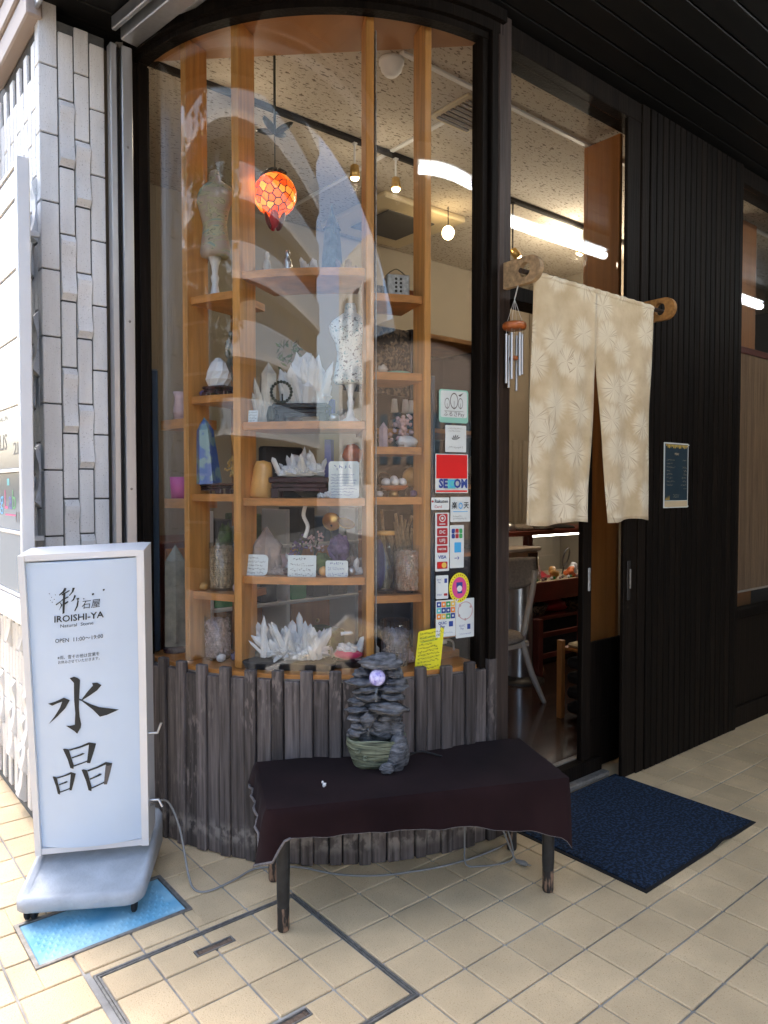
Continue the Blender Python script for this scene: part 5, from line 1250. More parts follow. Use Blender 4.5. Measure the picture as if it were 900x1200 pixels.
def jar(th, r, z, R, h, fill, fillh, label, lid=None, tape=None):
    p = ring(th, r, z); t = thing('glass_jar', label, 'jar', p)
    obj('glass', MB().lathe([(0, .0), (R * .94, .0), (R, .006), (R, h), (R * .965, h), (R * .95, .012), (0, .012)], p, 26), 'clear', t)
    if fill:
        q = random.Random(int(th * 10)); m = MB(); m.lathe([(0, .013), (R * .86, .013), (R * .86, fillh), (0, fillh)], p, 20)
        rows = int(fillh / .011)
        for i in range(rows):
            for k in range(26):
                a = 2 * pi * (k + .5 * (i % 2)) / 26 + q.uniform(-.1, .1); rr = R * .88
                s = .0068 * q.uniform(.7, 1.3); m.blob(p + Vector((rr * cos(a), rr * sin(a), .019 + i * .011)), (s, s, s), 5, 3, .3, 2, k, 0, False)
        for k in range(40):
            a = q.uniform(0, 2 * pi); rr = R * .85 * q.random() ** .5; m.blob(p + Vector((rr * cos(a), rr * sin(a), fillh + q.uniform(0, .012))), (.008, .008, .007), 5, 3, .3, 2, k, 0, False)
        obj('gravel', m, fill, t, kind='stuff')
    if lid: obj('lid', MB().lathe([(0, h), (R * 1.05, h), (R * 1.05, h + .018), (0, h + .02)], p, 22), lid, t)
    return t
def card(th, r, z, w, h, label, mt='paper', tilt=.18, rot=0, seed=1, rows=(.9, .8, .95, .9, .7), head=None, rr=.010, ink='navy'):
    c = at_(th, r, z) @ RZ(rot) @ Matrix.Rotation(-tilt, 4, 'X')
    t = thing('note_card', label, 'card', ring(th, r, z)); m = MB(); m.M = c
    P = rrect(w, h, rr); m.add([(a, 0, h / 2 + b) for a, b in P] + [(a, .002, h / 2 + b) for a, b in P], [list(range(len(P)))[::-1], [len(P) + k for k in range(len(P))]] + [(k, (k + 1) % len(P), len(P) + (k + 1) % len(P), len(P) + k) for k in range(len(P))])
    obj('card', m, mt, t); m = MB(); m.M = c
    hh = h * (.70 if head else .86); v, f = scribble(rows, w * .84, hh, seed, .0016); put2d(m, v, f, lambda a, b: (a, -.0008, h * .46 - (h * .5 - hh * .5) * (.9 if head else 0) + b + (.02 * h if not head else 0)))
    if head: v, f = scribble([head], w * .6, h * .26, seed + 50, .0024); put2d(m, v, f, lambda a, b: (a, -.0008, h * .82 + b))
    obj('handwriting', m, ink, t); return t
S1 = .0168                                        # half a shelf board
# --- left-most bay
m = MB(); c = ring(-85, 1.10, .816); m.M = TR(*c) @ RZ(.4); m.crystal((0, 0, .03), (0, 0, 1), .50, .052, 6, .16); one('stone_obelisk', m, 'grey_stone', 'tall grey brown stone point standing on the sill at the far left', 'obelisk', c)
m = MB(); m.lathe([(.062, 0), (.062, .015), (.055, .03), (0, .03)], c, 20); one('display_plinth', m, 'plum_lacquer', 'dark round plinth under the tall grey stone point', 'plinth', c)
c = ring(-84, 1.08, 1.5735); m = MB(); m.lathe([(0, 0), (.044, 0), (.050, .105), (.045, .105), (.041, .01), (0, .01)], c, 22); one('pink_cup', m, 'pinkbox', 'bright pink cup on the short left shelf', 'cup', c)
c = ring(-83.5, 1.08, 1.953); m = MB(); m.lathe([(0, 0), (.032, 0), (.036, .05), (.028, .11), (.036, .14), (.033, .14), (.0, .1)], c, 18); one('pale_vase', m, 'rose', 'pale pink and blue glass vase on the upper short shelf', 'vase', c)
c = ring(-88.4, 1.16, .816); m = MB(); m.M = at_(-88.0, 1.165, 0); m.box(-.010, .014, -.03, .01, .816, 2.205, .008); one('tall_blue_panel', m, 'slateblue', 'tall narrow slate blue board at the left edge of the bay window', 'board', c)
# --- bay A
def torso(th, r, z, k, mt, label, base):
    p = ring(th, r, z); t = thing('torso_stand', label, 'mannequin', p); zb = .185 * k
    prof = [(0, .0), (.060, .0), (.066, .02), (.060, .06), (.052, .11), (.050, .14), (.058, .19), (.068, .235), (.072, .265), (.066, .29), (.040, .315), (.024, .33), (.021, .36), (.017, .372), (0, .376)]
    m = MB(); m.M = TR(p.x, p.y, p.z + zb) @ RZ(rad(th)); m.lathe([(a * k, b * k) for a, b in prof], n=26, sx=1.22, sy=.78)
    vs = [Vector(v) for v in m.v]; inv = m.M.inverted(); o = []
    for v in vs:                                  # shoulders, bust
        q_ = inv @ v; zz = q_.z / k
        if .20 < zz < .30: q_.x *= 1 + .16 * sin((zz - .20) / .10 * pi)
        if .17 < zz < .27 and q_.y < 0: q_.y -= .022 * k * sin((zz - .17) / .10 * pi) * (1 - min(1, abs(abs(q_.x) / k - .035) / .04))
        o.append(m.M @ q_)
    m.v = o; obj('torso', m, mt, t)
    m = MB(); m.lathe([(0, 0), (.05 * k, 0), (.052 * k, .008), (.02 * k, .03 * k), (.013 * k, .07 * k), (.018 * k, .10 * k), (.012 * k, .115 * k), (.016 * k, .15 * k), (.03 * k, .188 * k), (0, .188 * k)], p, 18); obj('stand', m, base, t)
torso(-70.5, 1.06, 2.486 + S1, 1.08, 'torso_marble', 'pale marbled green and beige torso form on a white foot, upper left shelf', 'white')
c = ring(-68.6, 1.08, 2.03 + S1)
stand(TR(*c) @ rot_to(-68), .13, .09, .05, 'display_stand', 'plum_lacquer', 'brown carved stand under the clear rounded crystal', c)
c2 = c + Vector((0, 0, .052)); m = MB(); m.M = TR(*c2) @ rot_to(-60)
vs = []; n = 9
for i, (rr, zz) in enumerate(((.05, 0), (.066, .03), (.060, .065), (.035, .11), (.012, .13))):
    for k in range(n): vs.append((rr * cos(2 * pi * k / n + i * .3), .7 * rr * sin(2 * pi * k / n + i * .3), zz))
m.add(vs, [(i * n + k, i * n + (k + 1) % n, (i + 1) * n + (k + 1) % n, (i + 1) * n + k) for i in range(4) for k in range(n)] + [list(range(n))[::-1], [4 * n + k for k in range(n)]])
one('clear_crystal', m, 'quartz', 'clear faceted rounded crystal on a small brown stand', 'crystal', c2)
c = ring(-67, .97, 2.03 + S1); m = MB(); q_ = random.Random(8)
for k in range(26):
    a = q_.uniform(-1, 1); b = q_.uniform(-.5, .5); e = c + Vector((a * .06, b * .06, q_.uniform(.16, .30))); m.tube([c, c.lerp(e, .5) + Vector((a * .02, 0, .02)), e], [.004, .003, .0015], 5); m.blob(e, (.014, .014, .022), 6, 4, .4, 2, k)
one('dried_flowers', m, 'grey_stone', 'bunch of dry grey twigs behind the clear rounded crystal', 'dried flowers', c)
c = ring(-71, 1.07, 1.58 + S1)
stand(TR(*c) @ rot_to(-70), .17, .10, .05, 'obelisk_stand', 'plum_lacquer', 'dark glossy stand under the blue green obelisk', c)
c2 = c + Vector((0, 0, .051)) + Vector((-.02, .01, 0)); m = MB(); m.M = TR(*c2) @ RZ(.5) @ Matrix.Rotation(-.10, 4, 'Y'); n = 6; vs = []
for rr, zz in ((.072, 0), (.044, .25), (0.0, .31)): vs += [(rr * cos(2 * pi * k / n), rr * sin(2 * pi * k / n) * .8, zz) for k in range(n)] if rr else [(0, 0, zz)]
m.add(vs, [(k, (k + 1) % n, n + (k + 1) % n, n + k) for k in range(n)] + [(n + k, n + (k + 1) % n, 12) for k in range(n)] + [list(range(n))[::-1]])
one('blue_obelisk', m, 'blue_stone', 'blue and green stone obelisk on a dark stand in the left bay', 'obelisk', c2)
def wire_tree(c, h, w, seed, label, mt='brass', leaf=None):
    t = thing('wire_tree', label, 'ornament tree', c); q_ = random.Random(seed); m = MB(); lf = MB()
    m.tube([c, c + Vector((.004, 0, h * .3)), c + Vector((-.003, 0, h * .5))], [.006, .005, .004], 6)
    for k in range(12):
        a = q_.uniform(0, 2 * pi); e = c + Vector((cos(a) * w * q_.uniform(.3, 1), sin(a) * w * .5, h * q_.uniform(.5, 1))); b = c + Vector((0, 0, h * .45))
        m.tube([b, b.lerp(e, .5) + Vector((0, 0, .02)), e], [.003, .002, .0012], 5)
        for _ in range(4): lf.blob(e + Vector((q_.gauss(0, .008), q_.gauss(0, .008), q_.gauss(0, .008))), (.006, .006, .006), 6, 4)
    obj('branches', m, mt, t); obj('beads', lf, leaf or mt, t)
c = ring(-64.5, 1.06, 1.58 + S1); wire_tree(c, .17, .05, 4, 'small twisted gold wire tree beside the blue obelisk')
m = MB(); m.M = at_(-62.6, 1.05, 1.58 + S1) @ Matrix.Rotation(-.18, 4, 'Y'); m.box(-.011, .011, -.008, .008, .004, .29, .003); one('leaning_stick', m, 'oak', 'flat wooden stick leaning against the upright in the left bay', 'stick', ring(-62.6, 1.05, 1.6))
jar(-68.6, 1.065, 1.126 + S1, .058, .225, 'gravel_beige', .195, 'glass jar of beige gravel on the lower left shelf')
jar(-70.2, 1.065, .816, .062, .205, 'gravel_pink', .175, 'glass jar of pale pink gravel standing on the sill')
c = ring(-72.2, .97, 1.126 + S1); m = MB(); m.blob(c + Vector((0, 0, .15)), (.05, .05, .15), 14, 10, .35, 3, 5, .98); one('moss_column', m, 'moss', 'yellow green mossy column behind the left upright', 'plant', c)
m = MB(); c = ring(-66.5, .95, 1.126 + S1); m.box(c.x - .05, c.x + .05, c.y - .03, c.y + .03, c.z, c.z + .30, .006); one('grey_case', m, 'steel', 'grey metal case behind the beige gravel jar', 'case', c)
# --- bay B, top
lc = Vector((1.825, 3.045, 3.02)); ln = thing('amber_lantern', 'round amber mosaic glass lantern hanging in the bay window', 'lantern', lc)
q_ = random.Random(12); R = .100; pts = []
N_ = 104
for k in range(N_):
    z = 1 - 2 * (k + .5) / N_; a = k * 2.39996; pts.append(Vector((math.sqrt(1 - z * z) * cos(a), math.sqrt(1 - z * z) * sin(a), z)))
pts = [(p + Vector((q_.gauss(0, .07), q_.gauss(0, .07), q_.gauss(0, .07)))).normalized() for p in pts]
obj('lead_shell', MB().blob(lc, (R * .985, R * .985, R * .985), 32, 20), 'lead', ln)
for i, p in enumerate(pts):                       # each glass piece is the Voronoi cell of its point
    u = p.orthogonal().normalized(); w = p.cross(u)
    poly_ = [(-.6, -.6), (.6, -.6), (.6, .6), (-.6, .6)]
    for j, o_ in enumerate(pts):
        if i == j or (o_ - p).length > .95: continue
        d = o_ - p; nx, ny = d.dot(u), d.dot(w); L = math.hypot(nx, ny)
        if L < 1e-6: continue
        nx /= L; ny /= L; lim = math.tan(math.acos(max(-1, min(1, p.dot(o_)))) / 2) - .030; out = []
        for a_, b_ in zip(poly_, poly_[1:] + poly_[:1]):
            da = a_[0] * nx + a_[1] * ny - lim; db = b_[0] * nx + b_[1] * ny - lim
            if da <= 0: out.append(a_)
            if da * db < 0: t_ = da / (da - db); out.append((a_[0] + (b_[0] - a_[0]) * t_, a_[1] + (b_[1] - a_[1]) * t_))
        poly_ = out
        if len(poly_) < 3: break
    if len(poly_) < 3: continue
    top = [lc + (p + u * a_ + w * b_).normalized() * R * 1.012 for a_, b_ in poly_]; bot = [lc + (p + u * a_ + w * b_).normalized() * R * .97 for a_, b_ in poly_]; n = len(poly_)
    cc = lc + p * R * 1.03; m = MB(); m.add(top + bot + [cc], [(k, (k + 1) % n, 2 * n) for k in range(n)] + [(n + k, n + (k + 1) % n, (k + 1) % n, k) for k in range(n)]); obj('glass_piece', m, 'amber', ln)
m = MB(); m.lathe([(.045, .085), (.035, .105), (.02, .115), (.006, .13), (.0, .13)], lc, 16); m.tube([lc + Vector((0, 0, .12)), lc + Vector((0, 0, .30))], .003, 6)
for k in range(5):
    a = k * 1.256; m.M = TR(*(lc + Vector((.05 * cos(a), .05 * sin(a), .10)))) @ RZ(a) @ Matrix.Rotation(.6, 4, 'Y'); m.blob((0, 0, 0), (.03, .022, .008), 8, 5)
m.M = Matrix.Identity(4)
for k in range(4):
    a = k * 1.57 + .5; m.M = TR(*(lc + Vector((.03 * cos(a), .03 * sin(a), .30)))) @ RZ(a) @ Matrix.Rotation(-.3, 4, 'Y'); m.blob((.02, 0, 0), (.055, .022, .012), 10, 6, .2, 3, k)
m.M = Matrix.Identity(4); m.tube([lc + Vector((0, 0, .29)), lc + Vector((0, 0, .65))], .006, 6)
obj('leaf_cap', m, 'bronze', ln)
for k in range(5):
    a = k * 1.256 + .3; m = MB(); m.M = TR(*(lc + Vector((.035 * cos(a), .035 * sin(a), -.125)))) @ RZ(a) @ Matrix.Rotation(.35, 4, 'Y'); m.blob((0, 0, 0), (.009, .022, .042), 10, 8); obj('drop_petal', m, 'crimson' if k % 2 else 'redwood', ln)
lp = bpy.data.lights.new('lantern_glow', 'POINT'); lp.energy = .05; lp.color = (1, .35, .08); lp.shadow_soft_size = .05
lo = bpy.data.objects.new('lantern_glow', lp); COL.objects.link(lo); lo.parent = ln; lo.location = (-.14, -.1, -.02)

c = ring(-39.0, .98, 2.565 + S1); tt = thing('stone_tower', 'dark grey green pointed tower ornament on the upper shelf', 'ornament', c)
m = MB(); m.M = TR(*c) @ RZ(.7)
m.box(-.05, .05, -.04, .04, 0, .03, .004); n = 8; vs = []
for rr, zz in ((.052, .03), (.045, .12), (.038, .20), (.034, .23)): vs += [(rr * cos(2 * pi * k / n), rr * sin(2 * pi * k / n), zz) for k in range(n)]
m.add(vs, [(i * n + k, i * n + (k + 1) % n, (i + 1) * n + (k + 1) % n, (i + 1) * n + k) for i in range(3) for k in range(n)] + [[3 * n + k for k in range(n)]])
obj('tower_body', m, 'tower_stone', tt); m = MB(); m.M = TR(*c) @ RZ(.7); m.lathe([(.042, .225), (.03, .24), (.022, .27), (.012, .29), (.003, .34), (0, .345)], n=10, smooth=False)
for sx in (-1, 1): m.lathe([(.010, .20), (.009, .25), (.0, .275)], (sx * .03, -.02, 0), 8)
obj('spire', m, 'tower_stone', tt)
for k, (th, lab, mt) in enumerate(((-55.5, 'small pale figurine at the left end of the upper shelf', 'quartz_milk'), (-50, 'small grey figurine in the middle of the upper shelf', 'steel'))):
    c = ring(th, 1.04, 2.565 + S1); one('figurine', MB().lathe([(0, 0), (.022, 0), (.024, .01), (.012, .03), (.020, .05), (.016, .075), (.008, .085), (.013, .10), (.008, .118), (0, .12)], c, 14), mt, lab, 'figurine', c)
# --- bay B, second shelf
c = ring(-46.5, 1.03, 1.90 + S1); stand(TR(*c) @ rot_to(-44), .255, .12, .088, 'quartz_stand', 'black_lacquer', 'black lacquer stand under the big pale quartz group', c)
c2 = c + Vector((.012, -.0, .089)); q_ = random.Random(3); m = MB(); m.M = TR(*c2) @ rot_to(-44)
m.blob((0, 0, .05), (.115, .05, .09), 16, 9, .4, 2.5, 6, .55, False)
m.blob((.01, 0, .12), (.08, .045, .10), 16, 10, .35, 3.5, 16, .8, False)
for k in range(60):
    u = q_.uniform(-.085, .085); L = (.25 - abs(u) * .8) * q_.uniform(.35, 1.05); m.crystal((u, q_.uniform(-.035, .02), .0), (u * 1.2 + q_.gauss(0, .16), q_.gauss(-.15, .2), 1), L, q_.uniform(.012, .03), 6, .25)
one('quartz_group', m, 'quartz', 'big pale clear quartz group on a black stand, second shelf from the top', 'quartz', c2)
c = ring(-55.2, 1.06, 1.90 + S1); q_ = random.Random(21); m = MB(); m.M = TR(*c) @ rot_to(-52)
m.crystal((0, 0, 0), (.03, 0, 1), .28, .042, 6, .2)
for k in range(9): m.crystal((q_.uniform(-.03, .03), -.02, 0), (q_.gauss(0, .1), -.1, 1), q_.uniform(.1, .24), .016, 6, .25)
one('milky_quartz', m, 'quartz_milk', 'tall milky yellow quartz column left of the bracelet', 'quartz', c)
c = ring(-50.5, 1.10, 1.90 + S1); t = thing('bracelet_holder', 'beaded bracelet with dark green tassel on a small dark holder', 'bracelet', c)
m = MB(); cc = c + Vector((.0, 0, .135)); M_ = TR(*cc) @ rot_to(-46)
for k in range(20):
    m.M = M_; a = 2 * pi * k / 20; m.blob((.046 * cos(a), -.012, .046 * sin(a)), (.0078, .0078, .0078), 8, 6)
obj('beads', m, 'bronze', t)
m = MB(); m.M = TR(*c) @ rot_to(-46); m.tube([(-.03, -.01, .085), (-.045, -.02, .06)], .003, 6); m.lathe([(0, 0), (.018, .0), (.022, .03), (.015, .058), (.012, .07), (0, .075)], (-.045, -.02, 0), 12); obj('tassel', m, 'bronze', t)
m = MB(); m.M = TR(*c) @ rot_to(-46); m.box(-.02, .02, .0, .03, 0, .008).tube([(0, .015, .008), (0, .005, .13)], .004, 6); obj('holder', m, 'black_lacquer', t)
card(-57.0, 1.135, 1.90 + S1, .042, .058, 'small price slip leaning at the left end of the second shelf', tilt=.25, rot=.25, seed=31, rows=(.9, .8, .9, .7), rr=.002, ink='ink')
torso(-34.2, 1.02, 1.90 + S1, .98, 'torso_print', 'white torso form printed with dark blossoms, on the second shelf', 'white')
c = ring(-40.0, .96, 1.562 + S1); m = MB(); m.M = TR(*c) @ RZ(.5); m.box(-.017, .017, -.017, .017, 0, .27, .003); one('purple_pillar', m, 'purple', 'slim purple blue pillar behind the shelf goods', 'pillar', c)
m = MB(); c = ring(-39.6, .95, 1.90 + S1); m.M = TR(*c) @ RZ(.5); m.box(-.017, .017, -.017, .017, 0, .12, .003); one('purple_block', m, 'purple', 'short purple blue block right of the big quartz group', 'block', c)
c = ring(-51.0, .93, 1.90 + S1); m = MB(); q_ = random.Random(31)
for k in range(70):
    a = q_.uniform(0, 6.28); e = c + Vector((cos(a) * .075 * q_.random() ** .5, sin(a) * .05, q_.uniform(.26, .40))); u = Vector((q_.gauss(0, 1), q_.gauss(0, 1), 1)).normalized() * .022; w = u.orthogonal().normalized() * .007
    m.add([e - u, e + w, e + u, e - w], [(0, 1, 2, 3)])
m.tube([c, c + Vector((0, 0, .28))], .006, 6); one('sprig_plant', m, 'moss', 'yellow green sprig plant behind the milky quartz', 'plant', c)
# --- bay B, third shelf
c = ring(-56.6, 1.08, 1.562 + S1); m = MB(); m.M = TR(*c) @ rot_to(-50) @ Matrix.Rotation(.10, 4, 'Y'); m.lathe([(0, .0), (.048, .0), (.054, .01), (.050, .07), (.043, .14), (.034, .165), (.0, .172)], (0, 0, 0), 22, 1, .75); one('honey_stone', m, 'honey_stone', 'honey yellow polished stone post on the third shelf', 'stone', c)
c = ring(-46.5, 1.06, 1.562 + S1); stand(TR(*c) @ rot_to(-46), .275, .11, .094, 'cluster_stand', 'plum_lacquer', 'dark plum lacquer stand under the white crystal cluster', c)
c2 = c + Vector((0, 0, .095)); one('crystal_cluster', cluster(TR(*c2) @ rot_to(-46), 0, .20, .09, .135, 130, 5, .25, (.006, .013)), 'quartz', 'spiky clear crystal cluster on a plum stand, third shelf', 'crystal cluster', c2)
card(-36.0, 1.125, 1.562 + S1, .136, .165, 'large handwritten card on the third shelf by the upright', tilt=.10, rot=-.08, seed=41, rows=(.9, .85, 1, .95, .9, 1, .9, .85, .2), head=.8, rr=.012)
c = ring(-33.6, .97, 1.562 + S1); m = MB(); m.blob(c + Vector((0, 0, .20)), (.05, .045, .048), 18, 12, .2, 2, 4); one('orange_stone', m, 'orange_stone', 'glossy orange stone lump above the large handwritten card', 'stone', c + Vector((0, 0, .15)))
m = MB(); m.lathe([(0, 0), (.04, 0), (.025, .02), (.03, .15), (0, .152)], c, 16); one('stone_pedestal', m, 'black_lacquer', 'dark pedestal holding the orange stone lump', 'stand', c)
c = ring(-54.5, .93, 1.562 + S1); m = MB(); m.box(c.x - .11, c.x + .11, c.y - .03, c.y + .03, c.z, c.z + .24, .01); one('dark_planter', m, 'dark_cloth', 'dark trough behind the crystal cluster', 'trough', c)
# --- bay B, fourth shelf
c = ring(-56.0, 1.04, 1.213 + S1); m = MB(); m.M = TR(*c) @ rot_to(-52); q_ = random.Random(2)
m.blob((0, 0, .085), (.075, .055, .10), 12, 8, .35, 2, 9, .85, False); m.crystal((0, 0, .02), (.02, -.05, 1), .20, .062, 6, .4)
one('smoky_quartz', m, 'quartz_smoky', 'rounded smoky quartz behind the left card on the fourth shelf', 'quartz', c)
c = ring(-52.6, 1.08, 1.213 + S1); one('rose_quartz_chips', cluster(TR(*c) @ rot_to(-52), 0, .10, .06, .075, 16, 9, .4, (.006, .012)), 'quartz_smoky', 'small brown crystal points between the left and middle cards', 'crystal cluster', c)
c = ring(-47.6, 1.00, 1.213 + S1); wire_tree(c, .17, .07, 9, 'bead tree with pale stone leaves behind the middle card', 'bronze', 'amethyst')
c = ring(-43.5, 1.02, 1.213 + S1); wire_tree(c, .19, .055, 13, 'bead tree with clear stone leaves behind the right of the middle card', 'bronze', 'rose')
c = ring(-41.3, 1.06, 1.213 + S1); m = MB(); m.blob(c + Vector((0, 0, .045)), (.05, .04, .05), 12, 8, .5, 4, 3, .9); one('moss_ball', m, 'moss', 'small mossy plant between the middle and right cards', 'plant', c)
c = ring(-40.8, 1.11, 1.213 + S1); m = MB(); m.blob(c + Vector((0, 0, .022)), (.02, .018, .022), 10, 7, .3, 3, 3); one('brown_pebble', m, 'honey_stone', 'brown pebble left of the right card', 'pebble', c)
c = ring(-37.2, 1.0, 1.213 + S1); stand(TR(*c) @ rot_to(-37), .10, .07, .06, 'amethyst_stand', 'plum_lacquer', 'reddish brown stand under the amethyst', c)
c2 = c + Vector((0, 0, .061)); m = MB(); m.M = TR(*c2) @ rot_to(-30); m.blob((0, 0, .055), (.052, .04, .065), 14, 10, .3, 4, 8, .85, False); one('amethyst', m, 'amethyst', 'dark purple amethyst block above the right card', 'amethyst', c2)
for k, (th, r, zz, lab, a) in enumerate(((-39.5, .95, .235, 'upright gold shell half above the amethyst', 1.2), (-35.5, .95, .225, 'tilted gold dish with dry leaves above the amethyst', .5))):
    c = ring(th, r, 1.213 + S1 + zz); m = MB(); m.M = TR(*c) @ rot_to(th) @ Matrix.Rotation(a, 4, 'X') @ Matrix.Rotation(.3, 4, 'Y'); m.lathe([(0, -.012), (.03, -.008), (.045, .008), (.042, .01), (.028, -.002), (0, -.006)], n=18); one('gold_dish', m, 'brass', lab, 'dish', c)
    m = MB(); b_ = ring(th, r, 1.213 + S1); m.lathe([(0, 0), (.025, 0), (.006, .01), (.005, zz - .012), (0, zz - .012)], b_, 12); one('dish_stand', m, 'bronze', 'slim dark stand below the ' + ('upright gold shell half' if k == 0 else 'tilted gold dish'), 'stand', b_)
c = ring(-33.4, 1.06, 1.213 + S1); one('white_points', cluster(TR(*c) @ rot_to(-34), 0, .07, .05, .09, 12, 4, .7, (.006, .011)), 'quartz', 'white crystal points beside the upright, right of the cards', 'crystal cluster', c)
c = ring(-34.2, 1.10, 1.213 + S1); m = MB(); m.blob(c + Vector((0, 0, .02)), (.02, .02, .022), 10, 7, .3, 3, 13); one('grey_pebble', m, 'steel', 'shiny grey pebble right of the right card', 'pebble', c)
card(-56.8, 1.135, 1.213 + S1, .122, .095, 'rounded handwritten card at the left of the fourth shelf', tilt=.2, rot=.12, seed=51, rows=(.6, .95, .8, .95, .9), rr=.022, ink='ink')
card(-45.5, 1.135, 1.213 + S1, .128, .095, 'square cornered handwritten card in the middle of the fourth shelf', tilt=.12, rot=.0, seed=52, rows=(.95, .9, .95), head=.6, rr=.003, ink='ink')
card(-37.6, 1.135, 1.213 + S1, .100, .072, 'small handwritten card at the right of the fourth shelf', tilt=.12, rot=-.05, seed=53, rows=(.9, .95), head=.9, rr=.008)
m = MB(); c = ring(-45.3, 1.07, 1.50); m.tube(smooth([c + Vector((0, 0, .045)), c + Vector((-.01, 0, .0)), c + Vector((.012, .0, -.05)), c + Vector((-.004, 0, -.10))]), [.009] * 16, 8); one('hanging_strand', m, 'white', 'white bead strand hanging below the third shelf', 'strand', c)
c = ring(-58.0, .98, 1.213 + S1); m = MB(); m.lathe([(0, 0), (.03, 0), (.038, .06), (0, .06)], c, 14); one('small_pot', m, 'chime_wood', 'small terracotta pot at the left of the fourth shelf', 'pot', c)
m = MB(); m.blob(c + Vector((0, 0, .09)), (.04, .04, .04), 12, 8, .5, 5, 2); one('pot_plant', m, 'moss', 'bright green tuft in the small terracotta pot', 'plant', c + Vector((0, 0, .06)))
# --- bay B, on the sill
c = ring(-48.5, 1.08, .816); m = MB(); m.M = TR(*c) @ rot_to(-47); 
vs = []; P = rrect(.43, .20, .04); n = len(P)
for z_, k in ((0, .94), (.03, 1.0), (.036, .97), (.030, .90)): vs += [(a * k, b * k, z_) for a, b in P]
m.add(vs, [(i * n + q, i * n + (q + 1) % n, (i + 1) * n + (q + 1) % n, (i + 1) * n + q) for i in range(3) for q in range(n)] + [list(range(n))[::-1], [3 * n + q for q in range(n)]]); one('black_tray', m, 'dark_cloth', 'flat black tray on the sill under the largest crystal cluster', 'tray', c)
c2 = c + Vector((.01, .0, .035)); one('large_crystal_cluster', cluster(TR(*c2) @ rot_to(-47), 0, .27, .15, .20, 230, 15, .55, (.006, .016)), 'quartz', 'largest white crystal cluster spread over a black tray on the sill', 'crystal cluster', c2)
c = ring(-34.9, 1.09, .816); m = MB(); m.M = TR(*c) @ rot_to(-30); m.box(-.07, .07, -.035, .035, .0, .035, .006); one('dark_block', m, 'black_lacquer', 'dark block under the pink velvet cushion', 'block', c)
m = MB(); m.M = TR(*(c + Vector((0, 0, .036)))) @ rot_to(-30); m.blob((0, 0, .022), (.068, .045, .024), 18, 8, .15, 3, 2, .9); one('pink_cushion', m, 'pink_velvet', 'pink velvet cushion on the sill beside the upright', 'cushion', c + Vector((0, 0, .036)))
c2 = c + Vector((0, 0, .072)); mm2 = cluster(TR(*c2) @ rot_to(-34), 0, .10, .07, .075, 26, 25, .8, (.007, .014)); mm2.M = TR(*c2) @ rot_to(-34) @ Matrix.Rotation(1.5, 4, 'Y'); mm2.crystal((-.085, -.02, -.03), (0, 0, 1), .055, .007, 6, .15); one('cushion_crystal', mm2, 'quartz', 'small white crystal cluster on the pink cushion', 'crystal cluster', c2)
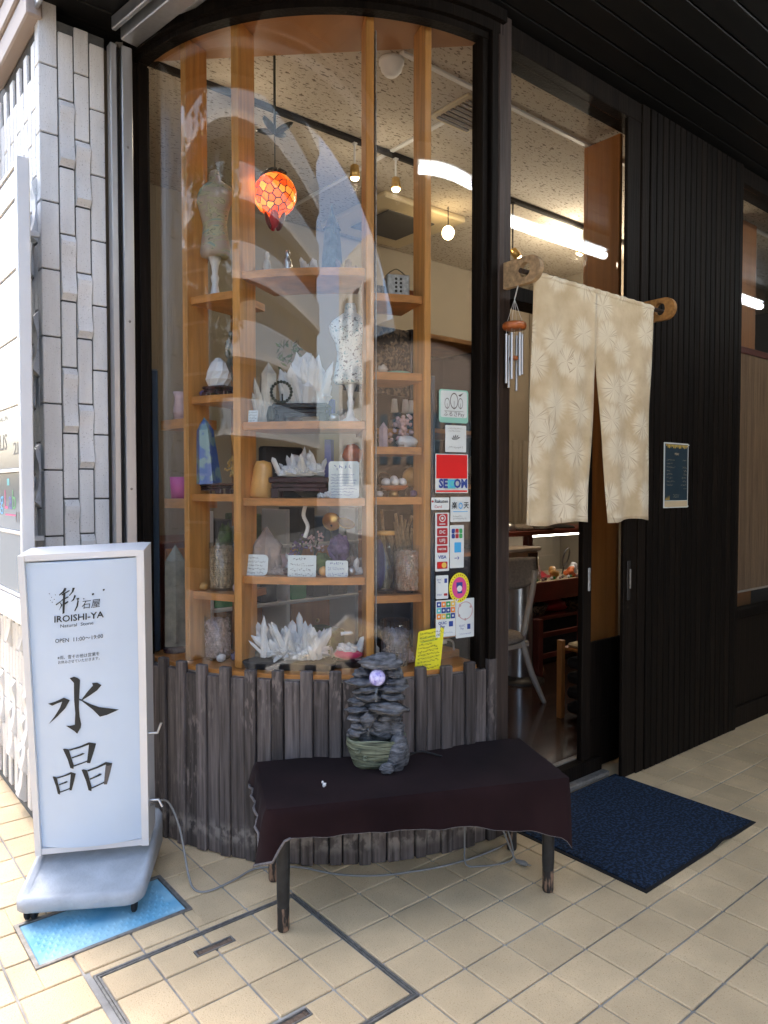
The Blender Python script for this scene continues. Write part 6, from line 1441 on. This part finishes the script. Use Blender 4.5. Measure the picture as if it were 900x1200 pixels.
# --- small minerals crowding the shelves
for k, (th, r, z, kind, mt, sz, lab) in enumerate((
    (-50.2, .95, 1.213, 'c', 'quartz', .10, 'clear crystal points behind the gap left of the middle card'),
    (-53.6, .93, 1.213, 'b', 'rose', .05, 'pale pink lump behind the smoky quartz'),
    (-49.3, 1.10, 1.213, 'b', 'plum_lacquer', .02, 'small dark red pebble just left of the middle card'),
    (-39.6, .92, 1.213, 'c', 'quartz_milk', .13, 'milky crystal points behind the amethyst'),
    (-32.9, .95, 1.213, 'c', 'quartz_smoky', .15, 'brown crystal points in the back right corner of the fourth shelf'),
    (-53.8, .93, 1.90, 'c', 'quartz', .16, 'clear crystal points behind the milky quartz column'),
    (-38.2, 1.08, 1.90, 'b', 'steel', .025, 'small grey stone beside the printed torso stand'),
    (-36.8, .92, 1.90, 'c', 'quartz_smoky', .17, 'smoky crystal points behind the printed torso form'),
    (-57.2, .95, 1.562, 'b', 'moss', .06, 'dark green lump behind the honey stone post'),
    (-40.4, 1.10, 1.562, 'c', 'quartz', .06, 'tiny clear crystal points left of the large handwritten card'),
    (-46.5, .90, 1.562, 'b', 'grey_stone', .09, 'grey rock behind the spiky crystal cluster'),
    (-57.0, 1.02, .816, 'b', 'grey_stone', .05, 'grey stone at the left end of the sill tray'),
    (-38.5, 1.0, .816, 'c', 'quartz_milk', .12, 'milky crystal points behind the pink cushion'),
    (-32.6, 1.10, .816, 'b', 'rose', .025, 'pink stone between cushion and upright'),
    (-62.5, 1.10, 1.126, 'b', 'rose', .024, 'pink pebble right of the beige gravel jar'),
    (-71.8, 1.12, 1.126, 'b', 'honey_stone', .022, 'amber pebble left of the beige gravel jar'),
    (-64.0, 1.02, 2.03, 'c', 'quartz_smoky', .11, 'brown crystal points right of the clear rounded crystal'),
    (-72.4, 1.10, 2.03, 'b', 'amethyst', .022, 'purple pebble left of the clear rounded crystal'),
    (-66.6, 1.12, .816, 'b', 'quartz', .022, 'white pebble in front of the pale pink gravel jar'),
    (-63.2, 1.05, .816, 'c', 'amethyst', .09, 'purple crystal points right of the pale pink gravel jar'),
    (-62.8, 1.06, 2.486, 'c', 'quartz_milk', .10, 'milky crystal points right of the marbled torso foot'),
    (-26.8, 1.10, 2.117, 'b', 'quartz_milk', .025, 'milky stone left of the mint plate'),
    (-19.4, 1.11, 1.567, 'b', 'amethyst', .018, 'purple pebble right of the footed bowl'),
    (-27.6, 1.11, 1.567, 'b', 'quartz', .016, 'white pebble left of the footed bowl'),
    (-28.0, 1.04, .816, 'c', 'quartz', .12, 'clear crystal points left of the violet stone jar'),
    (-19.2, 1.06, .816, 'c', 'rose', .10, 'pink crystal points right of the violet stone jar'),
    (-44.5, 1.06, 2.565, 'c', 'quartz', .09, 'clear crystal points left of the dark tower ornament'),
    (-34.0, 1.02, 2.565, 'c', 'quartz_smoky', .11, 'smoky crystal points right of the dark tower ornament'),
    (-58.0, .98, 2.565, 'b', 'grey_stone', .04, 'grey stone in the back left of the upper shelf'))):
    c = ring(th, r, z + (S1 if z != .816 else 0))
    if kind == 'b':
        m = MB(); m.blob(c + Vector((0, 0, sz * .8)), (sz, sz * .8, sz * .85), 14, 9, .4, 2.2, 30 + k, .92); one('mineral', m, mt, lab, 'mineral', c, 'small minerals on the shelves')
    else: one('crystal_points', cluster(TR(*c) @ rot_to(th), 0, sz * .8, .05, sz, 22, 60 + k, .5, (.005, .011)), mt, lab, 'crystal cluster', c, 'small minerals on the shelves')
# --- bay C
c = ring(-22.9, 1.06, 2.46 + S1); t = thing('punched_tin', 'grey metal tin lantern with punched holes on the top right shelf', 'tin', c); m = MB(); m.M = TR(*c) @ rot_to(-26); m.box(-.052, .052, -.045, .045, 0, .105, .005); obj('body', m, 'galv', t)
m = MB()
for i in range(2):
    for j in range(4): m.M = TR(*c) @ rot_to(-26) @ TR(-.012 + i * .022, -.0455, .03 + j * .018) @ Matrix.Rotation(pi / 2, 4, 'X'); m.lathe([(0, 0), (.006, 0), (.006, .001), (0, .0012)], n=10)
obj('hole', m, 'lead', t); m = MB(); m.M = TR(*c) @ rot_to(-26); m.tube(smooth([(-.05, 0, .105), (-.03, 0, .125), (0, 0, .14), (.03, 0, .125), (.05, 0, .105)]), .0025, 6); obj('handle', m, 'bronze', t)
c = ring(-27.4, 1.02, 2.46 + S1); one('dark_bowl', MB().lathe([(0, 0), (.03, 0), (.05, .06), (.045, .06), (.02, .01), (0, .01)], c, 16), 'black_lacquer', 'dark bowl left of the punched tin', 'bowl', c)
c = ring(-19.6, 1.02, 2.46 + S1); one('orange_dish', MB().lathe([(0, 0), (.03, 0), (.045, .05), (.04, .05), (.02, .01), (0, .01)], c, 16), 'chime_wood', 'orange brown dish right of the punched tin', 'dish', c)
c = ring(-22.6, 1.06, 2.117 + S1); one('mint_plate', MB().lathe([(0, 0), (.04, 0), (.062, .014), (.058, .016), (.0, .006)], c, 24), 'mint', 'shallow mint green plate on the right shelf', 'plate', c)
c2 = c + Vector((0, .02, .017)); m = MB(); q_ = random.Random(44)
for k in range(40):
    a = q_.uniform(0, 6.28); e = c2 + Vector((cos(a) * .055, sin(a) * .04, q_.uniform(.05, .13))); m.tube([c2, c2.lerp(e, .5) + Vector((0, 0, .02)), e], [.003, .002, .0015], 5); m.blob(e, (.008, .008, .006), 5, 4)
one('dry_wreath', m, 'wicker', 'dry twig bundle standing on the mint plate', 'dried flowers', c2)
for k, (th, r, s) in enumerate(((-17.0, .78, 1), (-12.6, .78, .95), (-9.2, .76, .95))):
    c = ring(th, r, 1.912); t = thing('spray_bottle', 'white capped clear bottle on the inner shelf, ' + ('left of three', 'middle of three', 'right of three, half hidden by the upright')[k], 'bottle', c, 'bottles on the inner shelf')
    obj('bottle', MB().lathe([(0, 0), (.026 * s, 0), (.028 * s, .01), (.028 * s, .07), (.014, .085), (.014, .09), (0, .09)], c, 16), 'clear', t); obj('cap', MB().lathe([(.015, .088), (.019, .09), (.013, .155), (0, .157)], c, 14), 'white', t); obj('label', MB().lathe([(.0285 * s, .02), (.0285 * s, .05)], c, 16), 'slateblue', t)
c = ring(-26.6, 1.10, 1.79 + S1); m = MB(); m.M = TR(*c); m.crystal((0, 0, 0), (0, 0, 1), .115, .020, 6, .25); one('rose_point', m, 'rose', 'pale pink quartz point at the left of the right bay shelf', 'crystal', c)
c = ring(-21.6, 1.09, 1.79 + S1); m = MB(); m.M = TR(*c) @ rot_to(-22); m.blob((.02, 0, .025), (.055, .035, .03), 12, 8, .4, 3, 2, .8, False); one('white_quartz_lump', m, 'quartz', 'white quartz lump below the pink blossom stone', 'quartz', c)
c2 = c + Vector((.0, .02, .03)); m = MB(); q_ = random.Random(6)
for k in range(60): h_ = q_.random(); m.blob(c2 + Vector((q_.gauss(0, .03 * (1 - h_ * .6)) + h_ * .02, q_.gauss(0, .02), h_ * .12)), (.010, .010, .010), 6, 4, .3, 2, k)
one('pink_blossom_stone', m, 'rose', 'bumpy pinkish brown mineral pile on the right bay shelf', 'mineral', c2)
c = ring(-23.8, 1.08, 1.567 + S1); t = thing('footed_bowl', 'gold footed wooden bowl on the right bay shelf', 'bowl', c); obj('bowl', MB().lathe([(0, .028), (.045, .03), (.068, .048), (.066, .052), (.045, .04), (0, .036)], c, 26), 'chime_wood', t); obj('foot', MB().lathe([(0, 0), (.024, 0), (.018, .028), (0, .028)], c, 18), 'brass', t)
for k in range(7):
    a = k * 2 * pi / 6; p = c + Vector((.042 * cos(a), .042 * sin(a), .066)) if k < 6 else c + Vector((0, 0, .078)); one('crystal_ball', MB().blob(p, (.0195, .0195, .0195), 14, 10), 'quartz', ('clear crystal ball at the %s of the footed bowl' % ('right', 'back right', 'back left', 'left', 'front left', 'front right')[k] if k < 6 else 'clear crystal ball on top of the heap in the footed bowl'), 'ball', p - Vector((0, 0, .019)), 'crystal balls in the footed bowl')
c = ring(-17.2, 1.0, 1.567 + S1); m = MB(); m.lathe([(0, 0), (.035, 0), (.03, .03), (.02, .045), (.012, .048), (0, .048)], c, 16); one('ball_stand', m, 'plum_lacquer', 'dark stand below the tan stone sphere', 'stand', c)
p = c + Vector((0, 0, .092)); one('tan_sphere', MB().blob(p, (.047, .047, .047), 22, 16), 'honey_stone', 'polished tan stone sphere behind the footed bowl', 'sphere', c + Vector((0, 0, .048)))
p = ring(-25.0, .98, 1.567 + S1 + .075); one('dark_sphere', MB().blob(p, (.04, .04, .04), 18, 12), 'black_lacquer', 'black polished sphere behind the footed bowl', 'sphere', p - Vector((0, 0, .04)))
m = MB(); b_ = ring(-25.0, .98, 1.567 + S1); m.lathe([(0, 0), (.03, 0), (.02, .036), (0, .037)], b_, 14); one('black_sphere_stand', m, 'plum_lacquer', 'dark stand below the black polished sphere', 'stand', b_)
t = jar(-25.8, 1.075, 1.129 + S1, .040, .265, None, 0, 'tall empty clear glass jar with a wooden stopper, right bay', 'honey_stone')
jar(-20.4, 1.085, 1.129 + S1, .057, .205, 'gravel_mix', .178, 'glass jar of mixed orange and white chips, right bay')
jar(-23.4, 1.075, .816, .066, .205, 'gravel_violet', .150, 'glass jar of violet grey stones on the sill, right bay')
c = ring(-27.0, 1.0, 1.129 + S1); m = MB(); m.blob(c + Vector((0, 0, .12)), (.04, .04, .12), 12, 9, .2, 3, 7, .95); one('purple_vase', m, 'purple', 'dull purple vase behind the tall empty jar', 'vase', c)
c = ring(-20.0, .95, 1.129 + S1); m = MB(); m.M = TR(*c); q_ = random.Random(77)
for k in range(16): m.tube([(q_.uniform(-.06, .06), q_.uniform(-.03, .03), 0), (q_.uniform(-.10, .10), q_.uniform(-.03, .03), q_.uniform(.24, .38))], .007, 6)
one('driftwood_bundle', m, 'bracket', 'bundle of pale driftwood sticks behind the mixed chips jar', 'driftwood', c)
c = ring(-30.5, .90, 1.567 + S1 - .0)
# plug socket with cord beside the yellow notice
pg_ = thing('wall_plug', 'white round plug with a curved cord beside the yellow notice', 'plug', ring(-11.6, 1.10, .90))
p = ring(-12.6, 1.10, .905); m = MB(); m.M = TR(*p) @ RZ(rad(-14)) @ Matrix.Rotation(pi / 2, 4, 'Y'); m.lathe([(0, -.03), (.02, -.03), (.026, -.015), (.022, .01), (.012, .025), (.010, .045), (0, .045)], n=16); obj('body', m, 'pvc_white', pg_)
obj('cord', MB().tube(smooth([p + Vector((.04, .0, 0)), p + Vector((.08, .01, 0)), p + Vector((.12, .02, -.02)), p + Vector((.135, .03, -.06))]), .005, 6), 'cable_white', pg_)
one('bay_end_board', MB().box(2.30, 2.50, 2.47, 2.66, .70, .845, .004), 'oak_shelf', 'short honey wood ledge beside the yellow notice', 'ledge', (2.4, 2.55, .70))

# ---------------------------------------------------------------- stickers and notices on the glass (outside face)
RG = 1.2242
def gs(th0, th1, z0, z1):
    tc = (th0 + th1) / 2; w = rad(th1 - th0) * RG; h = z0 - z1; zc = (z0 + z1) / 2
    def f(a, b, o=0.): return ring(tc + math.degrees(a / RG), RG + o, zc + b)
    return f, w, h, ring(tc, RG, zc)
def plate(f, w, h, mt, name, par, r=.004, o0=0., o1=.0012, cx=0, cy=0):
    P = [(cx + a, cy + b) for a, b in rrect(w, h, min(r, w * .49, h * .49))]; n = len(P); m = MB()
    m.add([f(a, b, o1) for a, b in P] + [f(a, b, o0) for a, b in P], [list(range(n)), [n + k for k in range(n)][::-1]] + [(n + k, n + (k + 1) % n, (k + 1) % n, k) for k in range(n)])
    return obj(name, m, mt, par)
def stick(name, label, g, mt, r=.004):
    f, w, h, c = gs(*g); t = thing(name, label, 'sticker', c); plate(f, w, h, mt, 'backing', t, r); return f, w, h, t
def rect(m, f, x, y, w, h, o=.0018): m.add([f(x - w / 2, y - h / 2, o), f(x + w / 2, y - h / 2, o), f(x + w / 2, y + h / 2, o), f(x - w / 2, y + h / 2, o)], [(0, 1, 2, 3)])
def disc(m, f, x, y, r, o=.0018, n=18, r0=0, sy=1.):
    if r0: m.add([f(x + q * cos(2 * pi * k / n), y + sy * q * sin(2 * pi * k / n), o) for q in (r0, r) for k in range(n)], [(k, (k + 1) % n, n + (k + 1) % n, n + k) for k in range(n)])
    else: m.add([f(x + r * cos(2 * pi * k / n), y + sy * r * sin(2 * pi * k / n), o) for k in range(n)], [list(range(n))])
def txt(m, f, t, x, y, s, o=.0022, xs=1., bold=0): v, fc = text_geo(t, s, 'CENTER', 0, xs, bold); m.add([f(x + a, y + b, o) for a, b in v], fc)
# pale card with three line-drawn trees
f, w, h, t = stick('pale_sticker', 'pale mint framed sticker with three line drawn trees, topmost on the glass', (-15.9, -8.7, 2.062, 1.915), 'mint', .012)
plate(f, w * .90, h * .80, 'paper', 'face', t, .008, .0012, .0017, 0, h * .06)
m = MB()
for x, y, a, b in ((-.036, .012, .013, .024), (.0, .024, .021, .036), (.034, .014, .013, .024)):
    disc(m, f, x, y, a, .0022, 18, a * .86, b / a); rect(m, f, x, y - b * .55, .0016, b * 1.1, .0022)
m.add([f(.022, .05, .0022), f(.05, .062, .0022), f(.032, .044, .0022)], [(0, 1, 2)]); rect(m, f, 0, -.022, .1, .0016, .0022); obj('tree_drawing', m, 'ink_grey', t)
m = MB(); txt(m, f, 'ふるさPay', 0, -.036, .024, .0022, 1.05); obj('lettering', m, 'ink_grey', t)
f, w, h, t = stick('pale_sticker', 'small mint grey sticker just above the red security sticker', (-14.4, -9.2, 1.904, 1.785), 'paper')
m = MB(); v, q_ = scribble([.9, .8], w * .7, .02, 61, .0011); put2d(m, v, q_, lambda a, b: f(a, b + .04, .002)); v, q_ = scribble([1], w * .7, .016, 62, .0014); put2d(m, v, q_, lambda a, b: f(a, b - .038, .002))
for k in range(5): a = .5 + k * .55; m.add([f(0, -.006, .002), f(.026 * cos(a), -.006 + .026 * sin(a), .002), f(.02 * cos(a + .3), -.006 + .02 * sin(a + .3), .002)], [(0, 1, 2)])
obj('print', m, 'ink_grey', t)
f, w, h, t = stick('security_sticker', 'square bright red security sticker with blue capital lettering', (-16.7, -8.7, 1.776, 1.602), 'paper', .002)
plate(f, w * .95, h * .61, 'red', 'red_field', t, .001, .0012, .0016, 0, h * .175); plate(f, w * .95, h * .045, 'red', 'red_line', t, .001, .0012, .0016, 0, -h * .455)
plate(f, w * .24, h * .235, 'cyan', 'cyan_square', t, .001, .0012, .0016, -w * .02, -h * .27)
m = MB()
for a, b in (('SE', -w * .27), ('OM', w * .265)): m = MB(); txt(m, f, a, b, -h * .27, .054, .0022, .86, .0022); obj('lettering', m, 'navy', t)
m = MB(); txt(m, f, 'C', -w * .02, -h * .27, .050, .0024, .86); obj('lettering', m, 'skyblue', t)
f, w, h, t = stick('payment_sticker', 'small white wide sticker with red and black lettering under the red sticker', (-17.6, -13.4, 1.582, 1.527), 'paper')
m = MB(); txt(m, f, 'Rakuten', .004, .010, .0205, .0022, 1.0, .0004); obj('lettering', m, 'ink', t); m = MB(); txt(m, f, 'Card', -.012, -.014, .018); disc(m, f, -.039, .010, .005); obj('lettering', m, 'crimson', t)
f, w, h, t = stick('payment_sticker', 'square white sticker with two large black characters and a blue zero', (-13.1, -8.1, 1.584, 1.472), 'paper')
m = MB(); txt(m, f, '楽', -.033, .016, .032, .0022, .9, .0006); txt(m, f, '天', .031, .016, .032, .0022, .9, .0006); v, q_ = scribble([.55, .9], .08, .024, 70, .001); put2d(m, v, q_, lambda a, b: f(a, b - .036, .002)); obj('lettering', m, 'ink', t)
m = MB(); disc(m, f, 0, .016, .011, .0022, 18, .007, 1.3); rect(m, f, 0, -.010, .08, .003); obj('blue_zero', m, 'skyblue', t)
f, w, h, t = stick('payment_sticker', 'tall white strip of red card payment logos', (-16.7, -13.4, 1.514, 1.253), 'paper')
for k, (y, hh) in enumerate(((.098, .056), (.044, .036), (.006, .034), (-.032, .032), (-.104, .032))): plate(f, w * .76, hh, 'crimson', 'logo_field', t, .005, .0012, .0016, 0, y)
m = MB(); disc(m, f, 0, .106, .0165, .0022, 18, .0125); disc(m, f, 0, .106, .006); rect(m, f, 0, .080, .03, .004)
for a, y in (('DC', .044), ('UFJ', .006), ('NICOS', -.032)): txt(m, f, a, 0, y, .020 if len(a) < 5 else .012, .0022, 1.05, .0004)
obj('white_print', m, 'paper', t); m = MB(); txt(m, f, 'VISA', 0, -.068, .0205, .0022, 1.0, .0006); obj('lettering', m, 'navy', t)
m = MB(); disc(m, f, -.009, -.104, .0125, .0022); obj('red_disc', m, 'red', t); m = MB(); disc(m, f, .009, -.104, .0125, .0025); obj('amber_disc', m, 'gold_print', t)
f, w, h, t = stick('payment_sticker', 'tall pale strip with a three colour logo and a blue square', (-13.2, -9.7, 1.457, 1.264), 'paper')
for k, (mt, x) in enumerate((('navy', -.020), ('crimson', 0), ('green', .020))):
    for q_ in range(2): plate(f, .0175, .021, mt, 'logo_bar', t, .005, .0012, .0016, x, .070 - q_ * .0225)
plate(f, .036, .046, 'skyblue', 'blue_square', t, .002, .0012, .0016, .004, -.004)
m = MB(); txt(m, f, 'J C B', 0, .06, .014, .0022, 1.0); obj('white_print', m, 'paper', t)
m = MB(); rect(m, f, -.006, -.052, .016, .003); m.add([f(.002, -.062, .002), f(.012, -.052, .002), f(.002, -.042, .002), f(.005, -.052, .002)], [(0, 1, 2, 3)]); obj('arrow_mark', m, 'navy', t)
f, w, h, t = stick('payment_sticker', 'small pale blue sticker of tiny logos left of the round sticker', (-16.5, -13.6, 1.234, 1.129), 'paper')
m = MB(); txt(m, f, 'QUIC', -.015, .034, .010); txt(m, f, 'Pay', -.015, .022, .010); rect(m, f, .018, .028, .014, .02); txt(m, f, 'VISA', -.014, -.034, .012); obj('lettering', m, 'navy', t)
m = MB(); disc(m, f, .014, -.034, .006); disc(m, f, .021, -.034, .006, .0024); obj('red_discs', m, 'crimson', t)
# round sticker: plain yellow ring with a pink middle, its cartoon left out
fr2, w, h, c_ = gs(-13.5, -8.1, 1.242, 1.105); t = thing('round_sticker', 'round yellow edged sticker with a pink middle and blue patch', 'sticker', c_)
for q_, mt, o0, o1 in ((.064, 'yellow', 0, .0012), (.046, 'magenta', .0012, .0016)):
    m = MB(); n = 30; m.add([fr2(q_ * .86 * cos(2 * pi * k / n), q_ * 1.06 * sin(2 * pi * k / n), o1) for k in range(n)] + [fr2(q_ * .86 * cos(2 * pi * k / n), q_ * 1.06 * sin(2 * pi * k / n), o0) for k in range(n)], [list(range(n)), [n + k for k in range(n)][::-1]] + [(n + k, n + (k + 1) % n, (k + 1) % n, k) for k in range(n)]); obj('disc', m, mt, t)
m = MB()
for k in range(26):
    a = 2 * pi * k / 26; x, y = .055 * .86 * cos(a), .055 * 1.06 * sin(a); rect(m, fr2, x, y, .004, .005)
obj('ring_print', m, 'crimson', t); m = MB(); rect(m, fr2, 0, .012, .034, .026); rect(m, fr2, .002, -.02, .026, .012); obj('blue_patch', m, 'navy', t); m = MB(); disc(m, fr2, 0, -.004, .014, .0022); obj('white_patch', m, 'paper', t)
f, w, h, t = stick('payment_sticker', 'sticker with a grid of coloured squares above blue lettering', (-16.5, -11.75, 1.122, .957), 'paper')
cols = ['navy', 'orange', 'green', 'gold_print', 'cyan', 'navy', 'navy', 'orange', 'orange', 'gold_print', 'green', 'navy']
for k in range(12):
    i, j = k % 4, k // 4; plate(f, .0225, .0245, cols[k], 'logo_square', t, .002, .0012, .0016, -.036 + i * .024, .064 - j * .027)
m = MB()
for k in range(12): disc(m, f, -.036 + (k % 4) * .024, .064 - (k // 4) * .027, .005, .002)
obj('white_print', m, 'paper', t); m = MB(); txt(m, f, 'QUIC', -.018, -.020, .017, .0022, 1, .0005); txt(m, f, 'Pay', -.018, -.036, .017, .0022, 1, .0005); rect(m, f, .026, -.026, .022, .024); v, q_ = scribble([.9], .07, .014, 81, .001); put2d(m, v, q_, lambda a, b: f(a, b - .064, .002)); obj('lettering', m, 'navy', t)
f, w, h, t = stick('payment_sticker', 'white sticker with a pink ring drawing above blue lettering', (-11.65, -6.9, 1.122, .944), 'paper')
m = MB(); disc(m, f, 0, .034, .042, .002, 26, .038); disc(m, f, -.03, .06, .007); disc(m, f, .03, .05, .006); disc(m, f, -.034, .014, .006); disc(m, f, .0, -.006, .006); obj('ring_drawing', m, 'rose', t)
m = MB(); txt(m, f, 'QUIC', -.018, -.034, .013); txt(m, f, 'Pay', -.018, -.047, .013); rect(m, f, .02, -.04, .018, .024); v, q_ = scribble([.9], .07, .014, 83, .001); put2d(m, v, q_, lambda a, b: f(a, b - .072, .002)); obj('lettering', m, 'navy', t)
# yellow hand-written notice, leaning a little
fy, w, h, c_ = gs(-21.7, -14.3, 1.0, .79); t = thing('yellow_notice', 'bright yellow handwritten notice taped low on the bay window glass', 'notice', c_)
ra = -.11
def fyr(a, b, o=0.): return fy(a * cos(ra) + b * sin(ra) * -1 + 0, b * cos(ra) + a * sin(ra) * -1, o)
plate(fyr, .128, .205, 'yellow', 'sheet', t, .008, 0, .0012)
m = MB(); v, q_ = scribble([.95, .9, .8, .55, .85, .9, .95, .95, .95, .6, .95, .4], .108, .19, 91, .0021, 1.0); put2d(m, v, q_, lambda a, b: fyr(a, b, .0018)); obj('handwriting', m, 'ink', t)
m = MB(); rect(m, fyr, .0, .066, .10, .0016); rect(m, fyr, -.005, .050, .08, .0016); obj('green_underline', m, 'green', t)
